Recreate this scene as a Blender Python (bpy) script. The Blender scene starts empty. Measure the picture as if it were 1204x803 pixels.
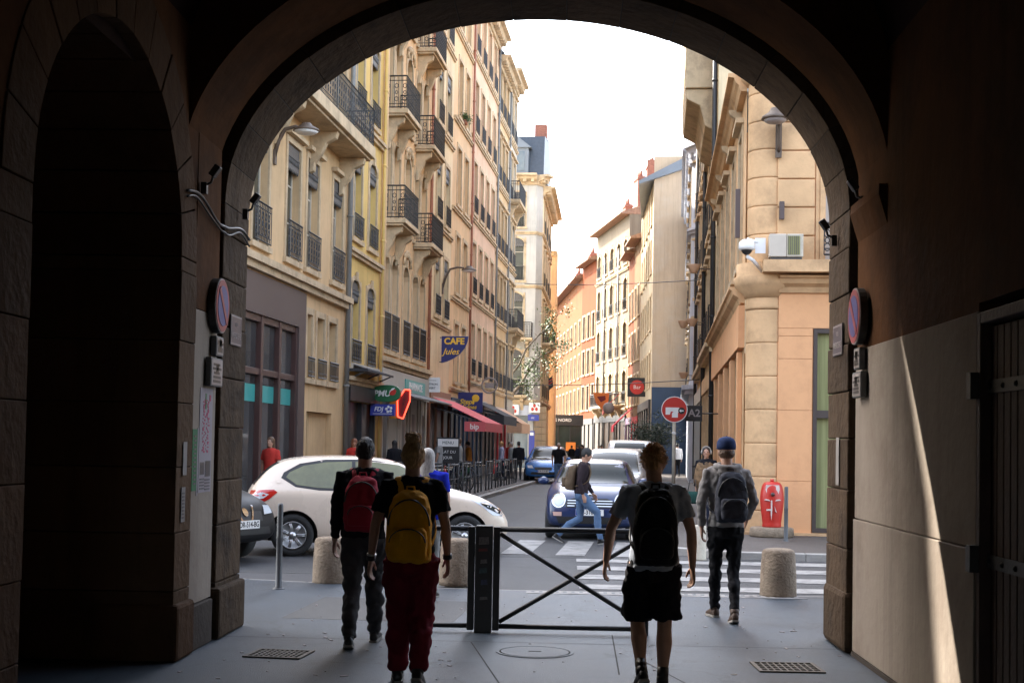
import bpy, bmesh, math, random
from mathutils import Vector, Matrix, noise
from mathutils.bvhtree import BVHTree
from mathutils.geometry import delaunay_2d_cdt
RND = random.Random(7)
SC = bpy.context.scene
COL = SC.collection
PI = math.pi
rad = math.radians
BETA = rad(3.92)                      # the street runs 3.92 degrees to the right of the passage
def S(u, v, z=0.0):                   # street coordinates: u across, v along
    return Vector((u*math.cos(BETA)+v*math.sin(BETA), -u*math.sin(BETA)+v*math.cos(BETA), z))

# ------------------------------------------------------------------ mesh builder
class MB:
    def __init__(s):
        s.v = []; s.f = []; s.m = []; s.sm = []; s.T = None; s.cur = 0
    def add(s, vs, fs, mi=None, smooth=False):
        o = len(s.v); mi = s.cur if mi is None else mi
        for p in vs:
            p = Vector(p)
            s.v.append(s.T @ p if s.T is not None else p)
        for f in fs:
            s.f.append(tuple(i+o for i in f)); s.m.append(mi); s.sm.append(smooth)
        return s
    def box(s, x0, x1, y0, y1, z0, z1, mi=None):
        if x0 > x1: x0, x1 = x1, x0
        if y0 > y1: y0, y1 = y1, y0
        if z0 > z1: z0, z1 = z1, z0
        vs = [(x, y, z) for z in (z0, z1) for y in (y0, y1) for x in (x0, x1)]
        return s.add(vs, [(0,2,3,1),(4,5,7,6),(0,1,5,4),(2,6,7,3),(0,4,6,2),(1,3,7,5)], mi)
    def obox(s, c, size, rot=None, mi=None):
        hx, hy, hz = [a/2 for a in size]; c = Vector(c); vs = []
        for z in (-hz, hz):
            for y in (-hy, hy):
                for x in (-hx, hx):
                    p = Vector((x, y, z))
                    if rot is not None: p = rot @ p
                    vs.append(c+p)
        return s.add(vs, [(0,2,3,1),(4,5,7,6),(0,1,5,4),(2,6,7,3),(0,4,6,2),(1,3,7,5)], mi)
    def loft(s, rings, mi=None, smooth=True, cap=True, closed=True):
        n = len(rings[0]); vs = [p for r in rings for p in r]; fs = []
        for i in range(len(rings)-1):
            for j in range(n if closed else n-1):
                k = (j+1) % n
                fs.append((i*n+j, i*n+k, (i+1)*n+k, (i+1)*n+j))
        if cap and closed:
            fs.append(tuple(range(n-1, -1, -1))); fs.append(tuple((len(rings)-1)*n+j for j in range(n)))
        return s.add(vs, fs, mi, smooth)
    def tube(s, pts, r, n=8, mi=None, cap=True, smooth=True, sy=1.0):
        pts = [Vector(p) for p in pts]
        if not isinstance(r, (list, tuple)): r = [r]*len(pts)
        rings = []; ref = None
        for i, p in enumerate(pts):
            a = pts[max(i-1, 0)]; b = pts[min(i+1, len(pts)-1)]
            d = (b-a)
            if d.length < 1e-9: d = Vector((0, 0, 1))
            d.normalize()
            if ref is None: ref = Vector((1, 0, 0)) if abs(d.x) < .8 else Vector((0, 1, 0))
            e = (ref - d*ref.dot(d))
            if e.length < 1e-4: e = d.orthogonal()
            e.normalize(); g = d.cross(e); ref = e
            rings.append([p + (e*math.cos(2*PI*j/n) + g*math.sin(2*PI*j/n)*sy)*r[i] for j in range(n)])
        return s.loft(rings, mi, smooth, cap)
    def cyl(s, c, r, h, n=16, mi=None, r2=None, smooth=True):
        c = Vector(c); return s.tube([c, c+Vector((0, 0, h))], [r, r if r2 is None else r2], n, mi, True, smooth)
    def lathe(s, prof, c=(0, 0, 0), n=20, mi=None, R=None, smooth=True):
        c = Vector(c); rings = []
        for r, z in prof:
            ring = []
            for j in range(n):
                p = Vector((max(r, 1e-4)*math.cos(2*PI*j/n), max(r, 1e-4)*math.sin(2*PI*j/n), z))
                if R is not None: p = R @ p
                ring.append(c+p)
            rings.append(ring)
        return s.loft(rings, mi, smooth, True)
    def prism(s, poly, fn, t0, t1, mi=None):          # poly (a,b); fn(a,b,t) -> point
        n = len(poly); vs = [fn(a, b, t0) for a, b in poly]+[fn(a, b, t1) for a, b in poly]
        fs = [tuple(range(n)), tuple(range(2*n-1, n-1, -1))]
        fs += [(i, i+n, (i+1) % n+n, (i+1) % n) for i in range(n)]
        return s.add(vs, fs, mi)
    def ball(s, c, r, n=12, m=8, mi=None, R=None):
        c = Vector(c); r = (r, r, r) if not isinstance(r, (tuple, list)) else r; rings = []
        for i in range(m+1):
            t = -PI/2 + PI*i/m; rings.append([])
            for j in range(n):
                a = 2*PI*j/n
                p = Vector((r[0]*max(math.cos(t), .002)*math.cos(a), r[1]*max(math.cos(t), .002)*math.sin(a), r[2]*math.sin(t)))
                if R is not None: p = R @ p
                rings[-1].append(c+p)
        return s.loft(rings, mi, True, True)
    def mesh(s, name, mats, fixn=True):
        me = bpy.data.meshes.new(name)
        me.from_pydata([tuple(p) for p in s.v], [], s.f)
        for m in (mats if isinstance(mats, (list, tuple)) else [mats]): me.materials.append(m)
        me.polygons.foreach_set('material_index', s.m)
        me.polygons.foreach_set('use_smooth', s.sm)
        me.update()
        if fixn:
            bm = bmesh.new(); bm.from_mesh(me); bmesh.ops.recalc_face_normals(bm, faces=bm.faces); bm.to_mesh(me); bm.free()
        return me
    def build(s, name, mats, parent=None, bevel=0, fixn=True, loc=None, rz=None):
        return link(name, s.mesh(name, mats, fixn), parent, bevel, loc, rz)

def link(name, me, parent=None, bevel=0, loc=None, rz=None):
    o = bpy.data.objects.new(name, me); COL.objects.link(o)
    if parent is not None: o.parent = parent
    if loc is not None: o.location = loc
    if rz is not None: o.rotation_euler = (0, 0, rz)
    if bevel:
        b = o.modifiers.new('bevel', 'BEVEL'); b.width = bevel; b.segments = 2; b.limit_method = 'ANGLE'; b.angle_limit = rad(40)
    return o
def tag(o, label=None, cat=None, group=None, kind=None):
    if label: o['label'] = label
    if cat: o['category'] = cat
    if group: o['group'] = group
    if kind: o['kind'] = kind
    return o
def thing(name, label, cat, loc=(0, 0, 0), rz=0.0, group=None):
    o = bpy.data.objects.new(name, None); COL.objects.link(o); o.empty_display_size = .2
    o.location = loc; o.rotation_euler = (0, 0, rz)
    return tag(o, label, cat, group)
def dup(o, loc=None, rz=None, label=None, parent=None, group=None):
    c = o.copy(); COL.objects.link(c)
    if parent is not None: c.parent = parent
    if loc is not None: c.location = loc
    if rz is not None: c.rotation_euler = (0, 0, rz)
    if label: c['label'] = label
    if group: c['group'] = group
    for ch in list(o.children): dup(ch, parent=c)
    return c
def evaluated(o, remove=True, name='m'):
    dg = bpy.context.evaluated_depsgraph_get(); dg.update()
    me = bpy.data.meshes.new_from_object(o.evaluated_get(dg))
    if remove: bpy.data.objects.remove(o, do_unlink=True)
    me.name = name
    return me
_tx = {}
def text_mesh(s, size, ext=.004, align='CENTER', bold=0.0, shear=0.0):
    k = (s, size, ext, align, bold, shear)
    if k in _tx: return _tx[k]
    cu = bpy.data.curves.new('lettering', 'FONT'); cu.body = s; cu.size = size; cu.extrude = ext
    cu.align_x = align; cu.align_y = 'CENTER'; cu.offset = bold; cu.shear = shear; cu.resolution_u = 3
    o = bpy.data.objects.new('lettering', cu); COL.objects.link(o)
    me = evaluated(o, True, 'lettering'); bpy.data.curves.remove(cu)
    _tx[k] = me
    return me
def lettering(s, size, mat, parent, loc, rot=(PI/2, 0, 0), ext=.004, bold=0.0, shear=0.0, name='lettering', sx=1.0):
    me = text_mesh(s, size, ext, 'CENTER', bold, shear).copy(); me.materials.clear(); me.materials.append(mat)
    o = bpy.data.objects.new(name, me); COL.objects.link(o); o.parent = parent
    o.location = loc; o.rotation_euler = rot; o.scale = (sx, 1, 1)
    return o
SUN_AZ_DEG, SUN_EL_DEG, EXPOSURE = -46.2, 40.2, 2.95
SIDE_H = 21.5  # roof height of the unseen side wing, set to shape the sun streak
SUN_E = 2.4
# ------------------------------------------------------------------ materials
def _n(nt, t, **kw):
    n = nt.nodes.new(t)
    for k, v in kw.items(): setattr(n, k, v)
    return n
MATS = {}
def pm(name, base, rough=.8, var=.12, scale=2.0, bump=.15, bscale=30, dirt=None, dirt_amt=.0, dscale=.6, metallic=0.0,
       island=0.0, brick=None, brick_mix=.6, coat=0.0, spec=.5, stretch=(1, 1, 1), emit=None, cracks=0.0, trans=0.0, streak=0.0, spots=0.0):
    """procedural surface: base colour, soft variation, dirt blotches, fine bump, optional block joints"""
    m = bpy.data.materials.new(name); m.use_nodes = True; nt = m.node_tree; L = nt.links.new
    b = nt.nodes['Principled BSDF']
    b.inputs['Roughness'].default_value = rough; b.inputs['Metallic'].default_value = metallic
    b.inputs['Specular IOR Level'].default_value = spec; b.inputs['Coat Weight'].default_value = coat
    b.inputs['Coat Roughness'].default_value = .06
    if trans: b.inputs['Transmission Weight'].default_value = trans
    tc = _n(nt, 'ShaderNodeTexCoord'); mp = _n(nt, 'ShaderNodeMapping'); L(tc.outputs['Object'], mp.inputs['Vector'])
    mp.inputs['Scale'].default_value = stretch
    def mix(a, bb, fac, mode='MIX'):
        x = _n(nt, 'ShaderNodeMix', data_type='RGBA', blend_type=mode)
        for sock, val in ((x.inputs[0], fac), (x.inputs[6], a), (x.inputs[7], bb)):
            if hasattr(val, 'is_linked'): L(val, sock)
            elif isinstance(val, (int, float)): sock.default_value = val
            else: sock.default_value = (*val[:3], 1)
        return x.outputs[2]
    n1 = _n(nt, 'ShaderNodeTexNoise'); n1.inputs['Scale'].default_value = scale; n1.inputs['Detail'].default_value = 6
    n1.inputs['Roughness'].default_value = .65; L(mp.outputs[0], n1.inputs['Vector'])
    r1 = _n(nt, 'ShaderNodeMapRange'); r1.inputs[1].default_value = .3; r1.inputs[2].default_value = .7; L(n1.outputs['Fac'], r1.inputs[0])
    lo = [c*(1-var) for c in base]; hi = [min(1, c*(1+var)) for c in base]
    col = mix(lo, hi, r1.outputs[0])
    if dirt is not None:
        n2 = _n(nt, 'ShaderNodeTexNoise'); n2.inputs['Scale'].default_value = dscale; n2.inputs['Detail'].default_value = 9
        n2.inputs['Roughness'].default_value = .7; L(mp.outputs[0], n2.inputs['Vector'])
        r2 = _n(nt, 'ShaderNodeMapRange'); r2.inputs[1].default_value = .48; r2.inputs[2].default_value = .68
        r2.inputs[4].default_value = dirt_amt; L(n2.outputs['Fac'], r2.inputs[0])
        col = mix(col, dirt, r2.outputs[0])
    if island:
        g = _n(nt, 'ShaderNodeNewGeometry'); mr = _n(nt, 'ShaderNodeMapRange'); L(g.outputs['Random Per Island'], mr.inputs[0])
        mr.inputs[3].default_value = 1-island; mr.inputs[4].default_value = 1+island
        vm = _n(nt, 'ShaderNodeVectorMath', operation='SCALE'); L(col, vm.inputs[0]); L(mr.outputs[0], vm.inputs['Scale']); col = vm.outputs[0]
    if streak:                                 # vertical weather streaks
        ms = _n(nt, 'ShaderNodeMapping'); ms.inputs['Scale'].default_value = (3.2, 3.2, .22); L(tc.outputs['Object'], ms.inputs['Vector'])
        ns = _n(nt, 'ShaderNodeTexNoise'); ns.inputs['Scale'].default_value = 1.0; ns.inputs['Detail'].default_value = 8; ns.inputs['Roughness'].default_value = .75; L(ms.outputs[0], ns.inputs['Vector'])
        rs = _n(nt, 'ShaderNodeMapRange'); rs.inputs[1].default_value = .5; rs.inputs[2].default_value = .74; rs.inputs[4].default_value = streak; L(ns.outputs['Fac'], rs.inputs[0])
        col = mix(col, [c*.38 for c in base], rs.outputs[0])
    if spots:                                  # gum, oil and patches
        for sc_, th_, am_ in ((5.5, .10, spots), (1.1, .16, spots*.6)):
            vs_ = _n(nt, 'ShaderNodeTexVoronoi'); vs_.inputs['Scale'].default_value = sc_; L(tc.outputs['Object'], vs_.inputs['Vector'])
            mr = _n(nt, 'ShaderNodeMapRange'); mr.inputs[1].default_value = th_*.75; mr.inputs[2].default_value = th_; mr.inputs[3].default_value = am_; mr.inputs[4].default_value = 0; L(vs_.outputs['Distance'], mr.inputs[0])
            col = mix(col, [c*.45 for c in base] if sc_ > 3 else [c*.7 for c in base], mr.outputs[0])
        n4 = _n(nt, 'ShaderNodeTexNoise'); n4.inputs['Scale'].default_value = 9; n4.inputs['Detail'].default_value = 10; n4.inputs['Roughness'].default_value = .8; L(tc.outputs['Object'], n4.inputs['Vector'])
        r4 = _n(nt, 'ShaderNodeMapRange'); r4.inputs[1].default_value = .55; r4.inputs[2].default_value = .75; r4.inputs[4].default_value = .5; L(n4.outputs['Fac'], r4.inputs[0]); col = mix(col, [min(1, c*1.7) for c in base], r4.outputs[0])
    hgt = None
    if brick is not None:                      # brick=(width,height,plane,mortar_size,mortar_colour)
        w, h, plane, ms, mc = brick
        sp = _n(nt, 'ShaderNodeSeparateXYZ'); L(tc.outputs['Object'], sp.inputs[0]); cb = _n(nt, 'ShaderNodeCombineXYZ')
        L(sp.outputs[plane[0]], cb.inputs[0]); L(sp.outputs[plane[1]], cb.inputs[1])
        bk = _n(nt, 'ShaderNodeTexBrick'); bk.inputs['Scale'].default_value = 1; bk.inputs['Mortar Size'].default_value = ms
        bk.inputs['Brick Width'].default_value = w; bk.inputs['Row Height'].default_value = h; bk.inputs['Mortar Smooth'].default_value = .3
        bk.inputs['Color1'].default_value = (.82, .82, .82, 1); bk.inputs['Color2'].default_value = (1.1, 1.1, 1.1, 1); bk.inputs['Mortar'].default_value = (*mc, 1)
        L(cb.outputs[0], bk.inputs['Vector']); col = mix(col, bk.outputs['Color'], brick_mix, 'MULTIPLY'); hgt = bk.outputs['Fac']
    if cracks:
        vo = _n(nt, 'ShaderNodeTexVoronoi', feature='DISTANCE_TO_EDGE'); vo.inputs['Scale'].default_value = .45
        nn = _n(nt, 'ShaderNodeTexNoise'); nn.inputs['Scale'].default_value = 2.5; L(tc.outputs['Object'], nn.inputs['Vector'])
        va = _n(nt, 'ShaderNodeVectorMath', operation='MULTIPLY_ADD'); va.inputs[1].default_value = (.6, .6, .6)
        L(nn.outputs['Color'], va.inputs[0]); L(tc.outputs['Object'], va.inputs[2]); L(va.outputs[0], vo.inputs['Vector'])
        mr = _n(nt, 'ShaderNodeMapRange'); mr.inputs[1].default_value = 0; mr.inputs[2].default_value = .008
        mr.inputs[3].default_value = cracks; mr.inputs[4].default_value = 0; L(vo.outputs[0], mr.inputs[0])
        col = mix(col, [c*.25 for c in base], mr.outputs[0])
    L(col, b.inputs['Base Color'])
    rr = _n(nt, 'ShaderNodeMapRange'); rr.inputs[3].default_value = max(0, rough-.08); rr.inputs[4].default_value = min(1, rough+.08)
    L(n1.outputs['Fac'], rr.inputs[0]); L(rr.outputs[0], b.inputs['Roughness'])
    if bump:
        n3 = _n(nt, 'ShaderNodeTexNoise'); n3.inputs['Scale'].default_value = bscale; n3.inputs['Detail'].default_value = 5
        L(mp.outputs[0], n3.inputs['Vector'])
        bp = _n(nt, 'ShaderNodeBump'); bp.inputs['Strength'].default_value = bump; bp.inputs['Distance'].default_value = .02
        L(n3.outputs['Fac'], bp.inputs['Height'])
        if hgt is not None:
            b2 = _n(nt, 'ShaderNodeBump', invert=True); b2.inputs['Strength'].default_value = .5; b2.inputs['Distance'].default_value = .02
            L(hgt, b2.inputs['Height']); L(bp.outputs[0], b2.inputs['Normal']); bp = b2
        L(bp.outputs[0], b.inputs['Normal'])
    if emit is not None:
        b.inputs['Emission Color'].default_value = (*emit[:3], 1); b.inputs['Emission Strength'].default_value = emit[3]
    MATS[name] = m
    return m
def paint(name, c, rough=.35, coat=0.0, metallic=0.0, bump=0.0, var=.05, **k): return pm(name, c, rough, var, 4, bump, 60, metallic=metallic, coat=coat, **k)

JC = (.35, .3, .25)
A = {}
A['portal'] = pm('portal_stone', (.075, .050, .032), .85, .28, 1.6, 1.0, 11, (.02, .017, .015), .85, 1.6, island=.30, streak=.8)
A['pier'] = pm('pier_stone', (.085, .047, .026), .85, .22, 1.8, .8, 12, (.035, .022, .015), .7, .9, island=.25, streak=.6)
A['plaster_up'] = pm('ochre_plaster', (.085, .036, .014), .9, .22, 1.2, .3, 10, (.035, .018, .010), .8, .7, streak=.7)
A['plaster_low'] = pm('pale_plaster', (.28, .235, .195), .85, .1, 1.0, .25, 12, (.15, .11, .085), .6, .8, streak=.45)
A['plinth'] = pm('plinth_render', (.06, .05, .043), .85, .2, 2, .4, 20)
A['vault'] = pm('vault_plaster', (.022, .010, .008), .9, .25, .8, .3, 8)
A['recess'] = pm('lightened_recess_stone', (.62, .40, .25), .9, .22, 1.4, .4, 16, (.10, .06, .04), .7, .9, island=.2, streak=.6)  # paler copy of the pier stone, lightened where little light reaches
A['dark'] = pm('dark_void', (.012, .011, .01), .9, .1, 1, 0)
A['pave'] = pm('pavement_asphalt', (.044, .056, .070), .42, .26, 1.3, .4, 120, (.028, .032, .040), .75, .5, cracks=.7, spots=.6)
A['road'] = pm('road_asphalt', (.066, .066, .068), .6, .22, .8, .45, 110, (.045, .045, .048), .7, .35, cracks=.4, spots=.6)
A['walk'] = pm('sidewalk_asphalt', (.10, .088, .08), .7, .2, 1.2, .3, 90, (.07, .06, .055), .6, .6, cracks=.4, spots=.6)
A['ground'] = pm('ground_dust', (.14, .13, .12), .9, .1, .1, 0)
A['kerb'] = pm('granite_kerb', (.30, .285, .265), .7, .18, 6, .3, 60, island=.1)
A['white_line'] = pm('road_paint', (.30, .29, .275), .65, .25, 5, .2, 60, (.10, .10, .10), .9, 3.2)
A['iron'] = pm('wrought_iron', (.022, .022, .024), .5, .2, 8, .1, 60)
A['greymetal'] = pm('grey_painted_metal', (.07, .075, .08), .45, .15, 5, .1, 50)
A['cast'] = pm('cast_iron_grate', (.10, .085, .07), .6, .25, 10, .3, 60, metallic=.4)
A['glass'] = pm('window_glass', (.035, .045, .04), .06, .4, .8, 0, spec=.6)
A['glass_l'] = pm('pale_window_glass', (.10, .14, .17), .06, .3, .8, 0, spec=.7)
A['frame_w'] = pm('cream_window_frame', (.45, .40, .32), .5, .1, 5, .05)
A['frame_d'] = pm('dark_window_frame', (.06, .045, .04), .5, .1, 5, .05)
A['trim'] = pm('cream_stone_trim', (.54, .41, .26), .8, .14, 2, .2, 25, (.2, .15, .1), .6, 1.5, streak=.4)
A['zinc'] = pm('zinc_roof', (.16, .18, .20), .5, .15, 1, .1, 20)
A['slate'] = pm('slate_roof', (.045, .055, .07), .45, .2, 6, .1, 20)
A['tile'] = pm('clay_roof_tiles', (.28, .16, .10), .85, .3, 6, .4, 12, stretch=(1, 1, 1))
A['brick'] = pm('chimney_brick', (.30, .12, .08), .85, .2, 5, .3, 20, brick=(.25, .07, (0, 2), .012, (.6, .5, .4)))
A['pipe_r'] = pm('brown_downpipe', (.30, .12, .07), .6, .15, 5, .05)
A['pipe_g'] = pm('grey_downpipe', (.18, .18, .17), .5, .15, 5, .05)
A['white'] = paint('white_enamel', (.75, .74, .72), .4)
A['black'] = paint('black_enamel', (.015, .015, .016), .4)
A['red'] = paint('red_enamel', (.50, .03, .02), .4)
A['blue'] = paint('blue_enamel', (.035, .05, .30), .4)
A['navy'] = paint('navy_enamel', (.012, .02, .14), .4)
A['green'] = paint('green_enamel', (.015, .12, .045), .45)
A['yellow'] = paint('yellow_enamel', (.75, .48, .03), .4)
A['teal'] = paint('teal_enamel', (.05, .32, .30), .4)
A['orange'] = paint('orange_enamel', (.70, .22, .03), .45)
A['skin'] = pm('skin', (.42, .23, .155), .55, .08, 8, .08, 90)
A['skin_d'] = pm('tanned_skin', (.36, .19, .12), .55, .08, 8, .08, 90)
A['eye'] = paint('eye', (.02, .015, .012), .15)
A['rubber'] = pm('tyre_rubber', (.02, .02, .02), .8, .1, 20, .2, 60)
A['alloy'] = paint('alloy_wheel', (.55, .55, .55), .3, 0, .8)
A['bark'] = pm('bark', (.10, .08, .06), .9, .25, 6, .5, 20)
A['leaf'] = pm('spring_leaves', (.055, .09, .010), .6, .3, 3, 0, island=.4)
A['leaf_d'] = pm('olive_leaves', (.045, .06, .035), .6, .3, 3, 0, island=.4)
A['wood'] = pm('brown_wood', (.22, .09, .04), .55, .25, 3, .2, 15, stretch=(1, 1, .15))
A['concrete'] = pm('bollard_stone', (.24, .185, .13), .85, .25, 5, .7, 40, (.09, .06, .04), .8, 4)

def set_spec(names, v):
    for n in names: A[n].node_tree.nodes['Principled BSDF'].inputs['Specular IOR Level'].default_value = v
set_spec(('portal', 'pier', 'plaster_up', 'plaster_low', 'plinth', 'vault', 'recess'), .08)
set_spec(('pave',), .28); set_spec(('road', 'walk', 'white_line', 'trim'), .2)
# ------------------------------------------------------------------ people
def ering(c, rx, ry, n=20, p=2.0, R=None):
    out = []
    for j in range(n):
        a = 2*PI*j/n; ca, sa = math.cos(a), math.sin(a)
        v = Vector((rx*math.copysign(abs(ca)**(2/p), ca), ry*math.copysign(abs(sa)**(2/p), sa), 0))
        if R is not None: v = R @ v
        out.append(Vector(c)+v)
    return out
def fuse(mb, name, mat, parent, voxel, smooth=4, fold=0.0, ff=9.0, stretch=1.0, seed=0):
    """fuse the overlapping lofts of one garment or body into a single continuous surface"""
    o = mb.build(name, [mat]); r = o.modifiers.new('r', 'REMESH'); r.mode = 'VOXEL'; r.voxel_size = voxel; r.use_smooth_shade = True
    s = o.modifiers.new('s', 'SMOOTH'); s.iterations = smooth; s.factor = .5
    me = evaluated(o, True, name)
    if fold:
        me.update(); nr = [v.normal.copy() for v in me.vertices]
        for v, nn in zip(me.vertices, nr):
            p = v.co; q = Vector((p.x*ff, p.y*ff, p.z*ff*stretch))+Vector((seed, seed*.7, 0))
            f_ = abs(noise.noise(q))*1.3-.35+.5*noise.noise(q*2.3)
            v.co = p+nn*fold*f_
        me.update()
    for p in me.polygons: p.use_smooth = True
    if not me.materials: me.materials.append(mat)
    return link(name, me, parent)
def hair_mat(name, c): return pm(name, c, .6, .35, 60, .5, 90, stretch=(1, 1, .25))
H_DARK = hair_mat('dark_brown_hair', (.025, .015, .010)); H_BROWN = hair_mat('brown_hair', (.09, .045, .02)); H_FAIR = hair_mat('fair_brown_hair', (.50, .27, .11)); H_GREY = hair_mat('grey_hair', (.32, .30, .28)); H_BLACK = hair_mat('black_hair', (.01, .009, .009)); H_RED = hair_mat('auburn_hair', (.18, .06, .025))
def cloth(name, c, rough=.9): return pm(name, c, rough, .12, 5, .25, 120, spec=.15)
def hand(mb, wrist, d, side, k=1.0, curl=.5, palm_in=None):
    """palm, four unequal bent fingers and a thumb leaving the side of the palm; d = forearm direction, side = towards the thumb"""
    d = d.normalized(); th = (side-d*side.dot(d)).normalized(); nrm = d.cross(th).normalized()
    if palm_in is not None and nrm.dot(palm_in) < 0: nrm = -nrm
    w = Vector(wrist)
    def P_(a, b, c): return w+d*a*k+th*b*k+nrm*c*k
    rings = []
    for a, bw, t in ((-.02, .024, .020), (.015, .030, .017), (.05, .039, .015), (.085, .040, .013), (.098, .034, .010)):
        rings.append([P_(a, bw*math.cos(2*PI*j/14), t*math.sin(2*PI*j/14)) for j in range(14)])
    mb.loft(rings)
    for i, (b, L) in enumerate(((.029, .070), (.010, .080), (-.010, .074), (-.028, .058))):
        pts = [P_(.075, b, 0)]; ang = 0; a = .09; c = 0.0; seg = (L*.46, L*.32, L*.26)
        pts.append(P_(a, b, 0))
        for q, s_ in enumerate(seg):
            ang += curl*(.55+.25*q); a += s_*math.cos(ang); c += s_*math.sin(ang); pts.append(P_(a, b*1.04, c))
        mb.tube(pts, [.0092*k, .0092*k, .0086*k, .0078*k, .0062*k], 8)
    mb.tube([P_(.015, .018, .004), P_(.04, .042, .012), P_(.068, .052, .022), P_(.088, .046, .034)], [.013*k, .0115*k, .0098*k, .0078*k], 8)
def strands(me, hc, Rh, k, n, mode, seed=1):
    rr = random.Random(seed); m2 = MB()
    for _ in range(n):
        a = rr.uniform(0, 2*PI); b = rr.uniform(-.3, 1.45); d = Vector((math.cos(a)*math.cos(b), math.sin(a)*math.cos(b), math.sin(b)))
        if d.y > .75 and d.z < .3: continue
        p0 = Vector((.080*d.x, .096*d.y-.012, .022+.102*d.z)); up = Vector((rr.uniform(-1, 1), rr.uniform(-1, 1), rr.uniform(-.3, 1)))
        if mode == 'bun': t_ = (Vector((0, -.04, .13))-p0).normalized(); q = [p0, p0+t_*.03+d*.010, p0+t_*.055+d*rr.uniform(.004, .022)+up*.008]
        elif mode == 'long': q = [p0, p0+d*.012-Vector((0, 0, .02)), p0+d*.02-Vector((0, 0, rr.uniform(.05, .1)))]
        else: q = [p0, p0+d*.014+up*.008, p0+d*rr.uniform(.014, .022)+up*.012]
        m2.tube([hc+Rh @ v*k for v in q], [.0032*k, .0026*k, .0008], 4, cap=False)
    if mode == 'bun':
        for _ in range(60):
            a = rr.uniform(0, 2*PI); c = Vector((.03*math.cos(a), -.03+.03*math.sin(a), .135)); e = Vector((rr.uniform(-1, 1), rr.uniform(-1, 1), rr.uniform(-.2, 1))).normalized(); m2.tube([hc+Rh @ v*k for v in (c, c+e*.04, c+e*.05+Vector((rr.uniform(-.02, .02), rr.uniform(-.02, .02), rr.uniform(-.01, .02))))], [.0032*k, .0028*k, .0008], 4, cap=False)
    bm = bmesh.new(); bm.from_mesh(me); tmp = m2.mesh('tmp', []if 0 else [me.materials[0]]); bm.from_mesh(tmp); bm.to_mesh(me); bm.free(); bpy.data.meshes.remove(tmp); me.update()
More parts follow.
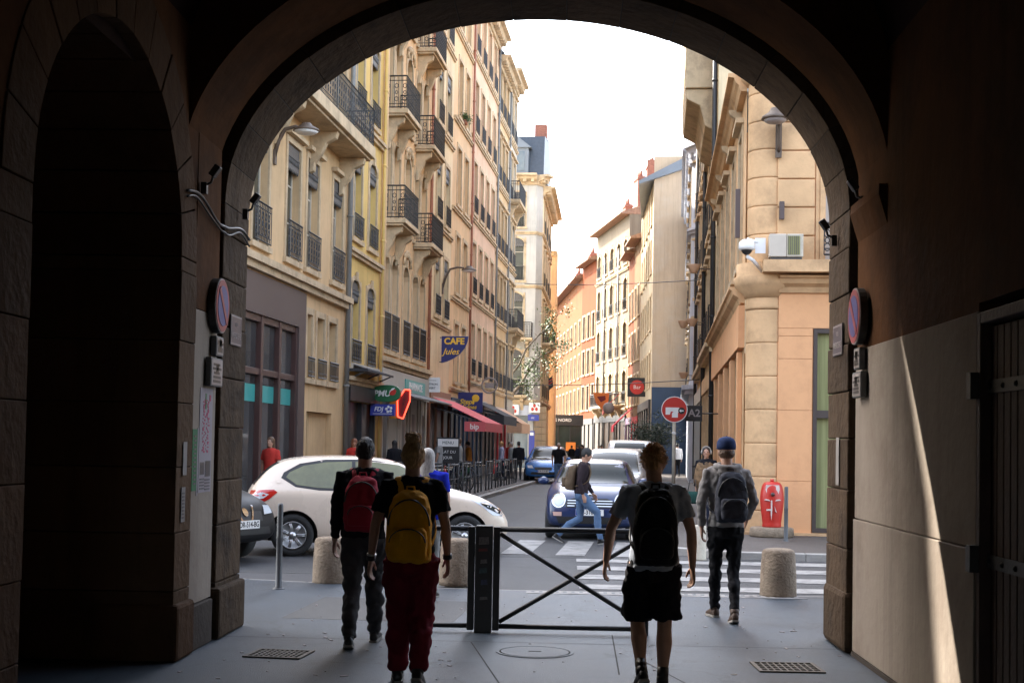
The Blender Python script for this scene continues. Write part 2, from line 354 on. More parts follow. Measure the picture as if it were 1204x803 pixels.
def person(lab, loc, rz, H=1.75, lean=0, twist=0, arms=None, legs=None, head=(0, 0), skin='skin', top=None, bottom=None, shoes=None, hair=('short', None), voxel=.02, slim=1.0, sleeves='long', shorts=False, loose=.0, group=None, seat=None, hands=True, extra=None, topz=.90, neckline=1.475):
    k = H/1.75; t = thing('person', lab, 'person', loc, rz, group); fine = voxel < .012
    Rl = Matrix.Rotation(rad(-lean), 3, 'X') @ Matrix.Rotation(rad(twist), 3, 'Z'); piv = Vector((0, 0, .93))
    def U(p): p = Vector(p); return (piv+Rl @ (p-piv))*k
    def Lw(p): return Vector(p)*k
    arms = arms or ((Vector((-.05, .02, -.29)), Vector((-.03, .10, -.54))), (Vector((.05, .0, -.29)), Vector((.04, .03, -.54))))
    legs = legs or ((Vector((-.10, .03, .50)), Vector((-.10, -.02, .085)), 4), (Vector((.10, .05, .50)), Vector((.10, .02, .085)), -4))
    sk = A[skin]; dz = seat or 0.0
    # --- skin: head, neck, arms, hands, legs in one continuous surface
    mb = MB(); hy, hp = head
    Rh = Rl @ Matrix.Rotation(rad(hy), 3, 'Z') @ Matrix.Rotation(rad(-hp), 3, 'X'); hc = U((0, .018, 1.622))
    def Hd(p): return hc+(Rh @ Vector(p))*k
    mb.ball(hc, (.074*k, .094*k, .108*k), 20, 14, R=Rh); mb.ball(Hd((0, .022, -.06)), (.054*k, .064*k, .055*k), 14, 10, R=Rh)
    mb.ball(Hd((0, .076, -.098)), (.022*k, .018*k, .016*k), 8, 6, R=Rh)
    mb.tube([Hd((0, .086, .012)), Hd((0, .106, -.022)), Hd((0, .098, -.032))], [.009*k, .0135*k, .012*k], 8)
    mb.ball(Hd((0, .084, -.064)), (.022*k, .010*k, .008*k), 8, 6, R=Rh)
    for s in (-1, 1):
        mb.ball(Hd((s*.076, -.006, -.012)), (.010*k, .021*k, .031*k), 8, 6, R=Rh); mb.ball(Hd((s*.032, .078, .026)), (.022*k, .012*k, .008*k), 8, 6, R=Rh)
    mb.tube([U((0, -.012, 1.42)), U((0, -.006, 1.50)), Hd((0, -.018, -.06))], [.066*k*slim, .056*k*slim, .056*k*slim], 16)
    mb.loft([[U(p) for p in ering((0, 0, z), rx*slim, ry)] for z, rx, ry in ((.86, .12, .085), (.98, .135, .09), (1.10, .125, .085), (1.28, .15, .095), (1.38, .165, .09), (1.44, .13, .075), (1.47, .07, .06))])
    sh = [U((s*.178*slim, -.005, 1.418)) for s in (-1, 1)]; el, wr_ = [], []
    for i, s in enumerate((-1, 1)):
        e = sh[i]+Rl @ Vector(arms[i][0])*k; w = sh[i]+Rl @ Vector(arms[i][1])*k; el.append(e); wr_.append(w)
        mb.tube([sh[i], sh[i].lerp(e, .3), sh[i].lerp(e, .65), e, e.lerp(w, .3), e.lerp(w, .75), w], [q_*k*slim*(.78 if (sleeves == 'long' and top and j_ < 5) else 1) for j_, q_ in enumerate((.048, .047, .042, .037, .038, .029, .024))], 14)
        if hands: hand(mb, w, w-e, Vector((-s*.25, 1, 0)), k*.98, .5, Vector((-s, .2, 0)))
    kn, an = [], []
    for i, s in enumerate((-1, 1)):
        h = Lw((s*.09, 0, .92+dz)); n_ = Lw(legs[i][0]); a = Lw(legs[i][1]); kn.append(n_); an.append(a)
        if shorts or not bottom: mb.tube([h, h.lerp(n_, .5), n_+Vector((0, -.0, .03)), n_.lerp(a, .12), n_.lerp(a, .36)+Vector((0, -.018*k, 0)), n_.lerp(a, .75), a, a-Vector((0, 0, .03))], [.085*k, .074*k, .055*k, .052*k, .058*k, .040*k, .036*k, .036*k], 16)
        else: mb.tube([h, n_, a], [.05*k, .030*k, .026*k], 10)
    if dz: mb.v = mb.v
    fuse(mb, 'body', sk, t, .0062 if fine else voxel, 2 if fine else 1)
    # --- eyes
    for s in (-1, 1):
        m2 = MB(); m2.ball(Hd((s*.031, .081, .006)), (.0125*k, .008*k, .0075*k), 10, 6, R=Rh); m2.build('eye', [A['eye']], t)
    # --- trousers or shorts
    if bottom:
        mb = MB(); g = loose
        mb.loft([[Lw(p) for p in ering((0, 0, z+dz), rx*(.5+.5*slim)+g*.5, ry+g*.4, p=2.3)] for z, rx, ry in ((.80, .145, .105), (.86, .168, .118), (.92, .168, .118), (1.0, .150, .105), (1.03, .142, .10))])
        for i, s in enumerate((-1, 1)):
            h = Lw((s*.085, 0, .90+dz)); n_, a = kn[i], an[i]
            if shorts:
                e = h.lerp(n_, .93); mb.tube([h, h.lerp(n_, .4), e.lerp(h, .1), e], [.098*k+g, .10*k+g, .105*k+g, .107*k+g], 18)
            else:
                bt = a+Vector((0, 0, .0))
                mb.tube([h, h.lerp(n_, .45), n_+Vector((0, 0, .05*k)), n_-Vector((0, 0, .05*k)), n_.lerp(a, .45)+Vector((0, -.015*k, 0)), n_.lerp(a, .85), bt], [.096*k+g, .086*k+g, .066*k+g, .063*k+g, .062*k+g, .050*k+g*.8, .050*k+g*.5], 18)
        fuse(mb, 'shorts' if shorts else 'trousers', bottom, t, max(voxel, .009), 2, .020 if fine else .008, 9, 1.1, 3)
    # --- top
    if top:
        mb = MB(); o_ = .014
        prof = [(topz, .158, .112), (topz+.05, .160, .115), (1.05, .150, .108), (1.15, .152, .110), (1.27, .170, .118), (1.37, .183, .112), (1.425, .168, .098), (1.465, .120, .082), (neckline+.012, .075, .070)]
        mb.loft([[U(p) for p in ering((0, -.004, z), rx*slim+o_, ry+o_, p=2.25)] for z, rx, ry in prof])
        for i in (0, 1):
            e, w = el[i], wr_[i]
            if sleeves == 'long': mb.tube([sh[i]+(sh[1-i]-sh[i])*.12, sh[i], sh[i].lerp(e, .4), e, e.lerp(w, .5), e.lerp(w, .93)], [.055*k, .062*k*slim, .056*k, .049*k, .044*k, .037*k], 16)
            else: mb.tube([sh[i]+(sh[1-i]-sh[i])*.12, sh[i], sh[i].lerp(e, .35), sh[i].lerp(e, .68)], [.055*k, .062*k*slim, .062*k, .064*k], 16)
        fuse(mb, 'jacket' if sleeves == 'long' else 'shirt', top, t, max(voxel, .009), 2, .017 if fine else .008, 11, 1.0, 11)
    # --- shoes
    sm = shoes or A['black']
    for i, s in enumerate((-1, 1)):
        a = an[i]; yaw = legs[i][2]; pit = legs[i][3] if len(legs[i]) > 3 else 0
        Rf = Matrix.Rotation(rad(yaw), 3, 'Z') @ Matrix.Rotation(rad(pit), 3, 'X')
        def Fp(x, y, z): return a+Rf @ (Vector((x, y, z))*k)
        m2 = MB(); m2.loft([[Fp(x_*rx, y, -.085+h*(.5+.5*z_)) for x_, z_ in [(math.cos(2*PI*j/14), math.sin(2*PI*j/14)) for j in range(14)]] for y, rx, h in ((-.062, .022, .05), (-.052, .034, .085), (-.01, .037, .115), (.04, .040, .095), (.09, .046, .066), (.135, .046, .052), (.165, .034, .042), (.178, .014, .028))])
        m2.tube([Fp(0, -.012, -.02), Fp(0, -.012, .035)], [.043*k, .042*k], 14); sh_ = m2.build('shoe', [sm], t)
        m2 = MB(); m2.loft([[Fp(x_*rx, y, z0) for x_, y_ in ((1, 0), (-1, 0)) for z0 in (((-.087), (-.068)) if x_ > 0 else ((-.068), (-.087)))] for y, rx in ((-.066, .026), (-.055, .037), (0, .038), (.09, .048), (.14, .047), (.175, .028))], smooth=False); m2.build('sole', [A['sole']], sh_)
        if shorts:
            m2 = MB(); m2.tube([Fp(0, -.012, 0), a.lerp(kn[i], .22)], [.041*k, .042*k], 14); m2.build('sock', [A['black']], t)
    # --- hair
    hs, hm = hair; hm = hm or H_DARK; mb = MB(); hv = .006 if fine else .014; amp = .006 if fine else 0; nfr = 38
    if hs in ('short', 'buzz', 'fade'):
        e_ = .004 if hs != 'short' else .010
        mb.ball(Hd((0, -.012, .020)), ((.076+e_)*k, (.093+e_)*k, (.100+e_)*k), 20, 12, R=Rh); mb.ball(Hd((0, -.045, -.025)), (.062*k, .052*k, .055*k), 14, 10, R=Rh)
    if hs == 'tousled':
        mb.ball(Hd((0, -.006, .034)), (.081*k, .099*k, .094*k), 20, 12, R=Rh); mb.ball(Hd((0, -.048, -.02)), (.060*k, .048*k, .055*k), 14, 10, R=Rh); rr = random.Random(3); amp = .006
        for q in range(30):
            a_ = rr.uniform(0, 2*PI); b_ = rr.uniform(.25, 1.4); p_ = Vector((.075*math.cos(a_)*math.cos(b_), .09*math.sin(a_)*math.cos(b_)-.004, .04+.085*math.sin(b_))); mb.ball(Hd(p_), (.024*k, .024*k, .020*k), 7, 5)
    if hs == 'bun':
        mb.ball(Hd((0, -.012, .014)), (.084*k, .101*k, .106*k), 20, 12, R=Rh); mb.ball(Hd((0, -.05, -.035)), (.058*k, .05*k, .06*k), 14, 10, R=Rh); rr = random.Random(6); amp = .010
        for q in range(16): a_ = rr.uniform(0, 2*PI); mb.ball(Hd((.032*math.cos(a_), -.03+.03*math.sin(a_), .125+rr.uniform(-.012, .03))), .030*k, 8, 6)
    if hs == 'long':
        mb.ball(Hd((0, -.014, .018)), (.087*k, .100*k, .103*k), 20, 12, R=Rh); mb.loft([[Hd(p) for p in ering((0, y, z), rx, ry)] for z, rx, ry, y in ((.02, .085, .075, -.03), (-.08, .088, .06, -.04), (-.18, .095, .045, -.055), (-.27, .085, .035, -.07), (-.32, .05, .02, -.075))])
    if hs == 'cap':
        mb.ball(Hd((0, -.025, -.02)), (.080*k, .078*k, .062*k), 16, 10, R=Rh)
    ho = fuse(mb, 'hair', hm, t, hv, 1, amp, nfr, .6, 5)
    if fine and hs != 'cap': strands(ho.data, hc, Rh, k, {'buzz': 0, 'short': 200, 'bun': 260, 'tousled': 420, 'long': 240}[hs], hs)
    if hs == 'cap':
        m2 = MB(); m2.lathe([(.089, -.0), (.093, .03), (.088, .075), (.065, .108), (.03, .122), (.006, .124), (.004, .130), (.0005, .131)], hc+Rh @ Vector((0, -.004*k, .018*k)), 24, R=Rh)
        for v in range(len(m2.v)): pass
        cp = m2.build('cap', [A['cap']], t); m2 = MB(); m2.loft([[Hd((x, y0+.055*math.sqrt(max(0, 1-(x/.075)**2)), z)) for x, z in ((-.07, .028), (-.035, .036), (0, .038), (.035, .036), (.07, .028), (.07, .024), (.035, .031), (0, .033), (-.035, .031), (-.07, .024))] for y0 in (.07, .105)]); m2.build('peak', [A['cap']], cp)
    t_info = dict(U=U, Hd=Hd, k=k, sh=sh, el=el, wr=wr_, kn=kn, an=an, Rl=Rl, Rh=Rh, hc=hc)
    if extra: extra(t, t_info)
    return t, t_info
A['sole'] = pm('pale_rubber_sole', (.30, .28, .25), .8, .1, 8, .1); A['cap'] = cloth('blue_cap_cloth', (.025, .04, .10))
def backpack(lab, pt, inf, mat, w=.30, h=.46, d=.17, zc=1.20, pocket=(.24, .20, .06, -.10), strap=None, name='backpack', seed=2, fine=True, one=False):
    """worn on the back: pack body, front pocket, piping, shoulder straps"""
    U = inf['U']; k = inf['k']; t = thing(name, lab, 'backpack', pt.location[:], pt.rotation_euler.z); strap = strap or mat
    y0 = -.125; mb = MB(); rings = []
    for q, sx, sy in ((-.5, .80, .70), (-.46, .93, .9), (-.3, 1.0, 1.0), (0, .98, 1.0), (.25, .90, .88), (.40, .74, .72), (.47, .52, .5), (.5, .3, .3)):
        rings.append([U(p) for p in ering((0, y0-d*.5*sy, zc+h*q), w/2*sx, d/2*sy, 24, 3.2)])
    mb.loft(rings); fuse(mb, 'pack_body', mat, t, .009 if fine else .016, 3, .012, 9, .8, seed)
    pw, ph, pd, pz = pocket; mb = MB(); rings = []
    for q, sx in ((-.5, .82), (-.42, .96), (0, 1), (.38, .96), (.5, .80)): rings.append([U(p) for p in ering((0, y0-d-pd*.15, zc+pz+ph*q), pw/2*sx, pd*(.9 if abs(q) < .45 else .6), 20, 3.0)])
    mb.loft(rings); fuse(mb, 'front_pocket', mat, t, .008 if fine else .016, 3, .008, 10, 1, seed+1)
    m2 = MB(); n = 14; m2.tube([U((pw*.46*math.cos(PI*i/n), y0-d-pd*1.05, zc+pz+ph*(.05+.42*math.sin(PI*i/n)))) for i in range(n+1)], .0045*k, 6); m2.tube([U((w*.45*math.cos(PI*i/n), y0-d*.80, zc+h*(.02+.36*math.sin(PI*i/n)))) for i in range(n+1)], .006*k, 6); m2.build('zip', [A['black']], t)
    m2 = MB(); m2.tube([U((-.03, y0-.02, zc+h*.47)), U((-.025, y0-.035, zc+h*.55)), U((.025, y0-.035, zc+h*.55)), U((.03, y0-.02, zc+h*.47))], .008*k, 6); m2.build('grab_loop', [strap], t)
    for s in (-1, 1):
        pts = [(s*.055, y0-.01, zc+h*.36), (s*.085, -.10, 1.445), (s*.105, -.03, 1.487), (s*.108, .06, 1.462), (s*.115, .122, 1.37), (s*.130, .137, 1.25), (s*.165, .09, 1.12), (s*.175, -.02, 1.06), (s*w*.42, y0-.03, zc-h*.34)]
        rings = []
        PP = [U(p) for p in pts]
        for i, p in enumerate(PP):
            a = PP[max(i-1, 0)]; b = PP[min(i+1, len(PP)-1)]; dd = (b-a).normalized(); outw = Vector((p.x*.6, p.y, 0)) if i not in (2,) else Vector((0, 0, 1)); outw = (outw-dd*outw.dot(dd)).normalized(); sd = dd.cross(outw)
            hw = (.030 if i < 6 else .012)*k; th = .009*k; rings.append([p+sd*hw+outw*th, p-sd*hw+outw*th, p-sd*hw-outw*th, p+sd*hw-outw*th])
        m2 = MB(); m2.loft(rings, smooth=True); o = m2.build('shoulder_strap', [strap], t); sb = o.modifiers.new('s', 'SUBSURF'); sb.levels = 1; sb.render_levels = 1
    return t
def band(name, mat, c, d, r, w, parent):
    m2 = MB(); d = d.normalized(); m2.tube([c-d*w/2, c+d*w/2], r, 16); return m2.build(name, [mat], parent)
V = Vector
# 1 man in dark clothes, red backpack
m_blk = cloth('black_knit', (.012, .012, .015)); m_dgrey = cloth('charcoal_trousers', (.055, .053, .056)); m_burg = cloth('burgundy_trousers', (.17, .012, .026)); m_tee = cloth('black_tshirt', (.010, .010, .012))
m_redp = cloth('red_backpack_cloth', (.36, .022, .045), .7); m_yel = cloth('yellow_backpack_cloth', (.85, .38, .012), .7); m_greyt = cloth('grey_blue_tshirt', (.38, .41, .48)); m_short = cloth('black_shorts', (.010, .009, .012)); m_bpk = cloth('black_backpack_cloth', (.010, .010, .012), .6)
m_hood = cloth('grey_hoodie', (.24, .225, .215)); m_jblk = cloth('black_jeans', (.010, .010, .012)); m_gpk = cloth('slate_backpack_cloth', (.035, .037, .048), .7); m_jean = cloth('blue_jeans', (.085, .14, .24)); m_jkt = cloth('dark_brown_jacket', (.028, .020, .024)); m_olive = cloth('olive_backpack_cloth', (.12, .085, .055)); m_blue = cloth('royal_blue_shirt', (.015, .03, .45))
m_redt = cloth('red_top', (.45, .04, .03)); m_lgrey = cloth('light_grey_shirt', (.30, .30, .29)); m_lav = cloth('lavender_shirt', (.36, .38, .52)); m_white = cloth('white_shirt', (.65, .65, .66)); m_nav = cloth('navy_trousers', (.02, .025, .045)); m_shawl = pm('striped_brown_shawl', (.20, .12, .06), .9, .5, 14, .3, 60, (.03, .02, .015), .9, 9); m_org = cloth('orange_top', (.50, .20, .04))
shoe_br = paint('brown_shoe', (.07, .04, .025), .6); shoe_w = paint('white_trainer', (.5, .5, .5), .6)
p, i = person('man in black top and dark trousers walking away with a red backpack', (-1.61, 10.95, 0), rad(3), 1.69, 2, 0,
    arms=((V((-.045, -.02, -.29)), V((-.055, .04, -.54))), (V((.05, -.03, -.29)), V((.06, .05, -.53)))),
    legs=((V((-.085, .03, .50)), V((-.085, -.16, .10)), 6, -14), (V((.085, .20, .52)), V((.085, .30, .09)), -5, 6)), top=m_blk, bottom=m_dgrey, loose=.012, hair=('buzz', H_BLACK), voxel=.010, slim=1.04)
backpack('faded red rounded backpack worn by the man in black', p, i, m_redp, .30, .46, .15, 1.19, (.22, .17, .05, -.10))
# 2 woman with bun, yellow backpack, burgundy trousers
def ex2(t, q):
    for a, mm, r in ((0, A['iron'], .031), (1, A['black'], .032)): d = q['wr'][a]-q['el'][a]; band('bracelet' if a == 0 else 'watch', mm, q['wr'][a]-d*.04, d, r, .03, t)
    d = q['wr'][0]-q['el'][0]; band('bracelet', A['chrome0'], q['wr'][0]-d*.14, d, .033, .012, t)
A['chrome0'] = paint('silver_bracelet', (.5, .5, .5), .3, 0, 1)
p, i = person('woman with messy hair bun, black t-shirt and loose burgundy trousers walking away', (-1.03, 9.25, 0), rad(2), 1.67, 0, 0,
    arms=((V((-.085, -.015, -.28)), V((-.115, .03, -.53))), (V((.070, -.02, -.28)), V((.085, .04, -.51)))),
    legs=((V((-.088, .10, .50)), V((-.085, .08, .10)), 5), (V((.085, .06, .51)), V((.075, -.14, .13)), -6, -25)), top=m_tee, bottom=m_burg, sleeves='short', loose=.022, hair=('bun', hair_mat('dark_blond_hair', (.50, .31, .14))), voxel=.010, slim=.97, extra=ex2, topz=.95)
backpack('bright yellow backpack with black zip worn by the woman with the bun', p, i, m_yel, .32, .50, .19, 1.14, (.27, .22, .075, -.11), seed=7)
# 3 boy with shorts
p, i = person('young man with tousled fair hair and black shorts walking away', (.61, 9.2, 0), rad(4), 1.66, 3, -4,
    arms=((V((-.125, .0, -.265)), V((-.155, .10, -.50))), (V((.085, -.02, -.28)), V((.10, .05, -.53)))),
    legs=((V((-.095, .13, .50)), V((-.09, -.10, .16)), 8, -30), (V((.09, .05, .50)), V((.075, .01, .09)), -8)), skin='skin', top=m_greyt, bottom=m_short, sleeves='short', shorts=True, loose=.014, hair=('tousled', H_FAIR), voxel=.010, slim=1.0, head=(-18, 6), topz=.86)
backpack('black backpack worn by the young man in shorts', p, i, m_bpk, .31, .54, .18, 1.17, (.24, .22, .05, -.11), seed=4)
# 4 man with blue cap
def ex4(t, q):
    U = q['U']; mb = MB(); mb.tube([U((.11*math.cos(a), -.05+.085*math.sin(a), 1.475+.012*math.sin(a))) for a in [2*PI*j/20 for j in range(21)]], .034*q['k'], 10); mb.loft([[U(pp) for pp in ering((0, y, z), rx, ry)] for z, rx, ry, y in ((1.36, .09, .03, -.135), (1.42, .12, .045, -.125), (1.48, .10, .04, -.10))]); fuse(mb, 'hood', m_hood, t, .010, 3, .012, 9, 1, 5)
p, i = person('man in blue cap, grey hoodie and black jeans walking away on the right', (1.55, 13.1, 0), rad(5), 1.74, 0, 3,
    arms=((V((-.075, -.02, -.28)), V((-.05, .05, -.53))), (V((.085, -.06, -.27)), V((.055, .10, -.45)))),
    legs=((V((-.075, .12, .50)), V((-.04, .30, .09)), 8), (V((.085, .02, .50)), V((.05, -.20, .10)), -4, -12)), top=m_hood, bottom=m_jblk, loose=-.004, hair=('cap', H_BROWN), voxel=.011, slim=.98, shoes=shoe_br, extra=ex4)
backpack('slate grey backpack worn by the man in the blue cap', p, i, m_gpk, .31, .48, .15, 1.19, (.25, .20, .05, -.11), seed=9)
# 5 walking man in profile in front of the dark blue car
p, i = person('man in dark jacket and blue jeans striding right past the dark blue car', (.30, 23.55, -.05), rad(-92), 1.66, 6, 0,
    arms=((V((-.03, .06, -.29)), V((.0, .22, -.50))), (V((.04, -.05, -.29)), V((.03, .05, -.53)))),
    legs=((V((-.08, -.02, .50)), V((-.08, -.42, .15)), 0, -28), (V((.08, .30, .52)), V((.08, .36, .09)), 0, 8)), top=m_jkt, bottom=m_jean, loose=.004, hair=('short', H_BLACK), voxel=.013, shoes=A['black'], head=(0, 10))
backpack('khaki brown backpack worn by the man striding right', p, i, m_olive, .30, .46, .2, 1.18, (.22, .18, .05, -.10), seed=3, fine=False)
# 6 person in royal blue
p, i = person('grey haired person in royal blue shirt partly hidden by the woman with the bun', (-1.47, 14.5, 0), rad(-6), 1.60, 4, top=m_blue, bottom=m_lgrey, sleeves='short', hair=('long', H_GREY), voxel=.013, slim=1.12, head=(10, 10))
# terrace and background people
def ph(u, v, z=.07): return tuple(S(u, v, z))
person('woman in red top standing by the brown shop window next to the left jamb', ph(-8.0, 27.6), rad(160), 1.65, top=m_redt, bottom=m_nav, sleeves='short', hair=('long', H_BROWN), slim=.92)
person('auburn haired woman in red top looking down, seen over the roof of the white car', ph(-8.0, 35.4), rad(190), 1.66, 4, top=m_redt, bottom=m_nav, hair=('long', H_RED), slim=.9, head=(0, 25), arms=((V((-.03, .02, -.28)), V((.06, .24, -.24))), (V((.03, .02, -.28)), V((-.06, .24, -.24)))))
person('dark haired person in black standing under the neon sign', ph(-7.7, 39.4), rad(30), 1.64, top=m_blk, bottom=m_dgrey, hair=('long', H_BLACK))
person('older man in pale grey t-shirt standing at the terrace counter', ph(-7.15, 44.6), rad(70), 1.76, top=m_lgrey, bottom=m_dgrey, sleeves='short', hair=('short', H_GREY), slim=1.08)
person('man in grey shirt turned sideways on the terrace', ph(-6.75, 45.9), rad(80), 1.74, top=m_lgrey, bottom=m_nav, hair=('short', H_BROWN), slim=1.05, group=None, head=(10, 0))
person('man in blue shirt behind the man in grey on the terrace', ph(-7.3, 47.3), rad(-80), 1.7, top=cloth('light_blue_shirt', (.16, .24, .42)), bottom=m_nav, hair=('short', H_BROWN))
person('woman in lavender shirt and jeans walking between the rails and the shops', ph(-6.6, 57.3), rad(100), 1.68, top=m_lav, bottom=m_nav, hair=('short', H_FAIR), slim=.98, legs=((V((-.08, .15, .50)), V((-.08, .25, .09)), 0), (V((.08, .0, .50)), V((.08, -.2, .1)), 0)))
SL = ((V((-.12, .42, .50)), V((-.12, .42, .085)), 0), (V((.12, .42, .50)), V((.12, .42, .085)), 0))
person('seated person in orange top beside the shop wall', ph(-7.4, 53.2), rad(100), 1.66, 5, top=m_org, bottom=m_nav, hair=('short', H_BLACK), legs=SL, seat=-.42)[0].location.z = .07
for q_, (u_, v_, r_, mt_, hh_, lb_) in enumerate(((-7.5, 41.9, 200, m_nav, H_BLACK, 'seated person in navy top at the table next to the red bicycle'), (-7.6, 46.6, -60, m_lgrey, H_BROWN, 'seated person in grey top at the menu board table'), (-7.7, 50.9, 20, m_blk, H_DARK, 'seated person in black top under the red awning'), (-6.9, 63.6, 150, m_redt, H_DARK, 'seated person in red top under the black awning'))):
    person(lb_, ph(u_, v_), rad(r_), 1.68, 4, top=mt_, bottom=m_nav, hair=('short', hh_), legs=SL, seat=-.42, voxel=.026, hands=False)
person('bald man in tan top beyond the woman in lavender', ph(-6.6, 61.2), rad(120), 1.66, top=m_lgrey, bottom=m_dgrey, hair=('buzz', H_GREY))
person('person in black clothes and black hat by the kerb rails', ph(-6.1, 59.6), rad(10), 1.68, top=m_blk, bottom=m_dgrey, hair=('tousled', H_BLACK), slim=1.1)
person('man in black polo shirt and jeans standing in the road facing the viewer', tuple(S(-4.05, 55.6, -.05)), rad(185), 1.78, top=m_tee, bottom=m_jean, sleeves='short', hair=('buzz', H_GREY), slim=1.12)
person('man in white shirt and black trousers walking away on the sunlit pavement', ph(1.0, 71.8), rad(0), 1.76, top=m_white, bottom=m_jblk, hair=('short', H_BLACK), legs=((V((-.08, .12, .50)), V((-.08, .22, .09)), 0), (V((.08, .02, .50)), V((.08, -.18, .1)), 0)))
bgm = [m_blk, m_nav, m_dgrey, m_redt, m_lgrey, m_jkt]
for q, (c_, d_, lab) in enumerate(((4.45, 100, 'person in dark coat leftmost of the far group before the pavilion'), (4.75, 97, 'person in navy top second in the far group before the pavilion'), (5.0, 96, 'tall person in charcoal at the centre of the far group'), (5.25, 99, 'person in red top behind the tall charcoal one, far away'), (6.0, 93, 'person in grey top near the left edge of the white van, far away'), (6.3, 95, 'person in brown jacket near the white van, far away'))):
    ps_ = rad(2.25); w_ = V((c_*math.cos(ps_)-d_*math.sin(ps_), c_*math.sin(ps_)+d_*math.cos(ps_), -.05))
    person(lab, tuple(w_), rad(40*q), 1.66+.04*(q % 3), top=bgm[q], bottom=bgm[(q+2) % 3], hair=('short', (H_DARK, H_BROWN, H_BLACK)[q % 3]), voxel=.028, hands=False)
def exw(t, q):
    mb = MB(); Hd = q['Hd']; mb.tube([Hd((.092*math.cos(a), -.0, .02+.10*math.sin(a))) for a in [PI*j/12 for j in range(13)]], .012, 8)
    o = mb.build('headphones', [A['sole']], t)
    for s in (-1, 1): m2 = MB(); m2.ball(Hd((s*.095, 0, -.005)), (.022, .04, .045), 12, 8); m2.build('ear_cup', [A['sole']], o)
    U = q['U']; mb = MB(); mb.loft([[U(pp) for pp in ering((x0, 0, z), rx, ry, p=2.3)] for z, rx, ry, x0 in ((.72, .10, .10, -.12), (.86, .26, .17, -.06), (1.0, .28, .18, -.03), (1.2, .25, .165, 0), (1.36, .22, .14, 0), (1.44, .13, .10, 0), (1.48, .08, .08, 0))]); fuse(mb, 'shawl', m_shawl, t, .016, 3, .03, 7, .7, 4)
p, i = person('woman with white headphones and striped brown shawl walking towards the viewer', ph(.92, 26.4), rad(172), 1.60, 2, top=m_blk, bottom=m_nav, hair=('long', H_DARK), voxel=.013, slim=.95, extra=exw, legs=((V((-.08, .15, .50)), V((-.08, .2, .09)), 0), (V((.08, .0, .50)), V((.08, -.18, .1)), 0)))
hb = thing('shoulder_bag', 'dark green shoulder bag carried by the woman with headphones', 'bag', tuple(S(.66, 26.25, .07)), rad(172)); mb = MB(); mb.loft([ering((0, 0, z), rx, ry, 16, 3) for z, rx, ry in ((.50, .08, .04), (.53, .13, .06), (.66, .13, .06), (.73, .10, .04))]); mb.build('bag_body', [cloth('dark_green_cloth', (.02, .06, .05))], hb); mb = MB(); mb.tube([(-.09, 0, .72), (-.05, .0, .95), (.05, 0, .95), (.09, 0, .72)], .008, 6); mb.build('strap', [A['black']], hb)
# ------------------------------------------------------------------ the vaulted passage
CX, AA, ZS, BB = -.28, 2.585, 3.62, 1.82      # portal ellipse: centre, half width, springing, rise
XL, XR = -2.88, 2.345                          # faces of the passage walls
Y0, Y1 = 11.2, 12.05                           # portal thickness
YR0 = 10.12                                    # transverse rib
YB = -9.0                                      # back of the passage
def ell(t, da=0.0, db=0.0):                    # t from 0 (right springing) to pi
    return (CX+(AA+da)*math.cos(t), ZS+(BB+db)*math.sin(t))

def voussoirs(name, mat, parent, y0, y1, depth, nblk, da=0.0, gap=.0025, seed=3, n_in=4):
    rr = random.Random(seed); mb = MB()
    for i in range(nblk):
        t0 = PI*i/nblk+gap/2; t1 = PI*(i+1)/nblk-gap/2; j = rr.uniform(-.004, .004)
        ins = [ell(t0+(t1-t0)*k/n_in, da+j, da+j) for k in range(n_in+1)]
        out = [ell(t0+(t1-t0)*k/n_in, da+depth, da+depth) for k in range(n_in+1)]
        poly = ins+out[::-1]
        yy = rr.uniform(-.004, .004)
        # smooth soffit, sharp elsewhere
        mb.prism(poly, lambda a, b, t: (a, t, b), y0+yy, y1+yy)
    o = mb.build(name, mat, parent, bevel=.005)
    return o

def jamb_blocks(name, mat, parent, x_in, side, depth, y0, y1, z0, z1, seed=1, hh=.43):
    rr = random.Random(seed); mb = MB(); z = z0
    while z < z1-.02:
        h = min(hh*rr.uniform(.85, 1.12), z1-z)
        if z1-z-h < .15: h = z1-z
        j = rr.uniform(-.005, .005)
        mb.box(x_in+j*side, x_in+side*depth, y0+rr.uniform(-.004, .004), y1, z+.003, z+h-.003)
        z += h
    return mb.build(name, mat, parent, bevel=.012)

portal = thing('archway', 'dark weathered stone archway framing the whole street view', 'archway', (CX, Y0, 0))
def rel(o, p):
    o.location = -Vector(p.location); return o
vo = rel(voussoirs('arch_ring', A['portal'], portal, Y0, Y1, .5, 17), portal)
mb = MB()
for i in range(48):
    q = [ell(PI*i/48, .006, .006), ell(PI*(i+1)/48, .006, .006), ell(PI*(i+1)/48, .48, .48), ell(PI*i/48, .48, .48)]
    mb.prism(q, lambda a, b, t: (a, t, b), Y0+.012, Y1-.012)
rel(mb.build('mortar_core', A['dark'], portal), portal)
jl = rel(jamb_blocks('jamb', A['portal'], portal, CX-AA, -1, .5, Y0, Y1, .02, ZS, 5), portal)
jr = rel(jamb_blocks('jamb', A['portal'], portal, CX+AA, 1, .5, Y0, Y1, 0, ZS, 8), portal)
mb = MB()
mb.box(CX-AA-.45, CX-AA+.055, Y0-.07, Y1-.02, 0, .42)
rel(mb.build('plinth', A['portal'], portal, bevel=.025), portal)
mb = MB()
mb.box(CX+AA-.03, CX+AA+.4, Y0-.03, Y1+.01, 0, .5)
rel(mb.build('plinth', A['portal'], portal, bevel=.05), portal)
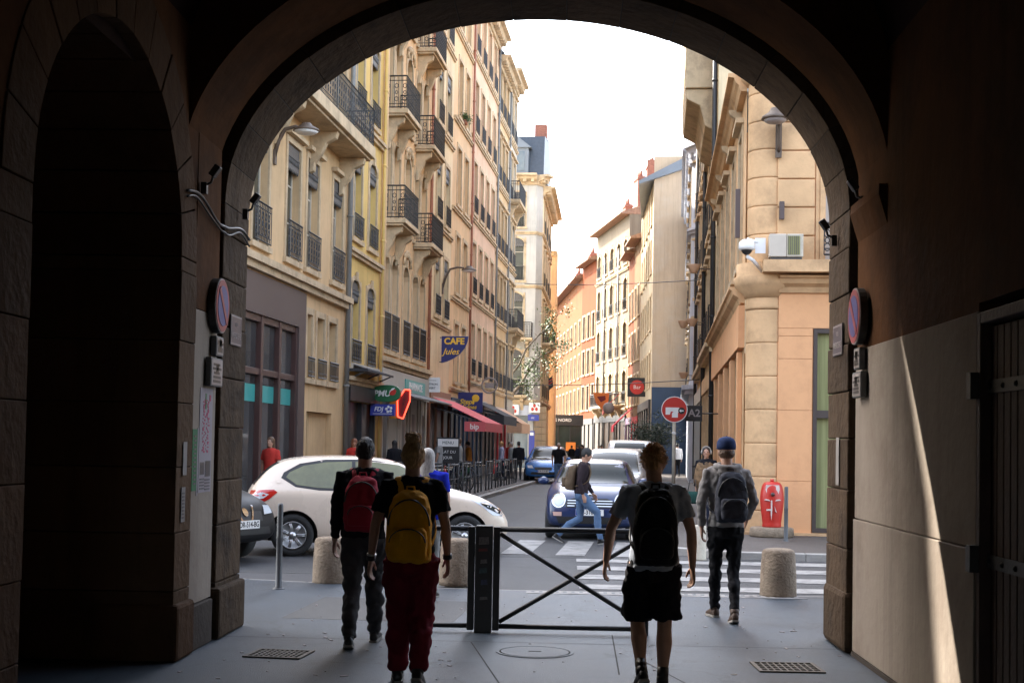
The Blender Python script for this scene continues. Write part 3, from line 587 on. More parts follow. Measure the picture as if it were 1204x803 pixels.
# wall over and beside the portal
mb = MB(); N = 40
pts = [ell(PI*k/N, .49, .49) for k in range(N+1)]
poly_top = [(9, 0), (9, 9.2), (-9, 9.2), (-9, 0), (CX-AA-.49, 0)]+[(p[0], p[1]) for p in pts[::-1]]+[(CX+AA+.49, 0)]
for k in range(N):
    (x0, z0), (x1, z1) = pts[k], pts[k+1]
    for y in (Y0+.02, Y1-.02):
        mb.add([(x0, y, z0), (x1, y, z1), (x1, y, 9.2), (x0, y, 9.2)], [(0, 1, 2, 3)])
mb.box(CX+AA+.49, 9, Y0+.02, Y1-.02, 0, 9.2); mb.box(-9, CX-AA-.49, Y0+.02, Y1-.02, 0, 9.2)
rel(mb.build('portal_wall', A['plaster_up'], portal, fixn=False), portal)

# broad plastered rib in front of the portal, with a shadow groove
rib = thing('vault_rib', 'broad brown plastered arch rib in front of the stone archway ring', 'arch rib', (CX, YR0, 0))
mb = MB(); da = .075; N = 48
ins = [ell(PI*k/N, da, da) for k in range(N+1)]
for k in range(N):
    (x0, z0), (x1, z1) = ins[k], ins[k+1]
    mb.add([(x0, YR0, z0), (x1, YR0, z1), (x1, Y0-.10, z1), (x0, Y0-.10, z0)], [(0, 1, 2, 3)], smooth=True)
    mb.add([(x0, YR0, z0), (x1, YR0, z1), (x1, YR0, 9), (x0, YR0, 9)], [(0, 1, 2, 3)])
    (a0, b0), (a1, b1) = ell(PI*k/N, da+.13, da+.13), ell(PI*(k+1)/N, da+.13, da+.13)
    mb.add([(x0, Y0-.10, z0), (x1, Y0-.10, z1), (a1, Y0-.10, b1), (a0, Y0-.10, b0)], [(0, 1, 2, 3)])
rel(mb.build('rib_soffit', A['plaster_up'], rib), rib)
# vault over the passage
mb = MB(); N = 36
vt = [(CX+(AA+.10)*math.cos(PI*k/N), 4.2+2.3*math.sin(PI*k/N)) for k in range(N+1)]
for k in range(N):
    (x0, z0), (x1, z1) = vt[k], vt[k+1]
    mb.add([(x0, YB, z0), (x1, YB, z1), (x1, YR0, z1), (x0, YR0, z0)], [(0, 1, 2, 3)], smooth=True)
mb.box(-9, 9, YB, Y1, 9.2, 9.5)
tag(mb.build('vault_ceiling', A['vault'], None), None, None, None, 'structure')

# right wall: brown above, pale plaster below, dark plinth line
def wall_strip(mbx, x, y0, y1, z0, z1, side, th=.3):
    mbx.box(x, x+side*th, y0, y1, z0, z1)
wr = thing('passage_wall', 'right passage wall, brown upper plaster over a pale plastered band', 'wall', (XR, 8, 0))
D0, D1 = 6.35, 7.86                          # doorway
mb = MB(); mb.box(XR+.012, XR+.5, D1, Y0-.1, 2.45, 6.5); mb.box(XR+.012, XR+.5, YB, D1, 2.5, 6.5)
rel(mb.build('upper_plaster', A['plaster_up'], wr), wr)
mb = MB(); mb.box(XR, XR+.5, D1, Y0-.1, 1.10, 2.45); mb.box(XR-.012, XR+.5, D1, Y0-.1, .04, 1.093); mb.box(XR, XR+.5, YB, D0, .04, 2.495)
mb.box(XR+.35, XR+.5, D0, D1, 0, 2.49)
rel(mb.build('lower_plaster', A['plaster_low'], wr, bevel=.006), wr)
mb = MB(); mb.box(XR-.02, XR+.4, D1, Y0-.1, 0, .035)
rel(mb.build('base_strip', A['plinth'], wr), wr)
# corbel at the rib's right springing
mb = MB()
mb.prism([(0, 0), (.0, .32), (-.07, .32), (-.075, .25), (-.03, .1)], lambda a, b, t: (XR+.02+a, t, 3.30+b), YR0-.02, Y0-.1)
rel(mb.build('impost', A['plaster_up'], wr), wr)

door = thing('plank_door', 'dark vertical plank door with iron strap hinges in right passage wall', 'door', (XR+.10, (D0+D1)/2, 0))
mb = MB(); y = D0+.07
while y < D1-.1:
    mb.box(XR+.06, XR+.10, y, min(y+.105, D1-.07), .05, 2.36); y += .115
A['doorwood'] = pm('dark_door_planks', (.055, .03, .025), .7, .25, 4, .3, 20, island=.2)
rel(mb.build('planks', A['doorwood'], door, bevel=.008), door)
mb = MB(); mb.box(XR+.0, XR+.14, D0, D0+.065, 0, 2.44); mb.box(XR+.0, XR+.14, D1-.065, D1, 0, 2.44); mb.box(XR+.0, XR+.14, D0+.065, D1-.065, 2.375, 2.44)
rel(mb.build('door_frame', A['doorwood'], door, bevel=.006), door)
for z in (1.0, 1.98):
    mb = MB(); mb.box(XR+.045, XR+.06, D0+.15, D1-.03, z, z+.075)
    for k in range(6): mb.ball((XR+.045, D0+.3+k*.22, z+.037), .018, 8, 4)
    mb.box(XR-.05, XR+.02, D1-.05, D1+.03, z-.03, z+.12)
    rel(mb.build('strap_hinge', A['iron'], door), door)

# left wall with a side arch, pilaster strip of stone
wl = thing('passage_wall', 'left passage wall beyond the side arch, with posters on pale plaster', 'wall', (XL, 10.6, 0))
YA0, YA1 = 7.15, 9.98                       # side arch opening
mb = MB(); mb.box(XL-.5, XL+.004, YA1+.42, Y0-.1, 2.66, 6.5)
rel(mb.build('upper_plaster', A['plaster_up'], wl), wl)
mb = MB(); mb.box(XL-.5, XL, YA1+.42, Y0-.1, .36, 2.655)
rel(mb.build('lower_plaster', A['plaster_low'], wl), wl)
mb = MB(); mb.box(XL-.5, XL+.03, YA1+.43, Y0-.14, 0, .35)
rel(mb.build('plinth', A['plinth'], wl, bevel=.01), wl)
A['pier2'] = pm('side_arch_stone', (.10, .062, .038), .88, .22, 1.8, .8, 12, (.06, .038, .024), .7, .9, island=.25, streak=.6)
set_spec(('pier2',), .08)
sa = thing('side_arch', 'tall unlit stone side arch in the left passage wall', 'archway', (XL, 8.5, 0))
# jambs and arch of the side arch : blocks running in Y
def side_blocks(y_in, side, w, seed):
    rr = random.Random(seed); mbb = MB(); z = 0
    while z < 2.95:
        h = rr.uniform(.42, .52); h = min(h, 3.0-z)
        mbb.box(XL-1.3, XL+.012+rr.uniform(-.003, .004), y_in, y_in+side*(w+rr.uniform(-.003, .003)), z+.003, z+h-.003); z += h
    return mbb
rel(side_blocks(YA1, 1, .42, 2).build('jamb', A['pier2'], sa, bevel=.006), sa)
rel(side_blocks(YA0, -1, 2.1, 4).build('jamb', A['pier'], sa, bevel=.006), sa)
mb = MB(); yc = (YA0+YA1)/2; ha = (YA1-YA0)/2; nb = 13; rr = random.Random(9)
for i in range(nb):
    t0 = PI*i/nb+.004; t1 = PI*(i+1)/nb-.004
    ins = [(yc+ha*math.cos(t0+(t1-t0)*k/3), 3.0+1.30*math.sin(t0+(t1-t0)*k/3)) for k in range(4)]
    out = [(yc+(ha+.42)*math.cos(t0+(t1-t0)*k/3), 3.0+1.72*math.sin(t0+(t1-t0)*k/3)) for k in range(4)]
    mb.prism(ins+out[::-1], lambda a, b, t: (t, a, b), XL-1.3, XL+.012+rr.uniform(-.003, .003))
rel(mb.build('arch_ring', A['pier'], sa, bevel=.006), sa)
mb = MB()
for i in range(24):
    t0 = PI*i/24; t1 = PI*(i+1)/24; f = lambda t: (yc+(ha+.41)*math.cos(t), 3.0+1.71*math.sin(t))
    a, b = f(t0), f(t1)
    mb.add([(XL, a[0], a[1]), (XL, b[0], b[1]), (XL, b[0], 6.5), (XL, a[0], 6.5)], [(0, 1, 2, 3)])
mb.box(XL-.4, XL-.001, YA1+.41, YA1+.45, 3.0, 6.5); mb.add([(XL, 5.0, 0), (XL, YA0-.41, 0), (XL, YA0-.41, 6.5), (XL, 5.0, 6.5)], [(0, 1, 2, 3)]); rel(mb.build('spandrel_wall', A['plaster_up'], sa), sa)
# protruding base and back wall of the recess with a narrower arched doorway
mb = MB(); mb.box(XL-.6, XL+.06, YA1-.03, YA1+.44, 0, .42)
rel(mb.build('plinth', A['pier'], sa, bevel=.03), sa)
mb = MB(); xb = XL-1.3
for (ya, yb_) in ((8.6, YA1+.01), (YA0-.01, 7.5)):
    z = 0; k = 0
    while z < 5.4:
        h = .45
        mb.box(xb-.3, xb, ya, yb_, z+.003, z+h-.003); z += h
z = 3.6
while z < 5.4:
    mb.box(xb-.3, xb, 7.5, 8.6, z+.003, z+.447); z += .45
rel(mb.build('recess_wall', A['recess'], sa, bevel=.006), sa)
mb = MB(); mb.box(xb-1.5, xb-1.4, 6.8, 10.2, 0, 6)
rel(mb.build('inner_dark_wall', A['dark'], sa), sa)
lettering('ERE', .3, A['black'], sa, (xb+.006-XL, 8.05-8.5, 3.85), (PI/2, 0, PI/2), .003)
# rest of the left wall towards the camera, end wall behind it
mb = MB(); mb.box(XL-.5, XL, YB, 5.0, 0, 6.5)
tag(mb.build('passage_wall', A['plaster_up']), 'plain left passage wall behind the near stone pier', 'wall')
mb = MB(); mb.box(XL-2.8, XL-.5, 4.9, YA1+.6, 6.3, 6.4); mb.box(XL-2.9, XL-2.8, YB, Y0+.1, 0, 6.4)
mb.box(-3.3, -1.4, YB-.3, YB, 0, 7); mb.box(.9, 3, YB-.3, YB, 0, 7); mb.box(-1.4, .9, YB-.3, YB, 3.2, 7)
tag(mb.build('end_wall', A['plaster_up']), 'plain plastered wall closing the passage behind the viewer', 'wall')
# ------------------------------------------------------------------ ground, road, pavements
def sheet(name, poly, z, mat, th=.3):
    mb = MB(); mb.prism(poly, lambda a, b, t: (a, b, t), z-th, z); return tag(mb.build(name, mat), None, None, None, 'structure')
mb = MB(); mb.box(-600, 600, -100, 1200, -.5, -.3); tag(mb.build('ground', A['ground']), kind='structure')
sheet('road', [(-60, 12.5), (60, 12.5), (60, 330), (-60, 330)], -.05, A['road'], .2)
# near pavement, flush with the passage, rounded outer edge
edge = []
for k in range(25):
    x = -9+18*k/24
    edge.append((x, 15.42+.5*(max(0, -x-1.0)/2.4)**1.3 if x > -4.5 else 16.45+.02*(-x-4.5)))
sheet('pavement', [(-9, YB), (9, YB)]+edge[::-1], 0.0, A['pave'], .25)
mb = MB()
for k in range(len(edge)-1):
    (x0, y0), (x1, y1) = edge[k], edge[k+1]
    mb.prism([(x0+.004, y0+.002), (x1-.004, y1+.002), (x1-.004, y1+.16), (x0+.004, y0+.16)], lambda a, b, t: (a, b, t), -.24, -.012)
tag(mb.build('kerb', A['kerb'], bevel=.012), None, None, None, 'structure')
def spoly(pts): return [tuple(S(u, v)[:2]) for u, v in pts]
# left pavement with kerb; corner rounded
sheet('pavement', spoly([(-40, 24.5), (-8, 24.5), (-6.3, 25.2), (-5.55, 26.8), (-5.45, 29), (-5.45, 78.5), (-6.2, 80.5), (-8, 81.5), (-40, 81.5)]), .07, A['walk'], .3)
kl = [(-8, 24.35), (-6.25, 25.05), (-5.42, 26.7), (-5.3, 29)]+[(-5.3, 29+7*k) for k in range(1, 8)]+[(-5.28, 78.5)]
def kerbline(pts, w, z):
    mb = MB()
    for (a, b) in zip(pts, pts[1:]):
        a = Vector(a); b = Vector(b); d = (b-a); n = max(1, int(d.length/1.0)); d.normalize(); nn = Vector((-d.y, d.x))
        for k in range(n):
            p = a+(b-a)*k/n; q = a+(b-a)*(k+1)/n-d*.006
            mb.prism([tuple(S(*c)[:2]) for c in (p-nn*w/2, q-nn*w/2, q+nn*w/2, p+nn*w/2)], lambda x, y, t: (x, y, t), -.2, z)
    return tag(mb.build('kerb', A['kerb'], bevel=.012), None, None, None, 'structure')
kerbline(kl, .2, .075)
# right pavement
sheet('pavement', spoly([(40, 21.2), (1.2, 21.2), (.35, 21.8), (.0, 23.2), (-.05, 26), (-.05, 74), (-.8, 77), (-1.0, 90), (-2, 105), (-4, 125), (40, 125)]), .06, A['walk'], .3)
kerbline([(12, 21.1), (1.15, 21.08), (.25, 21.7), (-.12, 23.2), (-.16, 26), (-.16, 74)], .2, .066)
# gutter strips and zebra stripes
def stripes(name, polys, z=-.0455):
    for p in polys:
        mb = MB(); mb.prism(p, lambda a, b, t: (a, b, t), z-.0005, z+.003)
        tag(mb.build(name, A['white_line']), None, None, None, 'structure')
zb = []
for k, (y0, y1) in enumerate(((16.15, 16.68), (17.35, 17.92), (18.6, 19.18), (19.85, 20.4))):
    zb.append([(.2, y0), (7.5, y0), (7.5, y1), (.2, y1)])
stripes('crossing_stripe', zb)
stripes('crossing_stripe', [spoly([(u, 20.9), (u+.45, 20.9), (u+.45, 24.0), (u, 24.0)]) for u in (-4.95, -4.1, -3.25, -2.4, -1.55, -.7)])
# toothed white strip along the pavement edge
mb = MB()
for k in range(34):
    x = -.4+k*.09
    mb.box(x, x+.05, 15.25, 15.40, .0012, .0042)
mb.box(-.4, 2.7, 15.14, 15.235, .0012, .0042)
tag(mb.build('edge_marking', A['white_line']), None, None, None, 'structure')
# pavement joints and a patch
mb = MB()
for p in ([(.42, 9.9), (.44, 11.95)], [(-3, 11.35), (2.3, 11.42)], [(-.35, 9.0), (-.75, 11.35)], [(.95, 9.3), (.62, 10.6)]):
    (a, b), (c, d) = p; q = Vector((c-a, d-b)); q.normalize(); n = Vector((-q.y, q.x))*.006
    mb.add([(a-n.x, b-n.y, .0013), (c-n.x, d-n.y, .0013), (c+n.x, d+n.y, .0013), (a+n.x, b+n.y, .0013)], [(0, 1, 2, 3)])
tag(mb.build('pavement_joint', A['dark']), None, None, None, 'structure')

A['tar'] = pm('dark_road_patch', (.035, .036, .038), .65, .2, 2, .5, 100, spots=.4)
for pl in ([(-5.0, 14.0+3.2), (-2.2, 17.4), (-2.1, 18.5), (-4.9, 18.2)], [(3.0, 22.1-.9), (3.05, 20.6), (-2, 20.5), (-2, 20.75), (2.7, 20.85)], [tuple(S(u, v)[:2]) for u, v in ((-4.4, 27), (-3.2, 27), (-3.1, 33.5), (-4.3, 33))], [tuple(S(u, v)[:2]) for u, v in ((-3.0, 38), (-2.2, 38), (-2.3, 52), (-3.1, 52))]):
    mb = MB(); mb.prism(pl, lambda a, b, t: (a, b, t), -.0495, -.0480); tag(mb.build('road_patch', A['tar']), None, None, None, 'structure')
mb = MB(); mb.prism([(-2.6, 12.6), (-1.0, 12.5), (-.9, 14.2), (-2.5, 14.35)], lambda a, b, t: (a, b, t), .0008, .0016); mb.prism([(1.3, 8.0), (2.2, 8.0), (2.2, 9.4), (1.35, 9.3)], lambda a, b, t: (a, b, t), .0008, .0016); tag(mb.build('pavement_patch', A['tar']), None, None, None, 'structure')
# ------------------------------------------------------------------ buildings
def plaster(name, c, var=.10, dirt=None, amt=.45, **k):
    k.setdefault('spec', .12)
    return pm(name, c, .88, var, .5, .12, 9, dirt or tuple(x*.55 for x in c), amt, .35, streak=.5, **k)
A['p_cream'] = plaster('cream_plaster', (.62, .43, .24)); A['p_yellow'] = plaster('yellow_plaster', (.66, .46, .17))
A['p_peach'] = plaster('peach_plaster', (.70, .48, .28)); A['p_pale'] = plaster('pale_cream_plaster', (.70, .56, .36))
A['p_orange'] = plaster('light_orange_plaster', (.70, .48, .28)); A['p_pink'] = plaster('pink_plaster', (.70, .47, .32))
A['p_white'] = plaster('offwhite_plaster', (.58, .53, .44)); A['p_grey'] = plaster('grey_white_stone', (.48, .46, .42))
A['p_beige'] = plaster('beige_gable_plaster', (.50, .38, .26), .06, (.50, .44, .36), .6); A['p_terra'] = plaster('terracotta_plaster', (.18, .045, .012))
A['p_salmon'] = plaster('salmon_plaster', (.20, .070, .022)); A['p_blue'] = plaster('shade_blue_white_stone', (.50, .53, .60))  # the white stone has the bluish tint of shade put into its colour
A['sandstone'] = pm('orange_sandstone', (.72, .39, .20), .8, .12, .9, .12, 14, (.36, .19, .10), .5, .9)
A['ashlar'] = pm('buff_ashlar', (.62, .40, .22), .85, .14, 1.2, .3, 18, (.25, .16, .09), .55, 1.1)
A['browncl'] = pm('brown_cladding', (.085, .06, .055), .5, .12, 1, .05, 30)
A['shutter'] = pm('grey_brown_shutter', (.16, .12, .09), .7, .15, 3, .1, 20, stretch=(1, 1, 12))
A['lamb'] = pm('zinc_lambrequin', (.10, .095, .09), .6, .2, 8, .2, 30)
A['shop_dark'] = pm('dark_shop_interior', (.03, .022, .018), .35, .5, 1.5, 0, dirt=(.12, .06, .03), dirt_amt=.7, dscale=2.5)
A['shop_w'] = pm('white_shop_paint', (.45, .42, .37), .6, .08, 2, .05)
A['shop_blue'] = pm('dark_blue_shop_paint', (.02, .045, .09), .5, .1, 2, .05)
A['shop_black'] = pm('black_shop_paint', (.02, .02, .022), .5, .1, 2, .05)
A['shop_purple'] = pm('purple_shop_paint', (.10, .03, .09), .5, .1, 2, .05)
A['curtain'] = pm('yellow_green_curtain_glass', (.26, .27, .13), .12, .25, 1.5, 0, spec=.7, stretch=(9, 1, .3))
A['awn_red'] = paint('red_awning_cloth', (.55, .05, .06), .8); A['awn_black'] = paint('black_awning_cloth', (.03, .03, .035), .8)

A['glass_c'] = pm('curtained_window_glass', (.20, .18, .14), .1, .45, 2.5, 0, spec=.6, stretch=(7, 1, .3))
_wm = {}
def window_meshes(w, h, arch, kind, pane):
    k = (round(w, 2), round(h, 2), round(arch, 2), kind, pane)
    if k in _wm: return _wm[k]
    mb = MB(); y = .17
    mb.box(-w/2, -w/2+.07, y, y+.06, 0, h); mb.box(w/2-.07, w/2, y, y+.06, 0, h)
    mb.box(-w/2+.07, w/2-.07, y, y+.06, 0, .08); mb.box(-w/2+.07, w/2-.07, y, y+.06, h-.08, h)
    mb.box(-.04, .04, y-.01, y+.05, .08, h-.08)
    for t in ((.34, .67) if kind != 'shut' else ()):
        mb.box(-w/2+.07, -.04, y+.01, y+.05, h*t-.02, h*t+.02); mb.box(.04, w/2-.07, y+.01, y+.05, h*t-.02, h*t+.02)
    if kind == 'shut':                         # folded louvred shutters either side
        for sx in (-1, 1):
            for q in range(3): mb.box(sx*(w/2-.03-q*.05), sx*(w/2-.07-q*.05), .01, .16, .02, h-.02, 2)
    # surround and sill
    s = .13
    mb.cur = 1
    mb.box(-w/2-s, -w/2+.003, -.035, .01, -.02, h+.003); mb.box(w/2-.003, w/2+s, -.035, .01, -.02, h+.003)
    mb.box(-w/2-s-.05, w/2+s+.05, -.09, .12, -.13, -.005)
    if kind == 'plain' or kind == 'shut' or arch == 0:
        mb.box(-w/2-s, w/2+s, -.035, .01, h+.004, h+.16)
        if kind == 'hood': mb.box(-w/2-s-.06, w/2+s+.06, -.16, .01, h+.163, h+.26)
    else:
        n = 8; pts = [((w/2+s)*math.cos(PI*i/n), h-arch+(arch+s)*math.sin(PI*i/n)) for i in range(n+1)]
        pin = [((w/2)*math.cos(PI*i/n), h-arch+arch*math.sin(PI*i/n)) for i in range(n+1)]
        for i in range(n): mb.prism([pin[i], pts[i], pts[i+1], pin[i+1]], lambda a, b, t: (a, t, b), -.035, .01)
        mb.box(-.09, .09, -.08, -.03, h-.04, h+s+.09)
    me = mb.mesh('window', [A['frame_w'], A['trim'], A['shutter']])
    mp = MB(); mp.box(-w/2+.05, w/2-.05, y+.02, y+.035, .05, h-.05)
    mp2 = mp.mesh('pane', [A[('glass', 'glass_l', 'glass_c')[pane]]])
    _wm[k] = (me, mp2); return _wm[k]
_rm = {}
def railing_mesh(w, h, style='bars', d=0.0, corner=False):
    k = (round(w, 2), round(h, 2), style, round(d, 2))
    if k in _rm: return _rm[k]
    mb = MB()
    def run(p, q):
        p = Vector(p); q = Vector(q); n = max(2, int((q-p).length/.11)); up = Vector((0, 0, 1))
        for z, t in ((.05, .018), (h*.86, .014), (h, .024), (.16, .012)): mb.tube([p+up*z, q+up*z], t, 4, smooth=False)
        for i in range(n+1):
            a = p+(q-p)*i/n
            mb.tube([a+up*.05, a+up*h], .0095, 4, smooth=False, cap=False)
            if style == 'scroll' and i < n and i % 2 == 0:
                c = p+(q-p)*(i+.5)/n; e = (q-p).normalized()
                for zc, r in ((h*.30, .055), (h*.50, .04), (h*.70, .055)):
                    mb.tube([c+up*(zc+r*1.3*math.sin(2*PI*j/8))+e*r*math.cos(2*PI*j/8) for j in range(9)], .011, 4, smooth=False, cap=False)
    if d: run((-w/2, 0, 0), (-w/2, -d, 0)); run((w/2, -d, 0), (w/2, 0, 0)); run((-w/2, -d, 0), (w/2, -d, 0))
    else: run((-w/2, -.09, 0), (w/2, -.09, 0))
    _rm[k] = mb.mesh('railing', [A['iron']]); return _rm[k]
_lm = {}
def lambrequin_mesh(w, arch):
    k = (round(w, 2), round(arch, 2))
    if k in _lm: return _lm[k]
    mb = MB(); n = 9
    for i in range(n):
        x0 = -w/2+w*i/n; x1 = x0+w/n; top = 0
        if arch: top = -arch+arch*math.sqrt(max(0, 1-((x0+x1)/w)**2))
        mb.prism([(x0, top), (x1-.004, top), (x1-.004, -.52), ((x0+x1)/2, -.60), (x0, -.52)], lambda a, b, t: (a, t, b), .0, .03)
        mb.tube([((x0+x1)/2, -.006, -.3), ((x0+x1)/2, -.006, -.42)], .02, 5)
    mb.box(-w/2, w/2, -.02, .0, -.28, -.24)
    _lm[k] = mb.mesh('lambrequin', [A['lamb']]); return _lm[k]

class Facade:
    def __init__(s, root, a, b, H, mat, z0=0.0, depth=8.0, reveal=.25, sides=True):
        s.root = root; s.a = Vector((a[0], a[1], 0)); s.b = Vector((b[0], b[1], 0)); s.L = (s.b-s.a).length
        s.ang = math.atan2(s.b.y-s.a.y, s.b.x-s.a.x); s.H = H; s.z0 = z0; s.mat = mat; s.op = []; s.depth = depth; s.rev = reveal; s.sides = sides
        s.R = Matrix.Rotation(s.ang, 3, 'Z'); s.base = s.a-root.location
    def put(s, o, x=0.0, y=0.0, z=0.0):
        o.parent = s.root; p = s.base+s.R @ Vector((x, y, 0)); o.location = (p.x, p.y, z); o.rotation_euler = (0, 0, s.ang); return o
    def part(s, mb, name, mats, x=0, y=0, z=0, bevel=0, fixn=True): return s.put(mb.build(name, mats, None, bevel, fixn), x, y, z)
    def link(s, me, name, x=0, y=0, z=0): return s.put(link(name, me), x, y, z)
    def hole(s, x0, x1, z0, z1, arch=0.0): s.op.append((x0, x1, z0, z1, arch))
    def window(s, xc, z, w=1.15, h=2.3, arch=0.0, kind='plain', rail=None, lamb=False, pane=None, railh=.85):
        s.hole(xc-w/2, xc+w/2, z, z+h, arch)
        me, mp = window_meshes(w, h, arch, kind, RND.choice((0, 0, 1, 2)) if pane is None else pane)
        o = s.link(me, 'window', xc, 0, z); p = link('pane', mp, o)
        if rail: r = link('railing', railing_mesh(w+.06, railh, rail), o)
        if lamb: l = link('lambrequin', lambrequin_mesh(w-.01, arch), o); l.location = (0, .02, h-.01)
        return o
    def wall(s, name='wall', mat=None):
        mb = MB(); xs = sorted({0.0, s.L}|{c for o in s.op for c in o[:2]}); zs = sorted({s.z0, s.H}|{c for o in s.op for c in o[2:4]})
        for i in range(len(xs)-1):
            for j in range(len(zs)-1):
                xc = (xs[i]+xs[i+1])/2; zc = (zs[j]+zs[j+1])/2
                if any(o[0] < xc < o[1] and o[2] < zc < o[3] for o in s.op): continue
                mb.add([(xs[i], 0, zs[j]), (xs[i+1], 0, zs[j]), (xs[i+1], 0, zs[j+1]), (xs[i], 0, zs[j+1])], [(0, 1, 2, 3)])
        r = s.rev
        for x0, x1, z0, z1, ar in s.op:
            zt = z1-ar
            mb.add([(x0, 0, z0), (x0, 0, zt), (x0, r, zt), (x0, r, z0)], [(0, 1, 2, 3)])
            mb.add([(x1, 0, z0), (x1, r, z0), (x1, r, zt), (x1, 0, zt)], [(0, 1, 2, 3)])
            mb.add([(x0, 0, z0), (x0, r, z0), (x1, r, z0), (x1, 0, z0)], [(0, 1, 2, 3)])
            if not ar: mb.add([(x0, 0, z1), (x1, 0, z1), (x1, r, z1), (x0, r, z1)], [(0, 1, 2, 3)])
            else:
                n = 8; xc = (x0+x1)/2; hw = (x1-x0)/2
                for i in range(n):
                    p = (xc+hw*math.cos(PI*i/n), zt+ar*math.sin(PI*i/n)); q = (xc+hw*math.cos(PI*(i+1)/n), zt+ar*math.sin(PI*(i+1)/n))
                    mb.add([(p[0], 0, p[1]), (q[0], 0, q[1]), (q[0], 0, z1), (p[0], 0, z1)], [(0, 1, 2, 3)])
                    mb.add([(p[0], 0, p[1]), (q[0], 0, q[1]), (q[0], r, q[1]), (p[0], r, p[1])], [(0, 1, 2, 3)])
            # closes the room behind the opening
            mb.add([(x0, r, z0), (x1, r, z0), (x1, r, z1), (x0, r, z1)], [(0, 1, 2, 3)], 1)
        L, H, d = s.L, s.H, s.depth
        if s.sides:
            mb.add([(0, 0, s.z0), (0, d, s.z0), (0, d, H), (0, 0, H)], [(0, 1, 2, 3)]); mb.add([(L, 0, s.z0), (L, d, s.z0), (L, d, H), (L, 0, H)], [(0, 1, 2, 3)])
            mb.add([(0, d, s.z0), (L, d, s.z0), (L, d, H), (0, d, H)], [(0, 1, 2, 3)]); mb.add([(0, 0, H), (L, 0, H), (L, d, H), (0, d, H)], [(0, 1, 2, 3)])
        return s.part(mb, name, [mat or s.mat, A['dark']], fixn=False)
    def course(s, z, h=.18, d=.10, x0=0, x1=None, mat=None, name='string_course'):
        mb = MB(); x1 = s.L if x1 is None else x1
        mb.box(x0, x1, -d*.6, .0-.001, z, z+h*.5); mb.box(x0, x1, -d, -.001, z+h*.5+.002, z+h)
        return s.part(mb, name, [mat or A['trim']])
    def cornice(s, z, h=.6, d=.7, mat=None, dent=True):
        mb = MB()
        prof = [(0, 0), (-.12, 0), (-.16, h*.35), (-d*.6, h*.5), (-d*.7, h*.75), (-d, h*.8), (-d, h), (0, h)]
        mb.prism(prof, lambda a, b, t: (t, a-.001, z+b), -.02, s.L+.02)
        if dent:
            n = max(2, int(s.L/.5))
            for i in range(n): mb.box(s.L*(i+.3)/n, s.L*(i+.7)/n, -d*.62, -.17, z+h*.22, z+h*.5-.003)
        return s.part(mb, 'cornice', [mat or A['trim']])
    def pipe(s, x, z0=.2, z1=None, mat=None, r=.055):
        mb = MB(); z1 = z1 or s.H; z = z0
        mb.tube([(x, -.10, z0), (x, -.10, z1)], r, 8)
        while z < z1: mb.tube([(x, -.10, z+.5), (x, -.10, z+.56)], r*1.25, 8); z += 2.3
        return s.part(mb, 'downpipe', [mat or A['pipe_g']])
    def balcony(s, x, z, w, d=.65, h=1.02, mat=None, slab=.14, console=True, style='scroll'):
        mb = MB(); mb.box(x-w/2-.05, x+w/2+.05, -d-.05, -.001, z-slab, z)
        mb.box(x-w/2-.0, x+w/2+.0, -d*.93, -.001, z-slab-.07, z-slab-.003)
        if console:
            for cx in ((x-w/2+.3, x+w/2-.3) if w < 4 else [x-w/2+.4+i*(w-.8)/3 for i in range(4)]):
                mb.prism([(0, 0), (-d*.85, 0), (-d*.8, -.16), (-d*.5, -.28), (-d*.35, -.55), (-.12, -.75), (-.1, -.95), (0, -1.0)], lambda a, b, t: (cx+t, a-.001, z-slab-.073+b), -.11, .11)
        o = s.part(mb, 'balcony', [mat or A['trim']], bevel=.012)
        r = link('railing', railing_mesh(w, h, style, d), o); r.location = (x, 0, z)
        return o
    def roof(s, h=1.6, over=.6, mat=None, ridge=.5, z=None):
        mb = MB(); z = z or s.H; d = s.depth
        mb.prism([(-over, z-.02), (-over, z+.10), (d*ridge, z+h+.1), (d+.2, z+.10), (d+.2, z-.02)], lambda a, b, t: (t, a, b), -.03, s.L+.03)
        return s.part(mb, 'roof', [mat or A['tile']])
    def chimney(s, roof, x, y, w, z0, z1, pots=3, d=.6):
        mb = MB(); mb.box(x-w/2, x+w/2, y-d/2, y+d/2, z0, z1); mb.box(x-w/2-.06, x+w/2+.06, y-d/2-.06, y+d/2+.06, z1-.25, z1-.1)
        for i in range(pots): mb.cyl((x-w/2+w*(i+.5)/pots, y, z1+.001), .13, .45, 8, r2=.10)
        return mb.build('chimney', [A['brick']], roof)

def mk(name, label, a, b, H, mat, group=None, depth=8, **k):
    a = Vector(a[:2]).to_3d(); b = Vector(b[:2]).to_3d()
    r = thing(name, label, 'building', ((a+b)/2)[:3], 0, group)
    return r, Facade(r, a, b, H, mat, depth=depth, **k)
UL, UR = -8.5, 1.6
def left(name, label, v0, v1, H, mat, **k): return mk(name, label, S(UL, v0), S(UL, v1), H, mat, **k)

set_spec(('sandstone', 'ashlar'), .12)
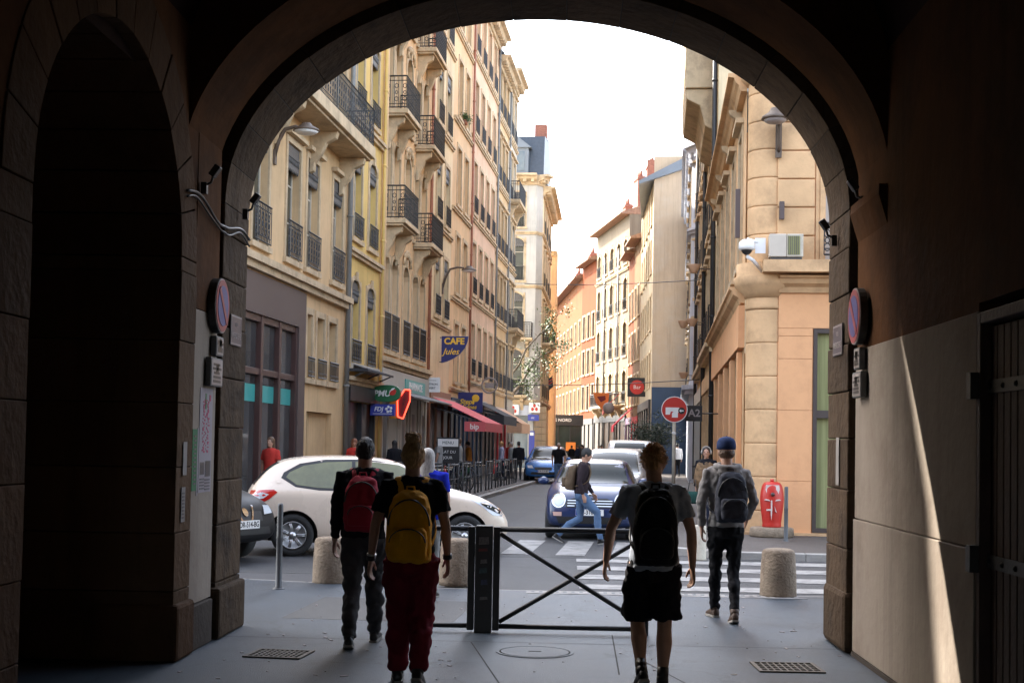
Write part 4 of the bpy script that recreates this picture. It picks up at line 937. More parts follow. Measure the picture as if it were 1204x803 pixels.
# --- left row, building with the brown shop cladding
r, f = left('corner_building', 'cream building with long iron balcony above a brown clad ground floor shop', 25.0, 36.2, 21.5, A['p_cream'])
B1 = (r, f); v0 = 25.0
for v in (26.0, 28.05, 30.62, 32.4, 35.0):
    f.window(v-v0, 5.8, 1.12, 2.65, 0, 'hood', 'scroll', True)
    for z in (9.65, 13.3, 16.9): f.window(v-v0, z, 1.12, 2.5, 0, 'hood', 'scroll' if z > 10 else None, z > 12)
for a_, b_ in ((32.08, 32.6), (33.05, 33.8), (34.27, 35.1)):
    f.window((a_+b_)/2-v0, 3.15, b_-a_, 1.55, 0, 'bare', 'bars', False, railh=.5)
f.hole(32.3-v0, 34.85-v0, 0.08, 2.35)                     # entrance recess
f.hole(25.6-v0, 31.25-v0, .3, 4.3)
f.wall()
f.balcony(30.6-v0, 9.5, 10.0, .8, 1.0, slab=.3)
g_ = Facade(r, S(-34, 25.0), S(UL, 25.0), SIDE_H, A['p_cream'], depth=9, sides=False)  # unseen wing added to block the sun beside the streak in the passage
for x in range(8):
    for z in (1.2, 5.8, 9.65, 13.3, 16.9): g_.window(25.5-(1.6+x*3.1), z, 1.12, 2.5, 0, 'hood', 'bars')
g_.wall('cross_street_wall'); mb = MB(); mb.prism([(16.05, SIDE_H-.3), (16.05, 21.5), (16.28, 21.65), (16.57, 22.36), (17.60, 22.65), (25.3, 22.65), (25.3, SIDE_H-.3)], lambda a, b, t: (a, t, b), -.02, 2.5); g_.part(mb, 'sun_streak_roof_edge', [A['zinc']]); mb = MB(); mb.box(0, 25.4, .1, 9, SIDE_H-.02, SIDE_H+.02); mb.box(0, 16, 8.9, 9, 0, SIDE_H-.03); g_.part(mb, 'flat_roof', [A['zinc']]); g_.course(5.2, .3, .2)  # stepped zinc roof edge is out of view, added to cut the sun streak
f.course(5.2, .3, .22); f.course(12.7, .2, .12); f.course(16.3, .2, .12); f.cornice(20.9, .7, .8)
mb = MB(); mb.box(0, 31.85-v0, -.06, -.002, 4.3, 5.15); mb.box(31.25-v0, 31.85-v0, -.06, -.002, .05, 4.3); mb.box(0, 25.6-v0, -.06, -.002, .05, 4.3)
mb.box(25.6-v0, 31.25-v0, -.06, .15, .05, .3)
f.part(mb, 'shop_cladding', [A['browncl']])
A['frame_br'] = pm('red_brown_shop_frame', (.065, .034, .03), .4, .1, 4, .03)
sf = MB(); xs = [25.6+i*(31.25-25.6)/4 for i in range(5)]
for x in xs: sf.box(x-v0-.09, x-v0+.09, -.02, .2, .3, 4.3)
sf.box(25.7-v0, 31.15-v0, .0, .17, 3.02, 3.16); sf.box(25.7-v0, 31.15-v0, .0, .17, .3, .5); sf.box(25.7-v0, 31.15-v0, .0, .17, 4.15, 4.3)
so = f.part(sf, 'shop_frame', [A['frame_br']], bevel=.01)
A['shopglass'] = pm('reflective_shop_glass', (.05, .05, .05), .03, .6, .6, 0, spec=.35)
for i in range(4):
    mb = MB(); mb.box(xs[i]-v0+.1, xs[i+1]-v0-.1, .1, .12, .5, 4.15); mb.build('shop_window', [A['shopglass']], so)
    mb = MB(); mb.box(xs[i]-v0+.1, xs[i+1]-v0-.1, .092, .098, 2.45, 2.82); mb.build('green_film', [A['teal']], so)
# entrance recess filling: beige side panel and dark door
mb = MB(); mb.box(32.95-v0, 34.84-v0, .15, .24, .08, 2.34); f.part(mb, 'entrance_panel', [A['p_cream']])
mb = MB(); mb.box(32.32-v0, 32.94-v0, .18, .24, .08, 2.3); mb.box(32.4-v0, 32.85-v0, .165, .178, .3, 2.1); f.part(mb, 'entrance_door', [A['frame_d']])
f.pipe(36.05-v0, .3, 20.8, A['pipe_g'], .07)

# --- yellow building
r, f = left('town_house', 'narrow yellow house with two columns of hooded windows above the tabac', 36.2, 40.6, 21.8, A['p_yellow']); v0 = 36.2
for v in (37.3, 39.3):
    for z, hh in ((3.8, 2.35), (7.3, 2.5), (10.95, 2.4), (14.4, 2.4), (17.9, 2.2)): f.window(v-v0, z, 1.05, hh, .28, 'arch', 'scroll', z < 11, railh=.65)
f.hole(.4, 4.05, .08, 2.75)
f.wall(); f.course(3.2, .22, .2); f.course(6.75, .2, .16); f.course(10.45, .2, .16); f.course(13.9, .2, .12); f.cornice(21.2, .6, .7)
f.pipe(40.5-v0, .3, 21, A['p_yellow'], .05)
mb = MB(); mb.box(.4, .75, -.03, .2, .08, 2.75); mb.box(2.2, 2.32, -.02, .2, .08, 2.75); mb.box(3.9, 4.05, -.03, .2, .08, 2.75); mb.box(.2, 4.2, -.14, -.002, 2.76, 3.18)
o = f.part(mb, 'shopfront', [A['shop_black']]); mb = MB(); mb.box(.75, 3.9, .12, .14, .1, 2.74); mb.build('shop_window', [A['shop_dark']], o)

# --- peach building with stacked balconies
r, f = left('town_house', 'peach house with stacked wrought iron balconies on carved consoles', 40.6, 49.3, 22.2, A['p_peach']); v0 = 40.6
rows3 = ((4.5, 3.0), (8.6, 2.55), (12.0, 2.5), (15.4, 2.5), (18.8, 2.1))
for v in (41.45, 42.85, 44.8, 46.55, 47.95):
    for i, (z, hh) in enumerate(rows3): f.window(v-v0, z, 1.08, hh, .45, 'arch', 'bars' if i == 0 else None, railh=1.15)
f.wall()
for z in (8.5, 11.9, 15.3, 18.7): f.balcony(42.15-v0, z, 2.35, .65); f.balcony(47.25-v0, z, 2.35, .65)
f.course(3.95, .3, .25); f.cornice(21.5, .7, .8); f.pipe(49.1-v0, .3, 21.4, A['pipe_r'], .06); f.pipe(.12, .3, 21.4, A['p_peach'], .05)
for k in range(4):                                       # carved cartouches over the middle windows
    z = (7.75, 11.25, 14.65, 18.05)[k]; mb = MB()
    for j in range(5): mb.ball((44.8-v0+(j-2)*.24, -.06, z+.14-.05*abs(j-2)), (.13, .07, .10), 8, 5)
    mb.tube([(44.8-v0+.62*math.cos(PI*i/8), -.06, z-.25+.5*math.sin(PI*i/8)) for i in range(9)], .05, 6)
    f.part(mb, 'carved_ornament', [A['trim']])
# white shopfront below
mb = MB()
for x in (.25, 1.35, 2.9, 3.3, 4.6, 5.1, 6.6, 7.1, 8.1): mb.box(x, x+.28, -.10, -.002, .08, 3.1)
mb.box(.0, 8.5, -.16, -.002, 3.1, 3.9)
o = f.part(mb, 'shopfront', [A['shop_w']], bevel=.01)
mb = MB(); mb.box(.2, 8.3, -.05, -.003, .1, 3.09); mb.build('shop_window', [A['shop_w']], o)
mb = MB()
for x in (.75, 3.75, 5.6, 7.5): mb.box(x, x+.5, -.062, -.052, .35, 2.6)
mb.build('pane', [A['shop_dark']], o)
mb = MB(); mb.box(3.6, 7.4, -.19, -.162, 3.3, 3.72); sg = mb.build('fascia_sign', [A['teal']], o)
lettering('PHARMACIE', .34, A['white'], sg, (5.5, -.194, 3.51), bold=.01, sx=1.4)
mb = MB(); mb.prism([(-.01, 3.3), (-.95, 3.02), (-.95, 2.97), (-.01, 3.22)], lambda a, b, t: (t, a-.16, b), .1, 7.8)
f.part(mb, 'canopy', [A['shop_black']])

# --- remaining buildings of the left row
def simple(label, v0, v1, H, mat, cols, rows, w=1.15, kind='plain', rail='bars', lamb=False, arch=0, pipe=None, courses=True, roofm=None):
    r, f = left('town_house', label, v0, v1, H, mat)
    for v in cols:
        for z, hh in rows: f.window(v-v0, z, w, hh, arch, kind, rail, lamb, railh=.75)
    f.wall()
    if courses:
        for z, hh in rows: f.course(z-.42, .16, .12)
    f.cornice(H-.6, .6, .65)
    if pipe: f.pipe(v1-v0-.12, .3, H-.6, pipe, .055)
    return r, f
rw = lambda z0, st, n, h: [(z0+st*i, h) for i in range(n)]
r4, f4 = simple('pale cream house with grey window blinds behind the curved street lamp', 49.3, 54.6, 22.3, A['p_pale'], (51.2, 53.3), rw(6.5, 3.7, 4, 2.35), 1.1, 'plain', 'scroll', True, pipe=None)
r5, f5 = simple('light orange house with tall bare windows and a potted plant on its sill', 54.6, 60.0, 22.4, A['p_orange'], (56.4, 58.5), rw(4.2, 3.7, 5, 2.4), 1.15, 'plain', None, pipe=A['pipe_r'])
r6, f6 = simple('pink house with four columns of railed windows', 60.0, 69.4, 22.6, A['p_pink'], (61.4, 63.6, 65.8, 68.0), rw(4.7, 3.7, 5, 2.35), 1.15, 'plain', 'bars', pipe=A['pipe_g'])
r7, f7 = simple('cream house with three columns of small iron balconies near the row end', 69.4, 74.8, 21.8, A['p_cream'], (70.4, 72.1, 73.8), rw(4.6, 3.6, 5, 2.3), 1.1, 'hood', 'scroll', pipe=A['pipe_g'])
r8, f8 = simple('off white house with heavy cornice closing the left row', 74.8, 79.0, 22.6, A['p_white'], (76.0, 77.8), rw(4.6, 3.6, 5, 2.4), 1.15, 'hood', 'scroll')
for f in (f8,):
    f.balcony(2.1, 8.1, 3.4, .6, slab=.18, style='bars'); f.balcony(2.1, 15.3, 3.4, .6, slab=.18, style='bars')
ro = f7.roof(2.2, .3, A['slate'], .35)
for x in (1.2, 3.6):
    mb = MB(); mb.box(x-.5, x+.5, .3, 2.2, 21.9, 23.5); mb.prism([(-.65, 23.5), (.65, 23.5), (0, 24.0)], lambda a, b, t: (x+a, t, b), .15, 2.3); f7_d = mb.build('dormer', [A['slate']], ro)
f6.roof(1.5, .4, A['slate'])
# ground floors of the far part: shop fronts
def shop(f, x0, x1, zt, mat, panes, fascia=.5, dark='shop_dark', text=None, tmat=None, name='shopfront'):
    mb = MB(); mb.box(x0, x1, -.14, -.002, zt-fascia, zt)
    n = panes; w = (x1-x0)/n
    for i in range(n+1): mb.box(x0+i*w-.07, x0+i*w+.07, -.12, -.002, .08, zt-fascia)
    mb.box(x0, x1, -.10, -.002, .08, .5)
    o = f.part(mb, name, [mat], bevel=.01)
    for i in range(n):
        m2 = MB(); m2.box(x0+i*w+.075, x0+(i+1)*w-.075, -.04, -.02, .5, zt-fascia); m2.build('shop_window', [A[dark]], o)
    if text: lettering(text, fascia*.55, tmat or A['white'], o, ((x0+x1)/2, -.146, zt-fascia/2))
    return o
A['shop_brown'] = A['wood']
shop(f4, .2, 5.1, 3.6, A['shop_brown'], 3); shop(f5, .2, 5.2, 3.5, A['shop_blue'], 4); shop(f6, .2, 4.5, 3.5, A['shop_blue'], 3)
shop(f6, 4.8, 9.2, 3.6, A['shop_black'], 3); shop(f7, .2, 5.2, 3.5, A['awn_red'], 3); shop(f8, .3, 4.0, 3.7, A['shop_w'], 2)

# --- white corner building beyond the cross street
ca, cb, cc = S(-13.3, 88), S(-8.1, 88), S(-7.75, 88.7)
r = thing('corner_building', 'white corner building with slate mansard and arched iron railed windows', 'building', S(-8.5, 90)[:], 0)
ff = Facade(r, ca, cb, 19.2, A['p_grey'], depth=7, sides=False); ch = Facade(r, cb, cc, 19.2, A['p_grey'], depth=1, sides=False); fs = Facade(r, cc, S(-8.2, 101.5), 18.6, A['p_pale'], depth=7)
for z, hh in ((4.9, 2.9), (8.6, 2.9), (12.3, 2.8), (15.8, 2.3)):
    for x in (1.2, 3.75):
        o = ff.window(x, z, 1.35, hh, .4, 'arch', 'scroll', True, pane=0, railh=.9)
    for x in (2.2, 5.0, 7.8, 10.6): fs.window(x, z-.1, 1.1, hh-.3, 0, 'hood', 'bars')
ff.hole(2.6, 5.0, .1, 3.5); ff.wall(); ch.wall(); fs.wall()
ff.balcony(3.75, 8.5, 2.6, .75, 1.0); ff.balcony(3.75, 4.8, 2.0, .5, 1.0); fs.balcony(3.6, 8.4, 4.5, .7, 1.0)
for q in (ff, ch, fs):
    q.course(4.2, .3, .2); q.course(11.8, .2, .12); q.course(15.3, .2, .12); q.cornice(q.H-.65, .65, .8)
mb = MB(); mb.box(2.6, 2.75, .05, .15, .1, 3.5); mb.box(4.85, 5.0, .05, .15, .1, 3.5); mb.box(2.75, 4.85, .05, .15, 2.35, 2.5); mb.box(3.7, 3.85, .05, .15, .1, 3.5)
o = ff.part(mb, 'shopfront', [A['shop_w']]); mb = MB(); mb.box(2.75, 4.85, .16, .18, .1, 3.5); mb.build('shop_window', [A['glass_l']], o)
mb = MB(); mb.box(2.5, 5.1, -.12, -.002, 3.5, 4.15); ff.part(mb, 'fascia', [A['p_blue']])
mb = MB(); z = .1
while z < 3.9: ch_b = mb.box(.1, 1.6, -.03, -.001, z, z+.40); z += .45
ch.part(mb, 'rusticated_blocks', [A['p_pale']], bevel=.01)
mb = MB(); mb.prism([(.1, 19.2), (.7, 21.9), (4.5, 22.4), (6.9, 19.2)], lambda a, b, t: (t, a, b), .3, 5.6)
o = ff.part(mb, 'mansard_roof', [A['slate']])
mb = MB(); mb.box(3.1, 4.6, -.05, 1.5, 19.25, 21.0); mb.prism([(2.9, 21.0), (4.8, 21.0), (3.85, 21.75)], lambda a, b, t: (a, t, b), -.2, 1.7)
d = mb.build('dormer', [A['zinc']], o); mb = MB(); mb.box(3.35, 3.8, -.08, -.052, 19.5, 20.75); mb.box(3.9, 4.35, -.08, -.052, 19.5, 20.75); mb.build('pane', [A['glass_l']], d)
mb = MB(); mb.box(4.8, 5.6, 2, 2.8, 22, 23.0); mb.build('chimney', [A['brick']], o)

# orange rendered house further left with vertical painted letters
r, f = mk('town_house', 'tall orange cream house with faded red painted vertical letters, beyond the white corner building', S(-10.5, 102.5), S(-7.85, 102.5), 16.3, A['p_orange'], depth=1.5)
f.wall(); f.cornice(15.9, .4, .3)
A['redpaint'] = pm('faded_red_lettering', (.42, .08, .04), .9, .3, 4, 0)
for tx_, z_, sz in (('Val', 12.6, .75), ('HOTEL', 9.3, .72)):
    lettering(tx_, sz, A['redpaint'], r, (f.base.x+f.R[0][0]*2.3, f.base.y-.03, z_), (PI/2, PI/2, f.ang), name='painted_letter', bold=.02)

# --- right side: corner building with sandstone ground floor
r = thing('corner_building', 'two storey sandstone corner building with rounded banded pilaster', 'building', S(2.5, 30)[:], 0)
VC = 25.5
fr = Facade(r, S(2.16, VC), S(9.0, VC), 9.3, A['sandstone'], depth=10, sides=False)
fr.hole(.66, 3.4, .12, 3.86); fr.hole(.86, 2.26, 5.15, 8.0)
fr.wall('front_wall')
# cladding joints : thin recessed lines are modelled as slabs
mb = MB(); cols = [(0, .64)]
for (z0, z1) in ((.1, 1.05), (1.055, 2.35), (2.355, 3.3), (3.305, 3.72)): mb.box(0.02, .645, -.03, -.001, z0, z1)
mb.box(0.02, 3.6, -.03, -.001, 3.87, 4.72); mb.box(3.42, 6.8, -.03, -.001, .1, 3.865); mb.box(.02, .645, -.03, -.001, 3.725, 3.865)
fr.part(mb, 'cladding_slabs', [A['sandstone']], bevel=.006)
mb = MB(); mb.box(.66, 3.4, -.04, .05, 3.78, 3.86); mb.box(.66, .73, -.04, .05, .12, 3.78); mb.box(.73, 3.33, -.03, .05, 2.22, 2.36); mb.box(3.33, 3.4, -.04, .05, .12, 3.78); mb.box(.73, 3.33, -.04, .05, .12, .2); mb.box(2.0, 2.06, -.03, .05, .2, 2.22)
o = fr.part(mb, 'window', [A['frame_d']]); mb = MB(); mb.box(.73, 3.33, .06, .08, .2, 3.78); mb.build('pane', [A['curtain']], o)
mb = MB(); mb.box(-1.0, 6.8, -.10, -.001, .0, .11); fr.part(mb, 'base_course', [A['ashlar']])
# upper front: banded stone
mb = MB(); z = 5.05; k = 0
while z < 9.2:
    mb.box(-.02, .66, -.05, -.001, z+.008, z+.52); z += .53
fr.part(mb, 'stone_bands', [A['ashlar']], bevel=.02)
mb = MB(); mb.box(.68, .75, -.03, -.001, 5.06, 9.2); mb.box(.755, .85, -.06, -.001, 5.06, 9.2); fr.part(mb, 'window_surround', [A['ashlar']])
mb = MB(); mb.box(.87, 2.25, .10, .14, 5.16, 7.98)
o = fr.part(mb, 'shutters', [A['p_grey']])
mb = MB(); z = 5.2
while z < 7.9: mb.box(1.05, 2.22, .07, .098, z, z+.3); z += .34
mb.build('slats', [A['ashlar']], o)
ry = fr.link(railing_mesh(2.6, .62, 'scroll'), 'railing', 2.08, -.40, 5.12)
# street side facade
st = Facade(r, S(UR, 39.4), S(UR, 26.1), 9.3, A['ashlar'], depth=10, sides=False)
L = st.L
ops = [(L-3.1, L-.9), (L-5.9, L-3.7), (L-8.7, L-6.5), (L-11.5, L-9.3)]
for a_, b_ in ops: st.hole(a_, b_, .1, 3.5)
for x in (L-1.6, L-4.2, L-6.8, L-9.4, L-12.0): st.window(x, 5.3, 1.05, 2.6, 0, 'hood', None)
st.wall('side_wall')
for a_, b_ in ops:
    mb = MB(); mb.box(a_, b_, .2, .24, .1, 3.5); st.part(mb, 'shop_window', [A['shopglass']])
for a_, b_ in ops:
    for q0, q1 in ((a_-.30, a_-.02), (b_+.02, b_+.30)):
        mb = MB(); mb.box(q0, q1, -.10, -.001, .1, 3.5); st.part(mb, 'pilaster', [A['sandstone']], bevel=.01)
mb = MB(); mb.box(0, L, -.12, -.001, 3.55, 4.35); st.part(mb, 'fascia_band', [A['sandstone']])
# cornice at 4.7 wrapping round and balcony slab
prof = [(0, 0), (-.08, 0), (-.12, .10), (-.22, .16), (-.25, .24), (-.30, .26), (-.30, .30), (0, .30)]
mb = MB(); mb.prism(prof, lambda a, b, t: (t, a-.001, 4.40+b), 0, L-.02); st.part(mb, 'cornice', [A['ashlar']])
mb = MB(); mb.prism(prof, lambda a, b, t: (t, a-.001, 4.52+b), .02, 6.8); mb.box(-.3, 6.8, -.5, -.001, 4.86, 5.08); fr.part(mb, 'cornice', [A['ashlar']])
st.cornice(8.45, .35, .36, A['ashlar'], False)
for k in range(4):
    x = L*(k+.5)/4; mb = MB()
    mb.prism([(0, 0), (-.26, 0), (-.23, -.10), (-.13, -.17), (-.08, -.3), (0, -.34)], lambda a, b, t: (x+t, a-.001, 8.48+b), -.09, .09)
    st.part(mb, 'corbel', [A['trim']])
# rounded corner pilaster, banded
mb = MB(); cpos = S(2.02, 25.88); z = .0; k = 0; rr = random.Random(4)
while z < 4.3:
    h = .62 if k else .5
    mb.lathe([(.395, z+.002), (.410, z+.008), (.415, z+.02), (.4155, z+.05), (.4155, z+h-.05), (.415, z+h-.02), (.410, z+h-.008), (.395, z+h-.002)], (cpos.x, cpos.y, 0), 28); z += h; k += 1
    if z+.62 > 4.45: break
mb.lathe([(.42, z+.005), (.44, z+.05), (.42, z+.1), (.415, 4.45)], (cpos.x, cpos.y, 0), 28)
z = 5.09
while z < 9.2:
    mb.lathe([(.385, z+.002), (.405, z+.010), (.41, z+.025), (.4105, z+.06), (.4105, z+.47), (.41, z+.505), (.405, z+.52), (.385, z+.528)], (cpos.x, cpos.y, 0), 28); z += .53
mb.lathe([(.44, 4.45), (.48, 4.55), (.62, 4.66), (.66, 4.82), (.6, 4.85), (.6, 5.08)], (cpos.x, cpos.y, 0), 28)
mb.lathe([(.45, 8.5), (.55, 8.62), (.6, 8.8), (.45, 8.82)], (cpos.x, cpos.y, 0), 28)
o = mb.build('corner_pilaster', [A['ashlar']], r); o.location = -r.location
mb = MB(); mb.box(cpos.x-.01, cpos.x+6.9, cpos.y-.0, cpos.y+8, 9.2, 9.35)
o = mb.build('flat_roof', [A['zinc']], r); o.location = -r.location

# --- right side further on
def right(label, v0, v1, H, mat, cols, rows, u0=UR, u1=UR, w=1.1, kind='plain', rail='bars', name='town_house', arch=0, depth=8, **k):
    r, f = mk(name, label, S(u1, v1), S(u0, v0), H, mat, depth=depth)
    for v in cols:
        for z, hh in rows: f.window(f.L-(v-v0), z, w, hh, arch, kind, rail)
    f.wall(); return r, f
r, f = right('tall cream stone building with carved consoles, behind the sandstone corner building', 39.5, 48, 18.6, A['p_pale'], (40.8, 43, 45.2, 47.1), rw(5.2, 3.5, 4, 2.4), kind='hood', rail='scroll')
f.cornice(18.0, .6, .9); f.course(4.4, .3, .3); f.bay = None; mbb = MB(); mbb.box(f.L-6.3, f.L-.9, -.95, -.001, 12.3, 16.5); mbb.prism([(0, 0), (-.95, 0), (-.9, -.3), (-.5, -.5), (-.35, -1.1), (0, -1.3)], lambda a, b, t: (t, a-.001, 12.29+b), f.L-6.2, f.L-1.0); f.part(mbb, 'bay', [A['trim']], bevel=.03); f.pipe(.2, .3, 17.9, A['iron'], .07); f.pipe(f.L-.2, .3, 17.9, A['iron'], .07)
shop(f, .4, f.L-.3, 3.9, A['ashlar'], 4)
r, f = right('cream stone building with carved window heads and dark downpipe, beyond the consoled one', 48, 58, 19.0, A['p_cream'], (49.5, 51.8, 54.1, 56.4), rw(5.0, 3.5, 4, 2.4), kind='hood', rail='scroll')
f.cornice(18.4, .6, .8); f.course(4.3, .3, .25); f.pipe(.3, .3, 18.2, A['iron'], .07); ro = f.roof(1.4); f.chimney(ro, 2, 1.5, 1.0, 19, 22.5, 2)
shop(f, .3, f.L-.3, 3.8, A['shop_w'], 5)
# white stone building with bluish shade in its colour: its front end wall faces the viewer
r = thing('town_house', 'white stone building with moulded cornice, between the beige gable and the cream row', 'building', S(1.6, 64)[:], 0)
fe = Facade(r, S(1.35, 61.5), S(3.0, 58.2), 15.2, A['p_blue'], depth=.3, sides=False)
f2 = Facade(r, S(1.6, 79.5), S(1.35, 61.5), 15.2, A['p_blue'], depth=9)
for z, hh in rw(4.8, 3.5, 3, 2.4): fe.window(1.0, z, .95, hh, 0, 'hood', 'bars'); [f2.window(x, z, 1.1, hh, 0, 'hood', 'bars') for x in (2.5, 6, 9.5, 13, 16.5)]
fe.wall(); f2.wall()
for q in (fe, f2): q.cornice(14.4, .8, .45, A['p_blue']); q.course(11.2, .25, .2, mat=A['p_blue']); q.course(4.0, .4, .35, mat=A['p_blue'])
# beige gable
r = thing('town_house', 'house with a tall blank beige gable wall and patched plaster facing the street', 'building', S(1, 82)[:], 0)
fg = Facade(r, S(-.45, 80), S(3.2, 80), 18.7, A['p_beige'], depth=9, sides=True)
fg.hole(.0001, 3.6, .1, 5.0) if False else None
fg.wall('gable_wall')
mb = MB(); mb.box(.02, 3.5, -.06, -.001, .05, 5.1); fg.part(mb, 'dark_painted_base', [A['shop_blue']])
fq = Facade(r, S(-1.35, 94), S(-.45, 80), 17.2, plaster('street_wall_cream_plaster', (.42, .34, .23)), depth=.3, sides=False)  # plain even cream plaster on the gable house's street side
for x in (12.3, 9.8, 7.2, 4.6, 2): [fq.window(x, z, 1.0, 2.0, 0, 'plain', None) for z in (5.2, 8.6, 12.0, 14.9)]
fq.wall('street_wall')
mb = MB(); mb.prism([(-.9, 17.0), (-.9, 17.2), (3.8, 19.6), (3.8, 18.6)], lambda a, b, t: (a, t, b), -.3, 12)
o = fg.part(mb, 'roof', [A['zinc']]); mb = MB(); mb.box(2.6, 3.3, 1, 1.8, 19, 20.6); mb.build('chimney', [A['brick']], o); mb = MB(); mb.box(-.5, .3, 8, 9.2, 17, 20.2); mb.build('chimney', [A['brick']], o)
shop(fq, .3, fq.L-.4, 4.4, A['shop_black'], 5)
fg.roofline = None

A['f_white'] = plaster('far_white_plaster', (.21, .175, .125)); A['f_pale'] = plaster('far_ochre_plaster', (.20, .12, .06)); A['f_gable'] = pm('gable_plaster', (.46, .33, .21), .88, .06, .5, .12, 9, (.50, .42, .33), .8, .25, streak=.2)
# houses beyond the bend, facing left, catching the sun
def cam_xy(c, d):                              # lateral and depth from the viewpoint to world
    ps = rad(2.25); return Vector((c*math.cos(ps)-d*math.sin(ps), c*math.sin(ps)+d*math.cos(ps), 0))
def far(label, p_far, p_near, H, mat, ncol, rows, roofm='tile', w=1.15, arch=0, rail=None, name='town_house', roofh=1.8, group=None, kind='plain', depth=9):
    r, f = mk(name, label, p_far, p_near, H, mat, depth=depth)
    for i in range(ncol):
        for z, hh in rows: f.window(f.L*(i+.5)/ncol, z, w*1.12, hh*1.08, arch, 'shut' if kind == 'plain' else kind, rail, pane=0)
    f.wall(); ro = f.roof(roofh, .75, A[roofm])
    return r, f, ro
P = [cam_xy(*q) for q in ((8.75, 93.5), (8.72, 98), (8.70, 102.5), (7.0, 115), (6.15, 121.5), (4.5, 150))]
r, f, ro = far('narrow ochre house with projecting roof eaves, sunlit, just beyond the beige gable house', P[1], P[0], 16, A['f_pale'], 2, rw(4.6, 3.1, 3, 1.9), w=.95); f.chimney(ro, 1.8, .9, 1.5, 16.2, 21.6, 3); shop(f, .2, f.L-.2, 3.7, A['awn_red'], 2)
r, f, ro = far('narrow terracotta house with deep brown eaves between ochre and white houses', P[2], P[1], 15.6, A['p_terra'], 2, rw(4.6, 3.1, 3, 1.9), w=1.0); shop(f, .2, f.L-.2, 3.7, A['shop_purple'], 2)
r, f, ro = far('broad white five bay house with arched windows and stacked chimneys', P[3], P[2], 19.2, A['f_white'], 5, ((4.9, 2.3), (8.5, 2.4), (12.0, 2.3), (15.6, 1.7)), 'tile', 1.15, .35, 'bars', kind='arch'); f.course(15.0, .2, .15); f.course(4.3, .2, .2)
f.chimney(ro, 11.4, 1.0, 1.5, 19.3, 22.2, 4); f.chimney(ro, 4.5, 1.6, 1.1, 19.3, 21.3, 3); f.balcony(6.5, 4.75, 9, .8, 1.0, style='bars'); shop(f, .3, f.L-.3, 4.0, A['shop_black'], 6)
for x in (3.9, 9.2): f.pipe(x, .3, 17, A['pipe_g'], .06)
r, f, ro = far('terracotta orange house, three bays, shaded in its lower half', P[4], P[3], 17.4, A['p_terra'], 3, rw(4.7, 3.1, 3, 1.9), w=1.1); f.chimney(ro, 3, 1.2, 1.3, 17.6, 19.8, 3); shop(f, .3, f.L-.3, 3.9, A['shop_black'], 3)
r, f, ro = far('long salmon house with many windows where the street bends left', P[5], P[4], 16.6, A['p_salmon'], 8, rw(4.6, 3.1, 3, 1.9), w=1.1, rail=None); f.chimney(ro, 24, 1.4, 1.8, 16.8, 19.4, 4); f.chimney(ro, 12, 1.4, 1.8, 16.8, 19.0, 4); shop(f, .3, f.L-.3, 3.9, A['shop_black'], 8)
r, f, ro = far('dark roofed house closing the far end of the street', cam_xy(-6, 158), cam_xy(5.2, 158), 14.0, A['p_cream'], 5, rw(4.6, 3.1, 3, 1.9), 'slate', 1.1, roofh=3.0)

# glazed dark pavilion LE NORD
r = thing('pavilion', 'dark glazed restaurant pavilion signed LE NORD at the end of the street', 'pavilion', cam_xy(3.6, 112)[:], rad(2.25))
mb = MB(); mb.box(-1.8, 2.2, 0, 3, 0, .5); mb.box(-1.9, 2.3, -.1, 3, 3.2, 4.1)
for x in (-1.8, -.8, .2, 1.2, 2.1): mb.box(x, x+.1, -.02, .1, .5, 3.2)
mb.build('frame', [A['shop_black']], r, bevel=.01)
mb = MB(); mb.box(-1.75, 2.15, .04, 2.9, .5, 3.2); mb.build('glazing', [A['glass']], r)
lettering('LE NORD', .34, A['white'], r, (.55, -.115, 3.65), sx=1.1, bold=.006)
for x in (-1.2, 1.3):
    mb = MB(); mb.box(x-.4, x+.4, -.14, -.1, 1.15, 1.85); mb.build('menu_panel', [A['orange']], r)
# ------------------------------------------------------------------ street furniture and fittings
# black fence: box post and X braced panels
fz = thing('barrier', 'black metal barrier with X braced panel and sticker covered box post', 'barrier', (-.69, 11.95, 0), rad(.5))
mb = MB(); mb.box(-.075, .075, -.05, .10, 0, .93); o = mb.build('box_post', [A['iron']], fz, bevel=.008)
for k, (z, w_, h_, c) in enumerate(((.80, .09, .07, 'white'), (.62, .06, .04, 'white'), (.54, .07, .05, 'teal'), (.30, .07, .03, 'white'), (.72, .08, .03, 'red'), (.44, .06, .05, 'blue'))):
    m2 = MB(); m2.prism([(-w_/2, -h_/2), (w_/2, -h_/2+.006), (w_/2-.004, h_/2), (-w_/2+.003, h_/2-.004)], lambda a, b, t: (a+.012*math.sin(k*3), t, b+z), -.0535, -.0505)
    A.setdefault('stk_'+c, pm('worn_sticker_'+c, tuple(x*.35 for x in MATS[c+'_enamel'].node_tree.nodes['Principled BSDF'].inputs['Base Color'].default_value[:3]) if 0 else {'white': (.16, .15, .15), 'teal': (.05, .09, .10), 'red': (.14, .03, .03), 'blue': (.05, .06, .12)}[c], .6, .5, 40, 0))
    m2.build('sticker', [A['stk_'+c]], o)
for sx in (-1, 1):
    mb = MB(); mb.box(sx*.082, sx*.14, -.03, .05, .02, .92); mb.build('panel_post', [A['iron']], fz, bevel=.006)
